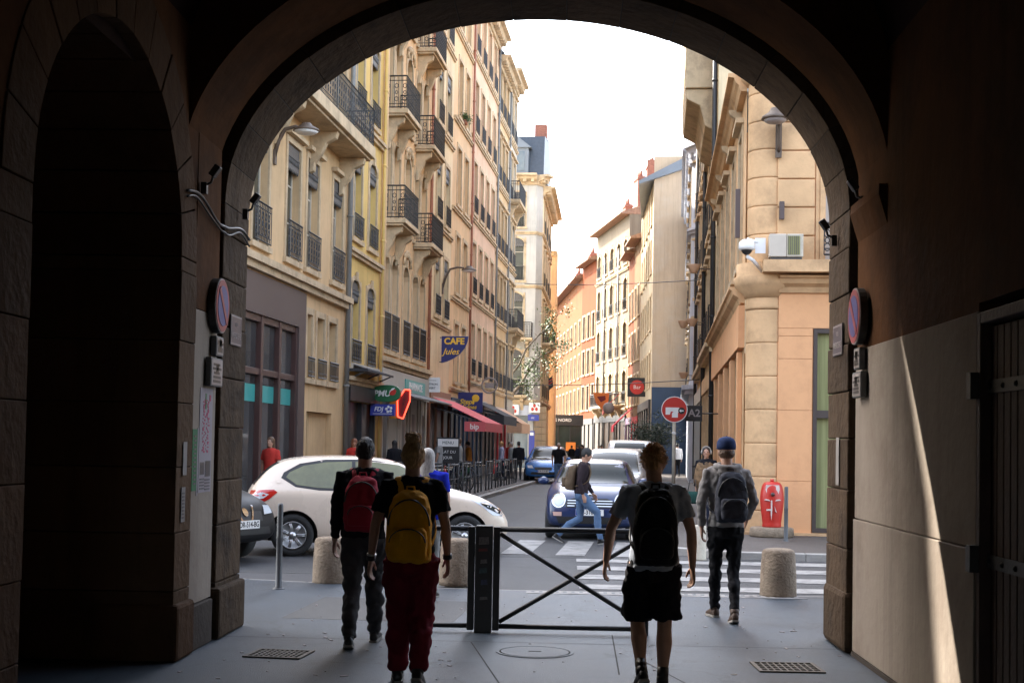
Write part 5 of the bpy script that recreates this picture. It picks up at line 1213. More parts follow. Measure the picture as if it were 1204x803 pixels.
for (x0, x1) in ((.14, 1.42), (-.62, -.14)):
    mb = MB(); mb.tube([(x0, .01, .90), (x1, .01, .90)], .024, 8); mb.build('top_rail', [A['iron']], fz)
    mb = MB(); mb.tube([(x0, .01, .055), (x1, .01, .055)], .022, 8); mb.build('bottom_rail', [A['iron']], fz)
    xe = x1 if x1 > 1 else x0
    mb = MB(); mb.tube([(xe, .01, .0), (xe, .01, .93)], .026, 8); mb.build('end_post', [A['iron']], fz)
    if x0 < 0: continue
    mb = MB(); mb.tube([(x0, .0, .86), (x1, .0, .09)], .020, 8); mb.build('brace', [A['iron']], fz)
    mb = MB(); mb.tube([(x0, .035, .09), (x1, .035, .86)], .020, 8); mb.build('brace', [A['iron']], fz)

# stone bollards: truncated cones, chipped
def stone(seed):
    mb = MB(); rr = random.Random(seed); rings = []
    prof = [(.205, 0), (.205, .04), (.20, .25), (.185, .50), (.17, .53), (.13, .545), (.001, .55)]
    for r, z in prof:
        rings.append([Vector((r*math.cos(a)*(1+.012*noise.noise(Vector((math.cos(a)*2, math.sin(a)*2, z*4+seed)))), r*math.sin(a)*(1+.012*noise.noise(Vector((math.cos(a)*2, z*4, math.sin(a)*2+seed)))), z)) for a in [2*PI*j/28 for j in range(28)]])
    mb.loft(rings); return mb
for lab, x, y, sd in (('rough conical stone bollard behind the man with the red backpack', -2.71, 15.85, 1), ('pale conical stone bollard just left of the barrier post', -1.25, 16.05, 2), ('conical stone bollard in front of the thin metal post on the right', 2.42, 15.45, 3)):
    tag(stone(sd).build('stone_bollard', [A['concrete']], None, loc=(x, y, -.02)), lab, 'bollard', 'conical stone bollards')
mb = MB(); mb.lathe([(.13, 0), (.12, .02), (.115, .5), (.1, .52), (.001, .525)], n=20)
A['palestone'] = pm('pale_bollard_stone', (.50, .45, .36), .8, .15, 5, .3, 40)
tag(mb.build('stone_bollard', [A['palestone']], None, loc=(2.04, 20.7, -.05)), 'pale cylindrical bollard beside the man in the grey hoodie', 'bollard')
def post(): 
    mb = MB(); mb.lathe([(.045, 0), (.045, .02), (.037, .03), (.035, .55), (.038, .56), (.034, .58), (.033, .92), (.028, .94), (.001, .945)], n=14); mb.lathe([(.075, -.01), (.07, .012), (.045, .015)], n=14); return mb
tag(post().build('metal_bollard', [A['greymetal']], None, loc=(-3.14, 15.03, 0)), 'slim grey metal post in front of the white car', 'bollard', 'slim metal posts')
tag(post().build('metal_bollard', [A['greymetal']], None, loc=(3.83, 23.66, .05)), 'slim metal post beside the red hydrant', 'bollard', 'slim metal posts')

# red painted hydrant on a round stone base
hx = S(2.05, 24.95); hy = thing('hydrant', 'red street hydrant with painted pale face, on a round stone base', 'hydrant', (hx.x, hx.y, .06), rad(-4))
mb = MB(); mb.lathe([(.38, 0), (.40, .03), (.39, .15), (.36, .17), (.001, .172)], n=24); mb.build('stone_base', [A['concrete']], hy)
def hring(r, z, q=.8): return [Vector((r*math.cos(a), r*q*math.sin(a), z)) for a in [2*PI*j/24 for j in range(24)]]
mb = MB(); mb.loft([hring(r, z) for r, z in ((.165, .172), (.17, .20), (.165, .25), (.17, .27), (.20, .50), (.215, .68), (.205, .80), (.185, .89), (.17, .93), (.14, .97), (.10, .985), (.001, .99))])
mb.build('body', [A['red']], hy, bevel=0)
A['hy_w'] = paint('hydrant_pale_paint', (.62, .52, .48), .5)
def on(a, z, r, off=.004): return (r*math.sin(a)+0, -(r*.8*math.cos(a))-off, z)
mb = MB(); n = 12
shield = [(-.115, .93), (-.125, .85), (-.10, .76), (-.04, .70), (.04, .70), (.10, .76), (.125, .85), (.115, .93)]
mb.prism(shield, lambda a, b, t: (a, t-.8*math.sqrt(max(.001, .19**2-a*a))-.004, b), -.012, .03); mb.build('face_panel', [A['hy_w']], hy)
mb = MB(); mb.tube([(0, -.16, .765), (0, -.195, .765)], .036, 10); mb.build('outlet', [A['frame_br']], hy)
mb = MB(); mb.prism([(-.012, .66), (.012, .66), (.014, .5), (.002, .30), (-.012, .42)], lambda a, b, t: (a-.02, t, b), -.178, -.165)
mb.prism([(.03, .56), (.06, .48), (.075, .44), (.05, .46)], lambda a, b, t: (a, t, b), -.178, -.15); mb.prism([(-.11, .50), (-.03, .505), (-.03, .475), (-.11, .47)], lambda a, b, t: (a, t, b), -.172, -.14)
for sx in (-1, 1): mb.prism([(sx*.04, .645), (sx*.15, .66), (sx*.12, .68), (sx*.07, .675)], lambda a, b, t: (a, t, b), -.178, -.12)
mb.build('painted_marks', [A['hy_w']], hy)
mb = MB(); mb.cyl((0, 0, .985), .035, .05, 8); mb.build('cap_nut', [A['red']], hy)

# wall signs: no parking discs with plates beneath
def wall_sign(x, y, z, side, lab):
    t = thing('no_parking_sign', lab, 'sign', (x, y, z), 0, 'no parking discs on the passage walls')
    R = Matrix.Rotation(PI/2*side, 3, 'Y')
    def disc(r, x0, x1): 
        m2 = MB(); m2.tube([(side*x0, 0, 0), (side*x1, 0, 0)], r, 28, smooth=False); return m2
    disc(.225, .0, .055).build('backing', [A['black']], t); disc(.222, .056, .062).build('rim', [A['sig_w']], t)
    disc(.212, .063, .067).build('ring', [A['sig_r']], t); disc(.165, .068, .071).build('field', [A['sig_b']], t)
    m2 = MB(); m2.obox((side*.073, 0, 0), (.004, .05, .36), Matrix.Rotation(rad(42*side), 3, 'X')); m2.build('slash', [A['sig_r']], t)
    return t
A['sig_w'] = paint('faded_sign_white', (.30, .26, .25), .5, var=.15); A['sig_r'] = paint('faded_sign_red', (.26, .04, .045), .5, var=.15); A['sig_b'] = paint('faded_sign_blue', (.06, .06, .20), .5, var=.15)
tl = wall_sign(-2.87, 10.97, 2.73, 1, 'faded round no parking sign on the left passage wall')
tr = wall_sign(2.33, 10.81, 2.70, -1, 'faded round no parking sign on the right passage wall')
def plates(t, side, dims, cols):
    for (dy, z0, z1, w_), c in zip(dims, cols):
        m2 = MB(); m2.box(0, side*.045, dy-w_/2, dy+w_/2, z0, z1); p = m2.build('plate', [A['greymetal']], t, bevel=.004)
        m3 = MB(); m3.box(side*.046, side*.049, dy-w_/2+.012, dy+w_/2-.012, z0+.012, z1-.012); q = m3.build('plate_face', [A['sig_w']], p)
        m4 = MB(); rr = random.Random(3)
        for i in range(5): m4.box(side*.0495, side*.051, dy-w_*.3+rr.uniform(-.02, .02), dy+w_*.25+rr.uniform(-.02, .05), z0+.03+(z1-z0-.06)*i/5, z0+.05+(z1-z0-.06)*i/5)
        m4.box(side*.0495, side*.051, dy-.03, dy+.04, (z0+z1)/2, (z0+z1)/2+.06)
        m4.build('marks', [A['black']], p)
plates(tl, 1, [(.02, -.41, -.25, .22), (-.06, -.66, -.43, .36)], 'ab'); plates(tr, -1, [(-.03, -.42, -.25, .2), (-.03, -.64, -.44, .3)], 'ab')
# street name plates on the jambs
def name_plate(x, y, z, side, lab, tx):
    t = thing('street_name_plate', lab, 'sign', (x, y, z), 0, 'street name plates on the jambs')
    m2 = MB(); m2.box(0, side*.012, -.19, .19, -.13, .13); m2.build('plate', [A['plate_v']], t, bevel=.003)
    m2 = MB(); 
    for a0, a1, b0, b1 in ((-.18, .18, .112, .12), (-.18, .18, -.12, -.112), (-.18, -.172, -.112, .112), (.172, .18, -.112, .112)): m2.box(side*.0125, side*.0145, a0, a1, b0, b1)
    m2.build('border', [A['sig_w']], t)
    rot = (PI/2, 0, PI/2) if side > 0 else (PI/2, 0, -PI/2)
    lettering(tx[0], .055, A['sig_w'], t, (side*.0135, 0, .05), rot, .001); lettering(tx[1], .07, A['sig_w'], t, (side*.0135, 0, -.045), rot, .001, bold=.001)
A['plate_v'] = paint('plum_grey_plate', (.075, .06, .075), .4)
name_plate(CX-AA+.006, 11.62, 2.58, 1, 'small dark street name plate on the left stone jamb', ('RUE', 'MERCIERE'))
name_plate(CX+AA-.006, 11.56, 2.57, -1, 'small dark street name plate on the right stone jamb', ('RUE', 'MERCIERE'))
# posters
def poster(y0, y1, z0, z1, mat, lab, marks, mm, x=XL):
    t = thing('poster', lab, 'poster', (x+.001, (y0+y1)/2, z0), 0, 'posters on the left passage wall')
    m2 = MB(); m2.box(0, .004, y0-(y0+y1)/2, (y1-y0)/2, 0, z1-z0); m2.build('paper', [mat], t)
    for mt, boxes in marks:
        m2 = MB()
        for a, b, c, d in boxes: m2.box(.0042, .0058, (a-.5)*(y1-y0), (b-.5)*(y1-y0), c*(z1-z0), d*(z1-z0))
        m2.build(mm, [mt], t)
A['paper'] = pm('pale_poster_paper', (.27, .24, .26), .8, .1, 3, .1, 20); A['paper_g'] = pm('green_poster_paper', (.03, .14, .055), .8, .12, 3, .1, 20); A['ink_p'] = pm('pink_ink', (.35, .05, .10), .8, .1, 3, 0)
rr = random.Random(5)
sc_p = [(q, q+rr.uniform(.03, .14), w_, w_+rr.uniform(.008, .02)) for w_ in [.38+.016*i for i in range(32)] for q in (rr.uniform(.2, .4), rr.uniform(.45, .65))]
poster(10.62, 11.0, 1.22, 2.05, A['paper'], 'tall pale poster with pink handwriting and dark pictures at its foot', [(A['ink_p'], sc_p+[(.72, .84, .88, .94)]), (A['black'], [(.1, .42, .17, .29), (.5, .92, .15, .30)]+[(.1, .45, .03+.03*i, .045+.03*i) for i in range(4)]+[(.5, .9, .02+.03*i, .035+.03*i) for i in range(4)]), (A['green'], [(.4, .5, .80, .95)])], 'printing')
poster(10.43, 10.565, 1.24, 1.72, A['paper_g'], 'narrow green poster beside the tall pale one', [(A['black'], [(.3, .8, .1+.07*i, .13+.07*i) for i in range(12)])], 'printing')
mpos = pm('pale_torn_paper', (.24, .22, .21), .8, .15, 6, .1, 20)
poster(10.57, 10.605, 1.2, 1.73, A['paper'], 'pale strip of paper behind the green poster', [], 'printing')
poster(10.12, 10.22, 1.37, 1.62, mpos, 'small blank pale notice left of the green poster', [], 'printing', XL+.018)
poster(10.10, 10.2, 1.02, 1.28, mpos, 'torn small leaflet lowest on the left passage wall', [(A['black'], [(.2, .8, .1+.1*i, .15+.1*i) for i in range(8)])], 'printing', XL+.018)
poster(11.5, 11.62, 1.35, 1.75, mpos, 'pale torn strip pasted on the right stone jamb', [(A['black'], [(.3, .7, .1+.1*i, .14+.1*i) for i in range(8)])], 'printing', CX+AA-.012)
# cable and small spotlights
mb = MB(); pts = []
for k in range(30):
    t = k/29; y = YR0-.1+t*1.95; pts.append((XL+.03 if y < Y0-.12 else CX-AA+.03, y, 3.50-.10*t+.05*math.sin(t*9)))
mb.tube(pts, .012, 5); mb.tube([(p[0], p[1], p[2]-.045+.012*math.sin(i*.6)) for i, p in enumerate(pts)], .009, 5)
tag(mb.build('wall_cable', [A['black']]), 'sagging black cables along the left springing of the arch', 'cable')
def spot(x, y, z, side, lab):
    t = thing('spotlight', lab, 'spotlight', (x, y, z), 0, 'small spotlights fixed to the arch')
    m2 = MB(); m2.box(-.03, .03, -.03, .03, -.09, .03); m2.tube([(0, 0, 0), (side*.07, 0, .03), (side*.09, 0, .10)], .014, 6); m2.build('bracket', [A['black']], t)
    m2 = MB(); R = Matrix.Rotation(rad(35)*side, 3, 'Y'); m2.obox((side*.11, 0, .15), (.07, .10, .13), R); m2.build('lamp_head', [A['black']], t, bevel=.01); t.scale = (.75, .75, .75)
spot(-2.84, 10.45, 3.62, 1, 'small black spotlight on the left wall under the rib'); spot(-2.80, 11.65, 3.62, 1, 'small black spotlight on the left stone jamb')
spot(2.27, 11.66, 3.45, -1, 'small black spotlight on the right stone jamb'); spot(2.32, 10.75, 3.62, -1, 'small black spotlight on the right wall under the rib')
# gratings and manhole
def grate(x, y, rz, nx, ny, w, d, lab):
    t = thing('drain_grate', lab, 'drain grate', (x, y, .0), rz, 'cast iron drain grates')
    m2 = MB(); m2.box(-w/2, w/2, -d/2, d/2, .001, .003); m2.build('pit', [A['dark']], t)
    m2 = MB(); e = .03
    for a, b, c, dd in ((-w/2, w/2, -d/2, -d/2+e), (-w/2, w/2, d/2-e, d/2), (-w/2, -w/2+e, -d/2+e, d/2-e), (w/2-e, w/2, -d/2+e, d/2-e)): m2.box(a, b, c, dd, .002, .012)
    m2.build('frame', [A['cast']], t)
    m2 = MB(); 
    for i in range(1, nx): xx = -w/2+e+(w-2*e)*i/nx; m2.box(xx-.007, xx+.007, -d/2+e, d/2-e, .004, .0105)
    for j in range(1, ny): yy = -d/2+e+(d-2*e)*j/ny; m2.box(-w/2+e, w/2-e, yy-.009, yy+.009, .0045, .0102)
    m2.build('grid', [A['cast']], t)
grate(-2.17, 10.46, rad(-6), 10, 5, .45, .40, 'dark drain grate at the foot of the left jamb'); grate(1.70, 10.39, rad(2), 9, 4, .49, .44, 'lighter drain grate near the right jamb')
mh = thing('manhole_cover', 'round manhole cover in the pavement in front of the barrier', 'manhole cover', (-.21, 10.88, 0))
mb = MB(); rings = [(.31, .0015), (.31, .006), (.285, .006), (.285, .003), (.27, .003), (.27, .006), (.001, .007)]; mb.lathe(rings, n=32, smooth=False); mb.build('cover', [A['pave']], mh)
mb = MB(); mb.box(-.05, .05, -.015, .015, .007, .009); mb.lathe([(.278, .0035), (.284, .0036)], n=32); mb.build('keyhole', [A['dark']], mh)

# ---------------- wall mounted street lamps
def lamp(p, du, lab, scale=1.0, rz=-BETA):
    t = thing('street_lamp', lab, 'street lamp', p[:], rz, 'curved arm street lamps on the facades')
    m2 = MB(); m2.tube([(0, 0, -.75*scale), (.12*scale, 0, -.3*scale), (.3*scale, 0, .02), (.6*scale, 0, .10*scale), (du-.2, 0, .08*scale)], [.05, .05, .045, .04, .035], 8); m2.build('arm', [A['lamp_br']], t)
    m2 = MB(); m2.box(-.02, .05, -.08, .08, -.95*scale, -.55*scale); m2.build('wall_plate', [A['lamp_br']], t)
    m2 = MB(); m2.lathe([(.001, .16), (.10, .15), (.13, .10), (.27, .02), (.30, -.02), (.28, -.03)], (du, 0, 0), 20); h = m2.build('lamp_head', [A['lamp_br']], t)
    m2 = MB(); m2.lathe([(.27, -.031), (.20, -.08), (.001, -.11)], (du, 0, 0), 16); m2.build('lens', [A['white']], h)
    return t
A['lamp_br'] = pm('weathered_lamp_brown', (.10, .07, .05), .55, .2, 5, .1, 40)
lamp(S(UL, 52.5, 8.40), 1.05, 'brown curved street lamp on the pale house beyond the cafe sign')
lamp(S(UL, 29, 8.45), .72, 'street lamp on the cream building half hidden by the arch', .8)
t = thing('street_lamp', 'large bell shaped wall lamp high on the sandstone corner building', 'street lamp', S(2.14, 25.4, 7.3)[:], -BETA); t.scale = (.8, .8, .8)
mb = MB(); mb.tube([(0, 0, -.25), (0, -.15, -.1), (.0, -.2, .3), (-.02, -.35, .6), (-.1, -.45, .62)], .04, 8); mb.box(-.07, .07, -.06, .02, -.35, .45); mb.build('arm', [A['lamp_br']], t)
mb = MB(); mb.lathe([(.001, .22), (.10, .2), (.15, .1), (.30, .0), (.32, -.06), (.30, -.06)], (-.12, -.45, .5), 20); mb.build('lamp_head', [A['lamp_br']], t)
mb = MB(); mb.ball((-.12, -.45, .43), (.26, .26, .10), 16, 8); mb.build('lens', [A['sig_w']], t)

# fittings on the corner building
A['ac'] = paint('yellowed_white_casing', (.52, .46, .38), .5)
t = thing('air_conditioner', 'white air conditioner unit with side grille on the corner building ledge', 'air conditioner', S(2.27, 25.15, 5.085)[:], -BETA)
mb = MB(); mb.box(-.31, .0, -.16, .16, .04, .46); mb.build('casing', [A['ac']], t, bevel=.015)
mb = MB(); mb.box(.005, .30, -.16, .16, .04, .46); mb.build('side_casing', [A['palestone']], t, bevel=.015)
mb = MB(); mb.box(.02, .24, -.168, -.161, .08, .42); g_ = mb.build('grille', [A['curtain']], t)
mb = MB(); [mb.box(.03+i*.035, .038+i*.035, -.176, -.169, .08, .42) for i in range(6)]; mb.build('grille_bars', [A['greymetal']], g_)
mb = MB(); mb.box(-.28, .28, -.12, .12, 0, .04); mb.build('feet', [A['greymetal']], t)
t = thing('security_camera', 'white dome security camera on a bracket at the building corner', 'security camera', S(1.56, 25.1, 5.1)[:], -BETA)
mb = MB(); mb.tube([(.3, .2, -.2), (.12, .05, -.02), (.0, 0, .05)], .035, 8); mb.box(.15, .34, -.02, .0, .1, .38); mb.tube([(.2, 0, .3), (0, 0, .36)], .03, 8); mb.build('bracket', [A['white']], t)
mb = MB(); mb.lathe([(.001, .36), (.08, .35), (.14, .30), (.15, .20), (.13, .16)], n=20); mb.build('housing', [A['white']], t)
mb = MB(); mb.ball((0, 0, .17), (.10, .10, .10), 16, 8); mb.build('dome', [A['black']], t)
for (u, v, z0, z1, lab) in ((2.21, 25.38, 5.87, 6.2, 'short black vertical banner bracket above the air conditioner'), (1.44, 26.0, 5.62, 6.55, 'tall black vertical sign box on the street side of the corner')):
    t = thing('wall_box', lab, 'wall fixture', S(u, v, z0)[:], -BETA); mb = MB(); mb.box(-.045, .045, -.05, .05, 0, z1-z0); mb.build('housing', [A['browncl']], t, bevel=.006)
    mb = MB(); mb.box(-.02, .02, .05, .12, .05, z1-z0-.05); mb.build('bracket', [A['iron']], t)
def flood(u, v, z, reach, lab):
    t = thing('floodlight', lab, 'floodlight', S(UR, v, z)[:], -BETA, 'floodlights on arms along the right facades')
    m2 = MB(); m2.tube([(0, 0, 0), (-reach, 0, .03)], .02, 6); m2.build('arm', [A['lamp_br']], t)
    m2 = MB(); m2.lathe([(.09, -.12), (.1, -.1), (.20, .12), (.19, .14), (.001, .14)], (-reach, 0, 0), 12); m2.build('lamp_head', [A['lampor']], t)
A['lampor'] = pm('peach_lamp_housing', (.55, .33, .20), .6, .1, 5, .05)
flood(1.2, 40.5, 6.9, .62, 'nearest peach floodlight on its long arm'); flood(1.2, 47, 5.9, .5, 'peach floodlight slightly below and beyond the nearest one'); flood(1.2, 50, 6.1, .75, 'peach floodlight reaching furthest over the street'); flood(1.2, 57, 4.6, .6, 'small peach floodlight lowest on the far facades')

# ---------------- hanging signs on the left row
def hang(name, lab, v, z, build, cat='sign'):
    t = thing(name, lab, cat, S(UL, v, z)[:], -BETA, 'hanging signs on the left facades')
    build(t); return t
def b_cafe(t):
    m2 = MB(); pl = [(.08, .5), (1.12, .5), (1.08, .28), (.98, .04), (.8, -.18), (.55, -.36), (.28, -.48), (.08, -.53)]
    m2.prism(pl, lambda a, b, q: (a, q, b), -.03, .03); m2.build('board', [A['navy']], t)
    m2 = MB(); n = len(pl)
    for i in range(n): 
        a = pl[i]; b = pl[(i+1) % n]; m2.tube([(a[0], 0, a[1]), (b[0], 0, b[1])], .014, 5)
    m2.build('edge', [A['sig_w']], t)
    lettering('CAFE', .34, A['yellow'], t, (.57, -.034, .30), bold=.012); lettering('Jules', .34, A['yellow'], t, (.44, -.034, -.10), bold=.003, shear=.35)
    m2 = MB(); m2.tube([(0, 0, .45), (.1, 0, .45)], .02, 6); m2.tube([(0, 0, -.5), (.1, 0, -.5)], .02, 6); m2.build('bracket', [A['iron']], t)
hang('cafe_sign', 'navy quarter round hanging sign with yellow words CAFE Jules', 52.2, 5.27, b_cafe)
def b_pmu(t):
    m2 = MB(); pl = [(.47+.43*math.copysign(abs(math.cos(a))**.75, math.cos(a)), .25*math.copysign(abs(math.sin(a))**.8, math.sin(a))) for a in [2*PI*i/32 for i in range(32)]]
    m2.prism(pl, lambda a, b, q: (a, q, b), -.08, .08); m2.build('board', [A['green']], t, bevel=.01)
    lettering('PMU', .25, A['white'], t, (.34, -.084, -.01), bold=.006, shear=.2)
    m2 = MB(); m2.prism([(.56, -.03), (.63, .12), (.70, .15), (.78, .08), (.74, -.03), (.66, -.06)], lambda a, b, q: (a, q, b), -.09, -.083); m2.build('emblem', [A['red']], t)
    m2 = MB(); m2.prism([(.58, .06), (.64, .15), (.74, .17), (.70, .12), (.63, .08)], lambda a, b, q: (a, q, b), -.095, -.091); m2.build('emblem', [A['white']], t)
hang('betting_sign', 'green oval hanging sign with white letters PMU', 39.7, 3.07, b_pmu)
def b_fdj(t):
    m2 = MB(); m2.box(.0, .74, -.08, .08, -.17, .17); m2.build('board', [A['blue']], t, bevel=.01)
    lettering('FDJ', .18, A['white'], t, (.25, -.084, .02), bold=.004, shear=.2); m2 = MB(); m2.box(.08, .66, -.086, -.082, -.12, -.105); m2.build('line', [A['white']], t)
    m2 = MB(); [m2.ball((.56+.075*math.cos(a), -.084, .02+.075*math.sin(a)), (.042, .006, .042), 8, 5) for a in (.5, 1.8, 3.0, 4.3, 5.5)]; m2.build('emblem', [A['white']], t)
hang('lottery_sign', 'blue rectangular hanging sign with white letters FDJ below the green oval', 39.7, 2.58, b_fdj)
A['neon'] = pm('red_neon_tube', (.8, .05, .03), .4, 0, 1, 0, emit=(1, .06, .03, .7)); A['dkred'] = paint('dark_red_panel', (.16, .01, .01), .5)
def b_car(t):
    pl = [(.68, .12), (.90, .46), (1.06, .44), (1.06, .12), (.86, -.42), (.70, -.36)]
    m2 = MB(); m2.prism(pl, lambda a, b, q: (a, q, b), -.06, .06); m2.build('board', [A['dkred']], t)
    m2 = MB(); m2.box(.44, .69, -.07, .07, -.42, .40); m2.build('side_panel', [A['ochre_p']], t)
    m2 = MB(); 
    for i in range(6): a = pl[i]; b = pl[(i+1) % 6]; m2.tube([(a[0], -.085, a[1]), (b[0], -.085, b[1])], .02, 6)
    m2.build('neon_outline', [A['neon']], t)
    for k, chh in enumerate('TABAC'): lettering(chh, .12, A['black'], t, (.90-k*.02, -.065, .28-k*.13))
A['ochre_p'] = paint('ochre_panel', (.45, .22, .03), .5)
hang('tobacco_sign', 'red neon edged diamond tobacco sign beside the green and blue signs', 40.4, 2.76, b_car)
def b_cit(t):
    m2 = MB(); m2.box(.0, .56, -.03, .03, -.27, .27); m2.build('board', [A['white']], t, bevel=.006)
    lettering('CITRON', .105, A['greymetal'], t, (.28, -.034, .02), bold=.002); lettering('VERT', .105, A['greymetal'], t, (.28, -.034, -.12), bold=.002)
    m2 = MB(); m2.box(.15, .42, -.033, -.031, .15, .165); m2.build('line', [A['greymetal']], t)
hang('shop_sign', 'white square hanging sign reading CITRON VERT', 49.0, 3.74, b_cit)
def b_nav(t):
    m2 = MB(); m2.box(.05, 1.1, -.03, .03, -.42, .42); m2.build('board', [A['navy']], t, bevel=.006)
    lettering('Step', .30, A['yellow'], t, (.38, -.034, .02), bold=.008, shear=.25); lettering('Gones', .24, A['yellow'], t, (.52, -.034, -.20), bold=.006, shear=.25)
    m2 = MB(); m2.ball((.80, -.034, .18), (.16, .006, .16), 16, 6); m2.ball((.70, -.034, .0), (.05, .006, .09), 8, 5); m2.build('emblem', [A['yellow']], t)
hang('shop_sign', 'navy square hanging sign with yellow script and yellow round emblem', 57.0, 3.36, b_nav)
def b_ring(t):
    m2 = MB(); m2.tube([(.75+.35*math.cos(a), 0, .35*math.sin(a)) for a in [2*PI*i/24 for i in range(25)]], .035, 6); m2.build('ring', [A['sig_w']], t)
    m2 = MB(); m2.box(.55, .95, -.02, .02, -.12, .12); m2.tube([(0, 0, .0), (.42, 0, 0)], .02, 5); m2.build('bracket', [A['sig_w']], t)
hang('ring_sign', 'white open ring sign above the dark awnings', 62, 4.3, b_ring)
def b_blk(t):
    m2 = MB(); m2.box(-.45, .45, -.05, .05, -.36, .36); m2.build('board', [A['shop_black']], t); m2 = MB(); m2.tube([(.0, -.06, .06), (.0, -.052, .06)], .20, 20, smooth=False); m2.build('disc', [A['sig_w']], t); lettering('B', .26, A['black'], t, (0, -.064, .06), bold=.01)
    m2 = MB(); m2.box(-.3, .3, -.055, -.051, -.26, -.2); m2.build('line', [A['ochre_p']], t)
t = thing('shop_sign', 'black square sign with pale round letter emblem on the white corner building', 'sign', S(-9.25, 87.6, 5.0)[:], -BETA); b_blk(t)
for (u, v, z, lab) in ((-9.38, 87.7, 3.85, 'white square sign with red flower emblem over the corner door'), (-8.0, 87.7, 4.0, 'white square sign with red emblem right of the corner door')):
    t = thing('shop_sign', lab, 'sign', S(u, v, z)[:], -BETA); m2 = MB(); m2.box(-.36, .36, -.03, .03, -.33, .33); m2.build('board', [A['white']], t)
    m2 = MB(); [m2.ball((.15*math.cos(a), -.034, .15*math.sin(a)-.02), (.09, .006, .12), 8, 5) for a in (PI/2, PI*7/6, -PI/6)]; m2.build('emblem', [A['red']], t)
t = thing('shop_sign', 'small blue sign under the right red emblem sign', 'sign', S(-8.0, 87.7, 3.35)[:], -BETA); m2 = MB(); m2.box(-.42, .30, -.03, .03, -.2, .2); m2.build('board', [A['blue']], t); lettering('cic', .2, A['white'], t, (-.1, -.034, 0))
t = thing('totem_sign', 'narrow blue vertical sign beside the white corner building door', 'sign', S(-8.15, 87.75, .9)[:], -BETA); m2 = MB(); m2.box(-.18, .18, -.03, .03, 0, 1.6); m2.build('board', [A['blue']], t); m2 = MB(); m2.box(-.12, .12, -.034, -.031, 1.3, 1.5); m2.build('line', [A['white']], t)

# signs on the right side, far
for (c, d, z, kind) in ((6.55, 100, 5.0, 'shield'), (7.9, 86, 5.35, 'disc'), (6.9, 97, 4.3, 'grey')):
    p = cam_xy(c, d)
    if kind == 'shield':
        t = thing('shop_sign', 'orange shield shaped hanging sign on the white arched house', 'sign', (p.x, p.y, z)); m2 = MB(); m2.prism([(-.6, .5), (.6, .5), (.55, -.1), (.1, -.75), (-.35, -.3)], lambda a, b, q: (a, q, b), -.04, .04); m2.build('board', [A['orange']], t); m2 = MB(); m2.prism([(-.3, .2), (.3, .3), (.35, .0), (0, -.2)], lambda a, b, q: (a, q, b), -.05, -.042); m2.build('emblem', [A['dkred']], t)
        m2 = MB(); m2.tube([(.6, 0, .4), (1.3, .4, .4)], .03, 5); m2.build('bracket', [A['iron']], t)
    elif kind == 'disc':
        t = thing('shop_sign', 'round red and white hanging sign left of the beige gable', 'sign', (p.x, p.y, z)); m2 = MB(); m2.box(-.6, .6, 0, .04, -.6, .6); m2.build('board', [A['shop_black']], t); m2 = MB(); m2.tube([(0, -.03, 0), (0, -.004, 0)], .45, 24, smooth=False); m2.build('disc', [A['red']], t); lettering('Bar', .34, A['white'], t, (0, -.036, -.0))
        m2 = MB(); m2.tube([(.6, 0, .4), (1.0, .4, .4)], .03, 5); m2.build('bracket', [A['iron']], t)
    else:
        t = thing('shop_sign', 'pale grey round lantern sign below the orange shield', 'sign', (p.x, p.y, z)); m2 = MB(); m2.ball((0, 0, 0), (.42, .2, .42), 14, 8); m2.build('globe', [A['sig_w']], t); m2 = MB(); m2.tube([(.3, 0, .3), (1.2, .3, .4)], .03, 5); m2.build('bracket', [A['iron']], t)
t = thing('no_entry_sign', 'red round no entry sign with altered white bar on a pale pole', 'road sign', S(.39, 34.5, .06)[:], -BETA)
mb = MB(); mb.tube([(0, .05, 0), (0, .05, 2.8)], .045, 10); mb.build('pole', [A['palestone']], t)
def dsc(r, y0, y1, n=32, c=(0, 2.52)): m2 = MB(); m2.tube([(c[0], y0, c[1]), (c[0], y1, c[1])], r, n, smooth=False); return m2
dsc(.33, -.01, .0).build('rim', [A['white']], t); dsc(.31, -.014, -.011).build('field', [A['red']], t)
mb = MB(); mb.prism([(-.22, .05), (.12, .05), (.12, -.06), (.09, -.08), (.09, -.20), (-.06, -.20), (-.06, -.10), (-.02, -.05), (-.09, -.05), (-.11, -.13), (-.22, -.13)], lambda a, b, q: (a, q, b+2.52), -.018, -.0145); mb.build('bar', [A['white']], t)
dsc(.085, -.022, -.0185, 16, (.18, 2.49)).build('painted_dot', [A['black']], t)
mb = MB(); mb.prism([(.12, 0), (.17, .04), (.17, .015), (.23, .015), (.23, -.015), (.17, -.015), (.17, -.04)], lambda a, b, q: (a, q, b+2.49), -.026, -.0225); mb.build('arrow', [A['white']], t)
mb = MB(); mb.box(-.05, .05, -.005, .11, 1.9, 1.96); mb.build('clamp', [A['white']], t)
t = thing('height_sign', 'small black sign with grey figures right of the no entry disc', 'road sign', S(.90, 34.9, 2.5)[:], -BETA); mb = MB(); mb.box(-.24, .2, 0, .05, -.2, .2); mb.build('board', [A['black']], t, bevel=.006); lettering('A2', .26, A['sig_w'], t, (-.0, -.004, 0), bold=.006)
mb = MB(); mb.tube([(.2, .02, 0), (.68, .02, 0)], .02, 6); mb.build('bracket', [A['iron']], t)

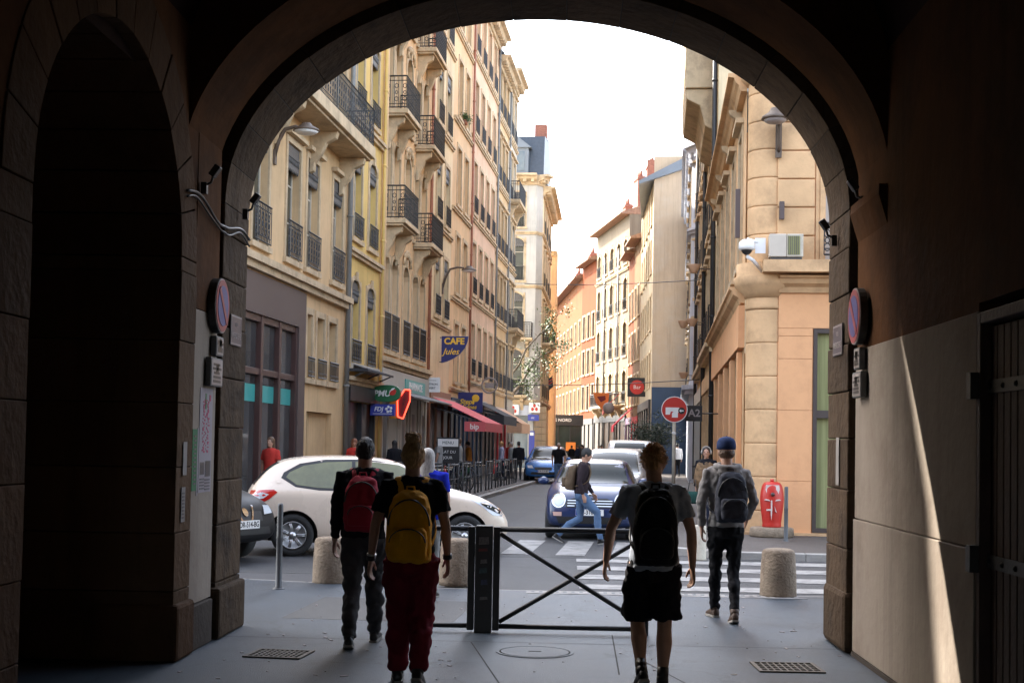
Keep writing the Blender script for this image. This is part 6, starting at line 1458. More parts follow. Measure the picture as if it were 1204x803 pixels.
# ---------------- awnings
def awning(v0, v1, zt, zb, reach, mat, lab, valance=.3, text=None, u0=UL):
    t = thing('awning', lab, 'awning', S(u0, v0, zt)[:], -BETA); L = v1-v0; dz = zb-zt
    m2 = MB(); m2.add([(.15, 0, 0), (reach, 0, dz), (reach, L, dz), (.15, L, 0), (.15, 0, -.02), (reach, 0, dz-.02), (reach, L, dz-.02), (.15, L, -.02)], [(0, 1, 2, 3), (7, 6, 5, 4), (0, 4, 5, 1), (1, 5, 6, 2), (2, 6, 7, 3), (3, 7, 4, 0)]); m2.build('cloth', [mat], t)
    m2 = MB(); m2.box(reach, reach+.02, 0, L, dz-valance, dz-.002); m2.box(reach-.75, reach, -.02, 0, dz-valance, dz+.02); m2.build('valance', [mat], t)
    m2 = MB(); m2.box(0, .15, 0, L, -.16, .05); m2.build('cassette', [A['shop_w']], t)
    for q in (.1, L/2, L-.1): m2 = MB(); m2.tube([(.1, q, -.35), (reach-.02, q, dz-.03)], .025, 6); m2.build('arm', [A['greymetal']], t)
    if text: lettering(text, .28, A['white'], t, (reach-.38, -.024, dz-valance/2), bold=.006)
    return t
A['awn_pink'] = paint('backlit_red_awning_cloth', (.62, .12, .13), .85)  # pinker red paints in the daylight showing through the cloth
awning(50.0, 55.6, 3.32, 2.42, 2.1, A['awn_pink'], 'pinkish red awning with red valance over the cafe terrace', .34, 'bip')
awning(60.5, 66, 3.6, 2.9, 1.6, A['awn_black'], 'black awning with dark sides beyond the red one', .4)
awning(69.5, 74, 3.5, 2.7, 1.5, A['lampor'], 'small copper coloured awning near the end of the left row', .5)
awning(36.6, 40.2, 3.75, 3.62, .55, A['awn_black'], 'thin dark canopy above the tobacco shop', .06)
for (c0, d0, c1, d1, z, lab) in ((7.45, 84, 6.3, 84.0, 4.0, 'red awning sloping down to the left under the round red sign'), (7.7, 97.0, 6.6, 97.0, 5.4, 'small red awning on the narrow ochre house')):
    a = cam_xy(c0, d0); b = cam_xy(c1, d1); t = thing('awning', lab, 'awning', (a.x, a.y, z)); q = b-a
    m2 = MB(); m2.add([(0, 0, 0), (q.x, q.y, -1.1), (q.x, q.y+4, -1.1), (0, 4, 0), (0, 0, -.05), (q.x, q.y, -1.2), (q.x, q.y+4, -1.2), (0, 4, -.05)], [(0, 1, 2, 3), (7, 6, 5, 4), (0, 4, 5, 1), (1, 5, 6, 2), (2, 6, 7, 3), (3, 7, 4, 0)]); m2.build('cloth', [A['awn_red']], t)
    m2 = MB(); m2.box(q.x-.02, q.x+.02, q.y, q.y+4, -1.5, -1.2); m2.build('valance', [A['awn_red']], t)

# ---------------- terrace: rails along the kerb, board, tables
def rail(L):
    t = thing('terrace_rail', '', 'railing', (0, 0, 0), 0, 'railing panels along the left kerb')
    m2 = MB(); m2.tube([(0, 0, .95), (0, L, .95)], .022, 8); m2.tube([(0, 0, .55), (0, L, .55)], .014, 6); m2.build('rail', [A['greymetal']], t)
    for q in (0, L/2, L): m2 = MB(); m2.tube([(0, q, 0), (0, q, 1.0)], .026, 8); m2.build('post', [A['greymetal']], t)
    return t
base = rail(1.7); labs = ['first railing panel on the left kerb, nearest to the white car', 'second railing panel on the left kerb, after the nearest one', 'third railing panel on the left kerb, beside the bicycles', 'fourth railing panel on the left kerb, before the leaning bicycle', 'fifth railing panel on the left kerb, beside the woman in lavender', 'sixth railing panel on the left kerb, beyond the woman in lavender', 'seventh railing panel on the left kerb, near the blue car', 'furthest railing panel on the left kerb, in front of the blue car']
for k in range(8):
    o = base if k == 0 else dup(base); o['label'] = labs[k]; p = S(-5.75, 34.5+k*2.75, .07); o.location = p; o.rotation_euler = (0, 0, -BETA+rad(RND.uniform(-1, 1)))
t = thing('table_rail', 'long pale counter rail in front of the terrace drinkers', 'railing', S(-8.0, 37.0, .07)[:], -BETA)
mb = MB(); mb.tube([(0, 0, 1.0), (2.1, 0, 1.0)], .03, 8); mb.build('rail', [A['greymetal']], t); [MB().tube([(q, 0, 0), (q, 0, 1.0)], .022, 6).build('post', [A['greymetal']], t) for q in (0, 1, 2.1)]
t = thing('menu_board', 'black menu board with white header standing on the terrace', 'menu board', S(-6.9, 44.5, .07)[:], -BETA)
mb = MB(); mb.box(-.38, .38, -.03, .03, .9, 1.75); mb.build('board', [A['shop_black']], t); mb = MB(); mb.box(-.34, .34, -.036, -.031, 1.45, 1.7); mb.build('header', [A['white']], t)
for k, tx in enumerate(('MENU', 'PLAT DU', 'JOUR')): lettering(tx, .13 if k else .14, A['white'] if k else A['black'], t, (0, -.037-.001, (1.57, 1.27, 1.08)[k]))
mb = MB(); [mb.tube([(q, 0, 0), (q, 0, .92)], .02, 6) for q in (-.3, .3)]; mb.build('leg', [A['iron']], t)
def table(lab, u, v):
    t = thing('cafe_table', lab, 'table', S(u, v, .07)[:], -BETA, 'small round terrace tables'); m2 = MB(); m2.lathe([(.001, .70), (.33, .70), (.34, .715), (.33, .73), (.001, .73)], n=20); m2.build('tabletop', [A['palestone']], t)
    m2 = MB(); m2.tube([(0, 0, .03), (0, 0, .70)], .03, 8); m2.lathe([(.22, 0), (.2, .03), (.03, .05)], n=16); m2.build('pedestal', [A['iron']], t)
table('round table by the menu board', -7.3, 46.5); table('round table near the seated people with caps', -7.0, 52.8); table('round table next to the red bicycle', -7.0, 41.5); table('round table beyond the woman in lavender', -7.0, 60.2)
def chair(lab, u, v, rz):
    t = thing('cafe_chair', lab, 'chair', S(u, v, .07)[:], rz, 'dark terrace chairs'); m2 = MB(); m2.box(-.2, .2, -.2, .2, .43, .46); m2.build('seat', [A['wood']], t, bevel=.01)
    m2 = MB(); m2.box(-.19, .19, .18, .2, .62, .86); m2.build('backrest', [A['wood']], t, bevel=.008)
    for sx in (-1, 1):
        for sy, h in ((-1, .43), (1, .88)): m2 = MB(); m2.tube([(sx*.18, sy*.18, 0), (sx*.18, sy*.185, h)], .013, 6); m2.build('leg', [A['iron']], t)
table('round table just behind the red bicycle', -6.9, 43.2); table('round table under the red awning edge', -7.2, 50.3); table('round table under the black awning', -7.2, 63.0)
chair('dark chair under the red awning edge', -7.9, 50.6, 1.4); chair('dark chair under the black awning', -7.8, 63.2, 1.4)
chair('dark chair by the menu board table', -7.9, 46.6, 1.5); chair('dark chair near the table of seated people', -7.7, 53.0, 1.6); chair('dark chair facing the street beside the red bicycle', -7.6, 41.7, 1.3)
def bicycle(lab, u, v, rz, mat, lean=.12):
    t = thing('bicycle', lab, 'bicycle', S(u, v, .07)[:], rz, 'bicycles parked by the kerb rails'); t.rotation_euler = (lean, 0, rz)
    fr_ = [((-.5, 0, .34), (-.05, 0, .30)), ((-.05, 0, .30), (-.22, 0, .82)), ((-.05, 0, .30), (.38, 0, .72)), ((-.20, 0, .72), (.36, 0, .80)), ((-.5, 0, .34), (-.20, 0, .74)), ((.36, 0, .9), (.40, 0, .70)), ((.40, 0, .70), (.52, 0, .34))]
    m2 = MB(); [m2.tube([a, b], .017, 7) for a, b in fr_]; m2.build('frame', [mat], t)
    for x in (-.5, .52):
        m2 = MB(); m2.tube([(x+.33*math.cos(a), 0, .34+.33*math.sin(a)) for a in [2*PI*i/24 for i in range(25)]], .019, 6); w_ = m2.build('wheel', [A['rubber']], t)
        m2 = MB(); [m2.tube([(x, 0, .34), (x+.32*math.cos(a), 0, .34+.32*math.sin(a))], .003, 3, cap=False) for a in [2*PI*i/14 for i in range(14)]]; m2.tube([(x, -.04, .34), (x, .04, .34)], .02, 6); m2.build('spokes', [A['alloy']], w_)
    m2 = MB(); m2.tube([(.30, -.27, .98), (.37, -.12, .98), (.36, 0, .92), (.37, .12, .98), (.30, .27, .98)], .013, 6); m2.build('handlebar', [A['iron']], t)
    m2 = MB(); m2.ball((-.24, 0, .86), (.13, .07, .035), 10, 6); m2.build('saddle', [A['black']], t)
    m2 = MB(); m2.lathe([(.085, -.01), (.085, .01)], (-.05, 0, .30), 16, R=Matrix.Rotation(PI/2, 3, 'X')); m2.tube([(-.05, -.08, .30), (.05, -.09, .18)], .01, 5); m2.tube([(-.05, .08, .30), (-.15, .09, .42)], .01, 5); m2.build('pedals', [A['alloy']], t)
    return t
bicycle('red framed bicycle parked near the front of the terrace', -6.2, 39.0, PI/2-BETA+.25, A['red']); bicycle('dark bicycle beside the red one', -6.2, 42.0, PI/2-BETA-.2, A['iron'])
bicycle('dark bicycle leaning on the rail beside the woman in lavender', -5.9, 51.5, PI/2-BETA+.1, A['iron'], -.15); bicycle('green bicycle behind the menu board', -6.5, 45.6, PI/2-BETA+.5, A['green'])

# ---------------- overhead wires
def wire(p, q, sag, lab, r=.018):
    m2 = MB(); p = Vector(p); q = Vector(q); m2.tube([p.lerp(q, k/16)-Vector((0, 0, sag*math.sin(PI*k/16))) for k in range(17)], r, 5); return tag(m2.build('overhead_wire', [A['iron']]), lab, 'wire', 'wires across the street')
wire(S(-7.55, 75.5, 10.6), S(1.55, 50, 7.75), .12, 'upper black wire stretched across the street'); wire(S(-7.9, 76, 4.95), S(1.55, 53, 4.25), .1, 'lower black wire stretched across the street at shop height', .02)
# flag on the orange house
t = thing('flag', 'small dark striped flag hanging off the orange house', 'flag', S(-8.3, 100, 6.2)[:], 0); mb = MB(); mb.tube([(-.3, 0, -.1), (.5, 0, .5)], .02, 5); mb.build('pole', [A['iron']], t)
mb = MB(); mb.prism([(-.1, .05), (.45, .45), (.55, -.3), (.1, -.7)], lambda a, b, q: (a, q, b), -.01, .01); c_ = mb.build('cloth', [A['shop_black']], t); mb = MB(); [mb.prism([(-.05+.0*k, -.05-k*.22), (.5, .33-k*.22), (.5, .25-k*.22), (-.03, -.13-k*.22)], lambda a, b, q: (a, q, b), -.016, -.011) for k in range(2)]; mb.build('stripe', [A['red']], c_)

# ---------------- trees and plants
def leaf_cloud(pts, n, spread, size, mat, name, parent, seed=1):
    rr = random.Random(seed); m2 = MB()
    for _ in range(n):
        c = Vector(rr.choice(pts)); p = c+Vector([rr.gauss(0, spread) for _ in range(3)]); a = Vector([rr.uniform(-1, 1) for _ in range(3)]).normalized(); b = a.orthogonal().normalized(); s_ = size*rr.uniform(.6, 1.4)
        m2.add([p-a*s_, p+b*s_*.45, p+a*s_, p-b*s_*.45], [(0, 1, 2, 3)])
    return m2.build(name, [mat], parent, fixn=False)
tb = S(-9.2, 80.6, .0); tr_ = thing('street_tree', 'leaning street tree whose thin leafy branches reach out beyond the left row', 'tree', tb[:])
def rp(u, v, z): return S(u, v, z)-tb
mb = MB(); mb.tube([(0, 0, 0), rp(-9.15, 80.6, 2), rp(-9.0, 80.6, 3.9)], [.14, .12, .10], 8); mb.build('trunk', [A['bark']], tr_)
b1 = [rp(-9.0, 80.6, 3.8), rp(-8.6, 80.5, 4.7), rp(-8.15, 80.4, 5.2), rp(-7.75, 80.3, 5.9), rp(-7.3, 80.2, 6.6), rp(-6.7, 80.1, 7.0), rp(-6.1, 80, 7.25)]
b2 = [rp(-9.0, 80.6, 3.9), rp(-8.9, 80.5, 5.6), rp(-8.3, 80.3, 6.3), rp(-7.9, 80.1, 7.2), rp(-7.2, 80.0, 8.0), rp(-6.5, 79.9, 8.6), rp(-5.95, 79.8, 9.3)]
mb = MB(); mb.tube(b1, [.10, .085, .075, .06, .05, .035, .015], 6); mb.tube(b2, [.09, .07, .06, .05, .04, .03, .012], 6); rr = random.Random(2); lp = []
for b in (b1, b2):
    for i in range(2, 7):
        for q in range(3):
            e = b[i]+Vector((rr.uniform(-.7, .7), rr.uniform(-.6, .6), rr.uniform(-1.0, .7))); mb.tube([b[i], b[i].lerp(e, .5)+Vector((0, 0, .1)), e], [.02, .012, .005], 4); lp += [e, b[i].lerp(e, .6)] if b is b1 or i > 4 else [e] if q == 0 else []
mb.build('branches', [A['bark']], tr_); leaf_cloud(lp, 1300, .22, .085, A['leaf'], 'crown', tr_, 3)
ob = S(-.25, 66.5, .06); ot = thing('olive_tree', 'dark bushy olive tree in a pot at the shop corner on the right pavement', 'tree', ob[:])
mb = MB(); mb.lathe([(.3, 0), (.4, .6), (.42, .65), (.36, .65), (.001, .6)], n=20); mb.build('pot', [A['greymetal']], ot); mb = MB(); mb.tube([(0, 0, .6), (.05, 0, 1.2), (0, 0, 1.9)], [.07, .06, .04], 7); [mb.tube([(.02, 0, 1.3), (.5*math.cos(a), .5*math.sin(a), 2.1)], [.04, .012], 5) for a in (0, 1.3, 2.6, 4, 5.2)]; mb.build('trunk', [A['bark']], ot)
rr = random.Random(8); leaf_cloud([Vector((rr.gauss(0, .45), rr.gauss(0, .45), 2.1+rr.gauss(0, .32))) for _ in range(60)], 3200, .17, .06, A['leaf_d'], 'crown', ot, 5)
pb = S(UL-.02, 57.2, 15.25); t = thing('potted_plant', 'small green potted plant on an upper window sill of the light orange house', 'plant', S(UL+.10, 57.15, 15.2)[:]); mb = MB(); mb.lathe([(.10, 0), (.14, .22), (.12, .22), (.001, .2)], n=12); mb.build('pot', [A['pipe_r']], t); rr = random.Random(4); leaf_cloud([Vector((rr.gauss(0, .1), rr.gauss(0, .12), .35+rr.gauss(0, .08))) for _ in range(12)], 260, .07, .06, A['leaf'], 'foliage', t, 6)

# litter on the pavement
rr = random.Random(12); mb = MB()
for _ in range(150):
    x, y = rr.uniform(-2.7, 2.3), rr.uniform(8.2, 15.2); s_ = rr.choice((.006, .008, .012, .02)); a = rr.uniform(0, PI)
    mb.obox((x, y, .004), (s_*rr.uniform(1, 3), s_, .004), Matrix.Rotation(a, 3, 'Z'))
tag(mb.build('litter', [A['sig_w']]), None, None, None, 'stuff')
# ------------------------------------------------------------------ cars
def carpaint(name, c, rough=.28, metallic=0.0, var=.02): return paint(name, c, rough, .6, metallic, 0, var)
A['car_white'] = carpaint('white_car_paint', (.74, .62, .50)); A['car_navy'] = carpaint('dark_blue_car_paint', (.012, .026, .085), .3, 0); A['car_black'] = paint('black_car_paint', (.008, .008, .009), .45, 0, spec=.25)
A['car_grey'] = carpaint('silver_grey_car_paint', (.28, .29, .30), .3, .6); A['car_blue'] = carpaint('blue_car_paint', (.03, .14, .38), .25, .3); A['van_white'] = carpaint('white_van_paint', (.66, .66, .66))
A['carglass'] = pm('car_glass', (.02, .024, .022), .10, .1, 1, 0, spec=.12); A['carglass_t'] = pm('pale_tinted_car_glass', (.13, .13, .055), .04, .35, 1.2, 0, spec=.8)
A['chrome'] = paint('chrome', (.75, .75, .75), .08, 0, 1.0); A['lampglass'] = paint('headlamp_glass', (.55, .58, .62), .06, 1.0); A['tail'] = paint('red_tail_lamp', (.45, .01, .01), .12, 1.0)
A['trimblk'] = pm('black_plastic_trim', (.018, .018, .019), .5, .1, 6, .05)
HATCH = [(-1.97, .35, .62, .70, .62, .50), (-1.94, .28, .78, .92, .75, .60), (-1.80, .22, .92, 1.10, .83, .62), (-1.60, .20, .96, 1.32, .86, .60), (-1.35, .18, .97, 1.43, .87, .58), (-.9, .17, .96, 1.47, .87, .58), (-.3, .17, .95, 1.475, .87, .58), (.2, .17, .94, 1.44, .87, .57), (.6, .17, .93, 1.28, .87, .58), (.95, .17, .92, 1.07, .87, .66), (1.15, .18, .90, .985, .86, .72), (1.5, .20, .84, .91, .83, .68), (1.78, .22, .72, .79, .77, .60), (1.95, .26, .56, .64, .68, .52), (2.01, .32, .46, .52, .52, .42)]
MINI = [(-1.88, .35, .62, .72, .62, .52), (-1.84, .26, .80, .95, .76, .62), (-1.70, .20, .90, 1.22, .82, .62), (-1.55, .18, .92, 1.36, .83, .62), (-1.2, .17, .92, 1.41, .84, .62), (-.5, .17, .92, 1.43, .84, .62), (.1, .17, .92, 1.42, .84, .61), (.42, .17, .92, 1.34, .84, .61), (.72, .17, .92, 1.10, .84, .68), (.9, .18, .91, 1.00, .84, .74), (1.3, .19, .86, .955, .83, .72), (1.62, .20, .80, .89, .80, .66), (1.80, .22, .68, .76, .76, .58), (1.87, .26, .56, .62, .68, .50), (1.90, .32, .48, .52, .55, .42)]
VAN = [(-2.3, .4, .9, 1.6, .86, .78), (-2.25, .3, 1.0, 1.85, .90, .80), (-1.5, .25, 1.0, 1.9, .92, .80), (0, .25, 1.0, 1.9, .92, .80), (.6, .25, 1.0, 1.86, .92, .78), (1.1, .25, 1.0, 1.5, .92, .76), (1.45, .25, 1.0, 1.14, .91, .78), (1.9, .26, .92, 1.0, .88, .72), (2.15, .28, .75, .84, .82, .64), (2.25, .33, .55, .62, .7, .5)]
SUV = [(-2.15, .4, .8, .95, .72, .6), (-2.1, .32, .95, 1.2, .82, .68), (-1.9, .26, 1.0, 1.48, .88, .66), (-1.5, .22, 1.02, 1.60, .90, .66), (-.5, .22, 1.02, 1.63, .91, .66), (.3, .22, 1.02, 1.56, .91, .65), (.85, .22, 1.0, 1.22, .91, .72), (1.1, .23, .99, 1.08, .90, .76), (1.6, .25, .92, 1.01, .87, .72), (1.95, .27, .80, .88, .82, .62), (2.1, .30, .64, .72, .74, .54), (2.16, .36, .52, .56, .6, .42)]
def shell(st, wheels, wr, paint_m):
    rings = []
    for x, zb, zs, zt, w, wt in st:
        h = [(0, zb), (w*.86, zb), (w*.965, zb+.09), (w, zb+.42*(zs-zb)), (w*.992, zs-.07), (w*.955, zs), (wt+.01, max(zs+.005, zt-.055)), (wt*.90, zt-.012), (wt*.5, zt), (0, zt+.008)]
        ring = [Vector((x, y, z)) for y, z in h]+[Vector((x, -y, z)) for y, z in h[-2:0:-1]]
        rings.append(ring)
    mb = MB(); mb.loft(rings, 0, True)
    o = mb.build('body', [paint_m, A['trimblk']]); s = o.modifiers.new('s', 'SUBSURF'); s.levels = 2; s.render_levels = 2
    me0 = evaluated(o); tree = BVHTree.FromPolygons([v.co[:] for v in me0.vertices], [p.vertices[:] for p in me0.polygons])
    o = bpy.data.objects.new('body', me0); COL.objects.link(o)
    mc = MB()
    for wx in wheels:
        for sy in (-1, 1): mc.tube([(wx, sy*.58, wr), (wx, sy*1.1, wr)], wr+.055, 32, 1, True, False)
    c = mc.build('cut', [paint_m, A['trimblk']])
    b = o.modifiers.new('b', 'BOOLEAN'); b.operation = 'DIFFERENCE'; b.object = c; b.solver = 'EXACT'
    me = evaluated(o, True, 'car_body'); bpy.data.objects.remove(c, do_unlink=True)
    for p in me.polygons: p.use_smooth = True
    bm = bmesh.new(); bm.from_mesh(me)
    for e in bm.edges:
        if len(e.link_faces) == 2 and e.calc_face_angle(0) > rad(45): e.smooth = False
    bm.to_mesh(me); bm.free()
    return me, tree
def decal(tree, poly, ax, side, mat, name, parent, off=.004, step=.06):
    """a shaped piece lying on the body surface; ax 'y': poly in (x,z) seen from a side, ax 'x': poly in (y,z) seen from an end"""
    n = len(poly); xs = [p[0] for p in poly]; zs = [p[1] for p in poly]; vs = []
    for i, p in enumerate(poly):
        q = poly[(i+1) % n]; m = max(1, int(math.dist(p, q)/step)); vs += [Vector((p[0]+(q[0]-p[0])*k/m, p[1]+(q[1]-p[1])*k/m)) for k in range(m)]
    no = len(vs); x = min(xs)+step/2
    def inside(a, b):
        c = False
        for i in range(n):
            (x1, y1), (x2, y2) = poly[i], poly[(i+1) % n]
            if (y1 > b) != (y2 > b) and a < (x2-x1)*(b-y1)/(y2-y1)+x1: c = not c
        return c
    while x < max(xs):
        z = min(zs)+step/2
        while z < max(zs):
            if inside(x, z) and min(math.dist((x, z), v) for v in vs[:no]) > step*.4: vs.append(Vector((x, z)))
            z += step
        x += step
    r = delaunay_2d_cdt(vs, [(i, (i+1) % no) for i in range(no)], [list(range(no))], 1, 1e-5)
    out = []; d = Vector((0, -side, 0)) if ax == 'y' else Vector((-side, 0, 0)); last = None
    for v in r[0]:
        o = Vector((v.x, side*3, v.y)) if ax == 'y' else Vector((side*5, v.x, v.y))
        loc, nor, _, _ = tree.ray_cast(o, d)
        if loc is None: loc = last or Vector((v.x, side*.8, v.y)) if ax == 'y' else Vector((side*1.8, v.x, v.y)); nor = -d
        if nor.dot(d) > 0: nor = -nor
        last = loc; out.append(loc+nor*off)
    mb = MB(); mb.add(out, [tuple(f) for f in r[2]], 0, True)
    return mb.build(name, [mat], parent, fixn=False)
_wh = {}
def wheel(r, parent, x, y, side, w=.2, spokes=7, mat='alloy'):
    k = (r, spokes, mat)
    if k not in _wh:
        R = Matrix.Rotation(PI/2, 3, 'X'); mb = MB()
        mb.lathe([(r*.64, -w/2), (r*.92, -w/2), (r, -w/2+.03), (r, w/2-.03), (r*.92, w/2), (r*.66, w/2-.01), (r*.64, w/2-.03)], (0, 0, 0), 40, R=R)
        t = mb.mesh('tyre', [A['rubber']]); mb = MB()
        mb.lathe([(r*.66, w/2-.02), (r*.63, w/2+.004), (r*.60, w/2-.012), (r*.58, 0), (r*.58, -.05)], (0, 0, 0), 40, R=R)
        for i in range(spokes):
            a = 2*PI*i/spokes
            for da in (-.09, .09):
                e = Vector((math.cos(a+da*.6), 0, math.sin(a+da*.6))); i0 = Vector((math.cos(a+da*2.6), 0, math.sin(a+da*2.6)))
                mb.tube([i0*r*.12+Vector((0, -w/2+.02, 0)), e*r*.60+Vector((0, -w/2+.014, 0))], [r*.062, r*.055], 5, sy=.4)
        mb.tube([(0, -w/2-.002, 0), (0, -.02, 0)], r*.16, 20)
        rm = mb.mesh('rim', [A[mat]]); mb = MB(); mb.tube([(0, -w/2+.055, 0), (0, -.02, 0)], r*.56, 24, smooth=False); dk = mb.mesh('brake', [A['trimblk']])
        _wh[k] = (t, rm, dk)
    t, rm, dk = _wh[k]; o = link('wheel', t, parent); o.location = (x, y, r); o.rotation_euler = (0, 0, 0 if side < 0 else PI)
    link('rim', rm, o); link('brake_disc', dk, o); return o
def strip(p, q, w=.008):
    p = Vector(p); q = Vector(q); d = (q-p).normalized(); n = Vector((-d.y, d.x))*w/2; return [tuple(p-n), tuple(q-n), tuple(q+n), tuple(p+n)]
def seam(tree, pts, side, parent, w=.009, mat='trimblk', name='door_seam', off=.003):
    for a, b in zip(pts, pts[1:]): decal(tree, strip(a, b, w), 'y', side, A[mat], name, parent, off, .1)
def mirror(parent, x, y, z, mat):
    s = 1 if y > 0 else -1; mb = MB(); mb.ball((x, y+s*.1, z+.02), (.075, .11, .075), 12, 8); o = mb.build('wing_mirror', [mat], parent)
    mb = MB(); mb.tube([(x, y-s*.03, z-.03), (x, y+s*.06, z)], .02, 6); mb.build('mirror_arm', [A['trimblk']], o)
def plate(parent, x, z, text, rz, w=.5):
    mb = MB(); mb.box(-w/2, w/2, -.008, .01, -.055, .055); o = mb.build('number_plate', [A['white']], parent); o.location = (x, 0, z); o.rotation_euler = (0, 0, rz)
    mb = MB(); mb.box(-w/2+.003, -w/2+.045, -.0105, -.0085, -.05, .05); mb.build('blue_band', [A['blue']], o)
    l = lettering(text, .105, A['black'], o, (.02, -.009, 0), ext=.001, bold=.002, sx=.85)
    return o
def car(name, lab, st, paint_m, loc, rz, wb=(-1.27, 1.27), wr=.31, group=None):
    t = thing(name, lab, 'car' if 'van' not in name else 'van', loc, rz, group); me, tree = shell(st, wb, wr, paint_m); link('body', me, t)
    hw = max(s[4] for s in st)
    for wx in wb:
        for sy in (-1, 1): wheel(wr, t, wx, sy*(hw-.115), sy)
    return t, tree

# white hatchback crossing from left to right
t, tr = car('hatchback_car', 'white three door hatchback crossing the street behind the pedestrians', HATCH, A['car_white'], (-2.90, 20.9, -.05), rad(13))
W3 = [(.90, 1.0), (.62, 1.19), (.30, 1.345), (-.05, 1.385), (-.36, 1.39), (-.36, .99), (.3, .985)]
Q3 = [(-.41, 1.39), (-.8, 1.375), (-1.12, 1.32), (-1.33, 1.22), (-1.38, 1.15), (-1.22, 1.04), (-.9, 1.0), (-.41, .99)]
for s in (-1, 1):
    decal(tr, W3, 'y', s, A['carglass_t'], 'side_window', t); decal(tr, Q3, 'y', s, A['carglass_t'], 'quarter_window', t)
    ol = [(.99, .965), (.60, 1.225), (.26, 1.385), (-.3, 1.425), (-.8, 1.415), (-1.18, 1.35), (-1.41, 1.22), (-1.45, 1.14), (-1.24, 1.01), (-.9, .965), (.2, .945)]
    decal(tr, ol, 'y', s, A['trimblk'], 'window_trim', t, .002)
    seam(tr, [(-.44, .97), (-.46, .5), (-.40, .28), (.72, .27), (.86, .5), (.84, .90)], s, t)
    decal(tr, [(-1.93, .78), (-1.80, .73), (-1.62, .83), (-1.50, .93), (-1.55, .97), (-1.72, .96), (-1.88, .95)], 'y', s, A['tail'], 'tail_lamp', t, .006)
    decal(tr, [(-1.86, .82), (-1.70, .84), (-1.62, .90), (-1.72, .925), (-1.80, .90), (-1.74, .875), (-1.84, .86)], 'y', s, A['lampglass'], 'lamp_insert', t, .009)
    decal(tr, [(1.86, .60), (1.92, .68), (1.72, .78), (1.42, .86), (1.36, .85), (1.55, .74), (1.7, .62)], 'y', s, A['lampglass'], 'headlamp', t, .006)
    decal(tr, [(1.82, .63), (1.86, .67), (1.70, .75), (1.5, .80), (1.62, .72)], 'y', s, A['carglass'], 'lamp_insert', t, .009)
    decal(tr, [(-1.0, .20), (1.0, .20), (1.0, .26), (-1.0, .26)], 'y', s, A['trimblk'], 'sill', t, .004)
    decal(tr, [(-.34, .80), (-.16, .80), (-.15, .83), (-.34, .83)], 'y', s, A['car_white'], 'door_handle', t, .02)
    decal(tr, [(-1.52, 1.11), (-1.45, 1.11), (-1.45, 1.06), (-1.52, 1.06)], 'y', s, A['car_white'], 'fuel_flap', t, .006)
    mirror(t, .80, s*.86, .98, A['car_white'])
decal(tr, [(-.58, 1.0), (.58, 1.0), (.50, 1.395), (-.50, 1.395)], 'x', 1, A['carglass'], 'windscreen', t, .004)
decal(tr, [(-.55, 1.03), (.55, 1.03), (.47, 1.36), (-.47, 1.36)], 'x', -1, A['carglass'], 'rear_window', t, .004)
decal(tr, [(-.45, .34), (.45, .34), (.5, .5), (-.5, .5)], 'x', 1, A['trimblk'], 'grille', t, .004); plate(t, -1.975, .55, 'CK-208-LN', -PI/2)

# dark blue rounded city car facing the viewer
DIR = -PI/2-BETA
mp_ = S(-1.2, 26.2, -.05)
t, tr = car('city_car', 'dark blue rounded city car with round headlights facing the viewer', MINI, A['car_navy'], mp_[:], DIR, (-1.2, 1.25), .30)
decal(tr, [(-.66, 1.0), (.66, 1.0), (.56, 1.345), (-.56, 1.345)], 'x', 1, A['carglass'], 'windscreen', t, .004)
for s in (-1, 1):
    decal(tr, [(.70, 1.0), (.45, 1.27), (.30, 1.34), (-.35, 1.35), (-.35, .98)], 'y', s, A['carglass'], 'side_window', t); decal(tr, [(-.40, 1.35), (-1.25, 1.33), (-1.40, 1.1), (-1.2, .98), (-.40, .98)], 'y', s, A['carglass'], 'quarter_window', t)
    seam(tr, [(-.42, .97), (-.42, .3), (.70, .28), (.82, .5), (.80, .92)], s, t); mirror(t, .66, s*.84, 1.0, A['car_navy'])
    c = (s*.56, .70); R = [(c[0]+.125*math.cos(a), c[1]+.13*math.sin(a)) for a in [2*PI*i/20 for i in range(20)]]; R2 = [(c[0]+.10*math.cos(a), c[1]+.105*math.sin(a)) for a in [2*PI*i/20 for i in range(20)]]
    decal(tr, R, 'x', 1, A['chrome'], 'headlamp_ring', t, .012, .05); decal(tr, R2, 'x', 1, A['lampglass'], 'headlamp', t, .022, .05)
    decal(tr, [(s*.50, .43), (s*.64, .43), (s*.66, .50), (s*.50, .50)], 'x', 1, paint('fog_lamp_pink', (.55, .35, .30), .15) if 'fogp' not in A else A['fogp'], 'fog_lamp', t, .012, .05)
decal(tr, [(-.42, .58), (.42, .58), (.46, .68), (.30, .745), (-.30, .745), (-.46, .68)], 'x', 1, A['trimblk'], 'grille', t, .006)
for k in range(3): decal(tr, strip((-.40, .61+k*.045), (.40, .61+k*.045), .012), 'x', 1, A['chrome'], 'grille_bar', t, .012)
decal(tr, [(-.55, .30), (.55, .30), (.6, .42), (-.6, .42)], 'x', 1, A['trimblk'], 'lower_intake', t, .006)
plate(t, 1.915, .50, 'EJ-310-DF', PI/2)
for s in (-.35, .15): mb = MB(); mb.tube([(.83, s, 1.02), (.60, s+.30, 1.19)], .008, 5); mb.build('wiper', [A['trimblk']], t)
mb = MB(); mb.ball((1.84, 0, .81), (.02, .06, .03), 10, 6); mb.build('badge', [A['chrome']], t)

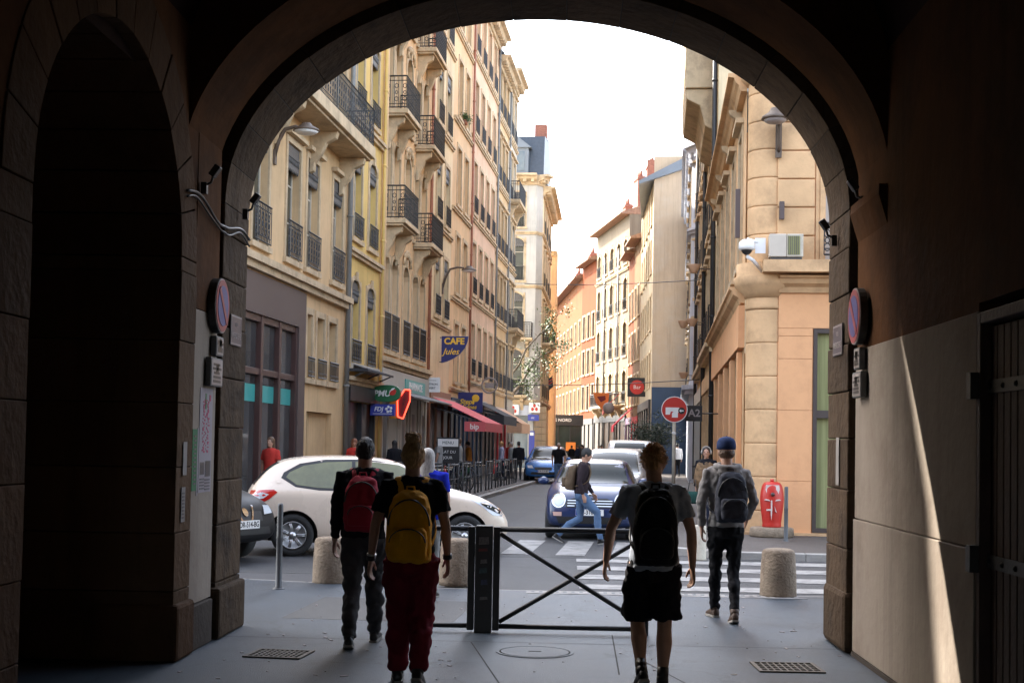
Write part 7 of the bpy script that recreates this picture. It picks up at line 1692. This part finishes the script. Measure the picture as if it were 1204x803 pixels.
def simple_car(name, lab, st, mat, u, v, rz, wb, wr, hasx=True, glass='carglass', lampz=.72, ptext='DR-514-BG', group=None):
    t, tr = car(name, lab, st, mat, S(u, v, -.05)[:], rz, wb, wr, group); top = max(s[3] for s in st); x1 = st[-1][0]
    zb = 1.03 if top < 1.7 else 1.12
    decal(tr, [(-.62, zb), (.62, zb), (.52, top-.1), (-.52, top-.1)], 'x', 1, A[glass], 'windscreen', t, .004)
    for s in (-1, 1):
        decal(tr, [(.62, zb), (.25, top-.13), (-.4, top-.09), (-.4, zb-.02)], 'y', s, A['carglass'], 'front_side_window', t)
        if 'van' not in name: decal(tr, [(-.46, top-.09), (-1.3, top-.12), (-1.5, zb+.08), (-1.2, zb-.02), (-.46, zb-.02)], 'y', s, A['carglass'], 'rear_side_window', t)
        seam(tr, [(-.43, zb-.04), (-.43, .32), (.62, .32), (.72, .9)], s, t)
        decal(tr, [(s*.42, lampz-.06), (s*.66, lampz-.05), (s*.70, lampz+.05), (s*.5, lampz+.06)], 'x', 1, A['lampglass'], 'headlamp', t, .012, .05); mirror(t, .62, s*.89, zb+.02, mat)
    decal(tr, [(-.36, lampz-.14), (.36, lampz-.14), (.38, lampz-.01), (-.38, lampz-.01)], 'x', 1, A['trimblk'], 'grille', t, .008)
    decal(tr, [(-.55, .40), (.55, .40), (.5, .50), (-.5, .50)], 'x', 1, A['trimblk'], 'lower_intake', t, .008); plate(t, x1+.012, .54, ptext, PI/2)
    return t, tr
simple_car('parked_car', 'silver grey car parked just behind the dark blue city car', SUV, A['car_grey'], -1.05, 33.6, DIR, (-1.35, 1.35), .33, ptext='BD-772-KE')
simple_car('parked_car', 'pale silver estate car parked between the grey car and the white van', SUV, A['car_grey'], -1.0, 40.3, DIR, (-1.35, 1.35), .33, ptext='FA-091-SZ')
simple_car('delivery_van', 'white van parked furthest back in the line of parked vehicles', VAN, A['van_white'], -1.0, 49.0, DIR, (-1.4, 1.45), .34, lampz=.8)
simple_car('blue_car', 'bright blue car with shiny windscreen facing the viewer beyond the terrace', SUV, A['car_blue'], -4.9, 60.5, DIR, (-1.35, 1.35), .33)
# black car nosing in behind the left jamb
t, tr = simple_car('black_car', 'black car with chrome V grille nosing in behind the left jamb', SUV, A['car_black'], -7.55, 18.75, rad(-24), (-1.35, 1.35), .33)
for s in (-1, 1): decal(tr, strip((s*.22, .78), (s*.10, .58), .03), 'x', 1, A['chrome'], 'chrome_v', t, .02)
decal(tr, strip((-.10, .58), (.10, .58), .03), 'x', 1, A['chrome'], 'chrome_v', t, .02); decal(tr, [(.055*math.cos(a), .70+.055*math.sin(a)) for a in [2*PI*i/14 for i in range(14)]], 'x', 1, A['chrome'], 'badge', t, .025, .03)
# ------------------------------------------------------------------ light, sky, camera
SUN_AZ = rad(SUN_AZ_DEG)      # direction to the sun, measured clockwise from +Y
SUN_EL = rad(SUN_EL_DEG)
w = bpy.data.worlds.new('World'); SC.world = w; w.use_nodes = True; nt = w.node_tree
bg = nt.nodes['Background']; sky = nt.nodes.new('ShaderNodeTexSky'); sky.sky_type = 'NISHITA'; sky.sun_disc = False
sky.sun_elevation = SUN_EL; sky.sun_rotation = SUN_AZ; sky.air_density = 1.0; sky.dust_density = 3.0; sky.ozone_density = 1.0
hs_ = nt.nodes.new('ShaderNodeHueSaturation'); hs_.inputs['Saturation'].default_value = .6; nt.links.new(sky.outputs[0], hs_.inputs['Color']); nt.links.new(hs_.outputs[0], bg.inputs[0]); bg.inputs[1].default_value = .15
sd = Vector((math.sin(SUN_AZ)*math.cos(SUN_EL), math.cos(SUN_AZ)*math.cos(SUN_EL), math.sin(SUN_EL)))
la = bpy.data.lights.new('sun', 'SUN'); la.energy = SUN_E; la.angle = rad(.4); la.color = (1, .93, .82)
lo = bpy.data.objects.new('sun', la); COL.objects.link(lo); lo.rotation_euler = sd.to_track_quat('Z', 'Y').to_euler(); lo.location = (0, 0, 60)
PSI = rad(2.25); TH = math.atan(60/1600); RHO = .0175
f = Vector((-math.sin(PSI)*math.cos(TH), math.cos(PSI)*math.cos(TH), math.sin(TH))); r0 = Vector((math.cos(PSI), math.sin(PSI), 0)); u0 = r0.cross(f)
cR = r0*math.cos(RHO)+u0*math.sin(RHO); cU = -r0*math.sin(RHO)+u0*math.cos(RHO)
cam = bpy.data.cameras.new('camera'); co = bpy.data.objects.new('camera', cam); COL.objects.link(co)
mt = Matrix((cR, cU, -f)).transposed().to_4x4(); mt.translation = (0, 0, 1.65); co.matrix_world = mt
cam.sensor_width = 36; cam.lens = 36*1600/1204; cam.shift_y = 60/1204; cam.clip_start = .1; cam.clip_end = 3000
SC.camera = co
vs = SC.view_settings; vs.view_transform = 'Standard'; vs.look = 'None'; vs.exposure = EXPOSURE; vs.gamma = 1
SC.render.engine = 'CYCLES'; SC.cycles.max_bounces = 8; SC.cycles.diffuse_bounces = 5; SC.cycles.glossy_bounces = 3
SC.cycles.transmission_bounces = 4; SC.cycles.caustics_reflective = False; SC.cycles.caustics_refractive = False
SC.cycles.use_denoising = True
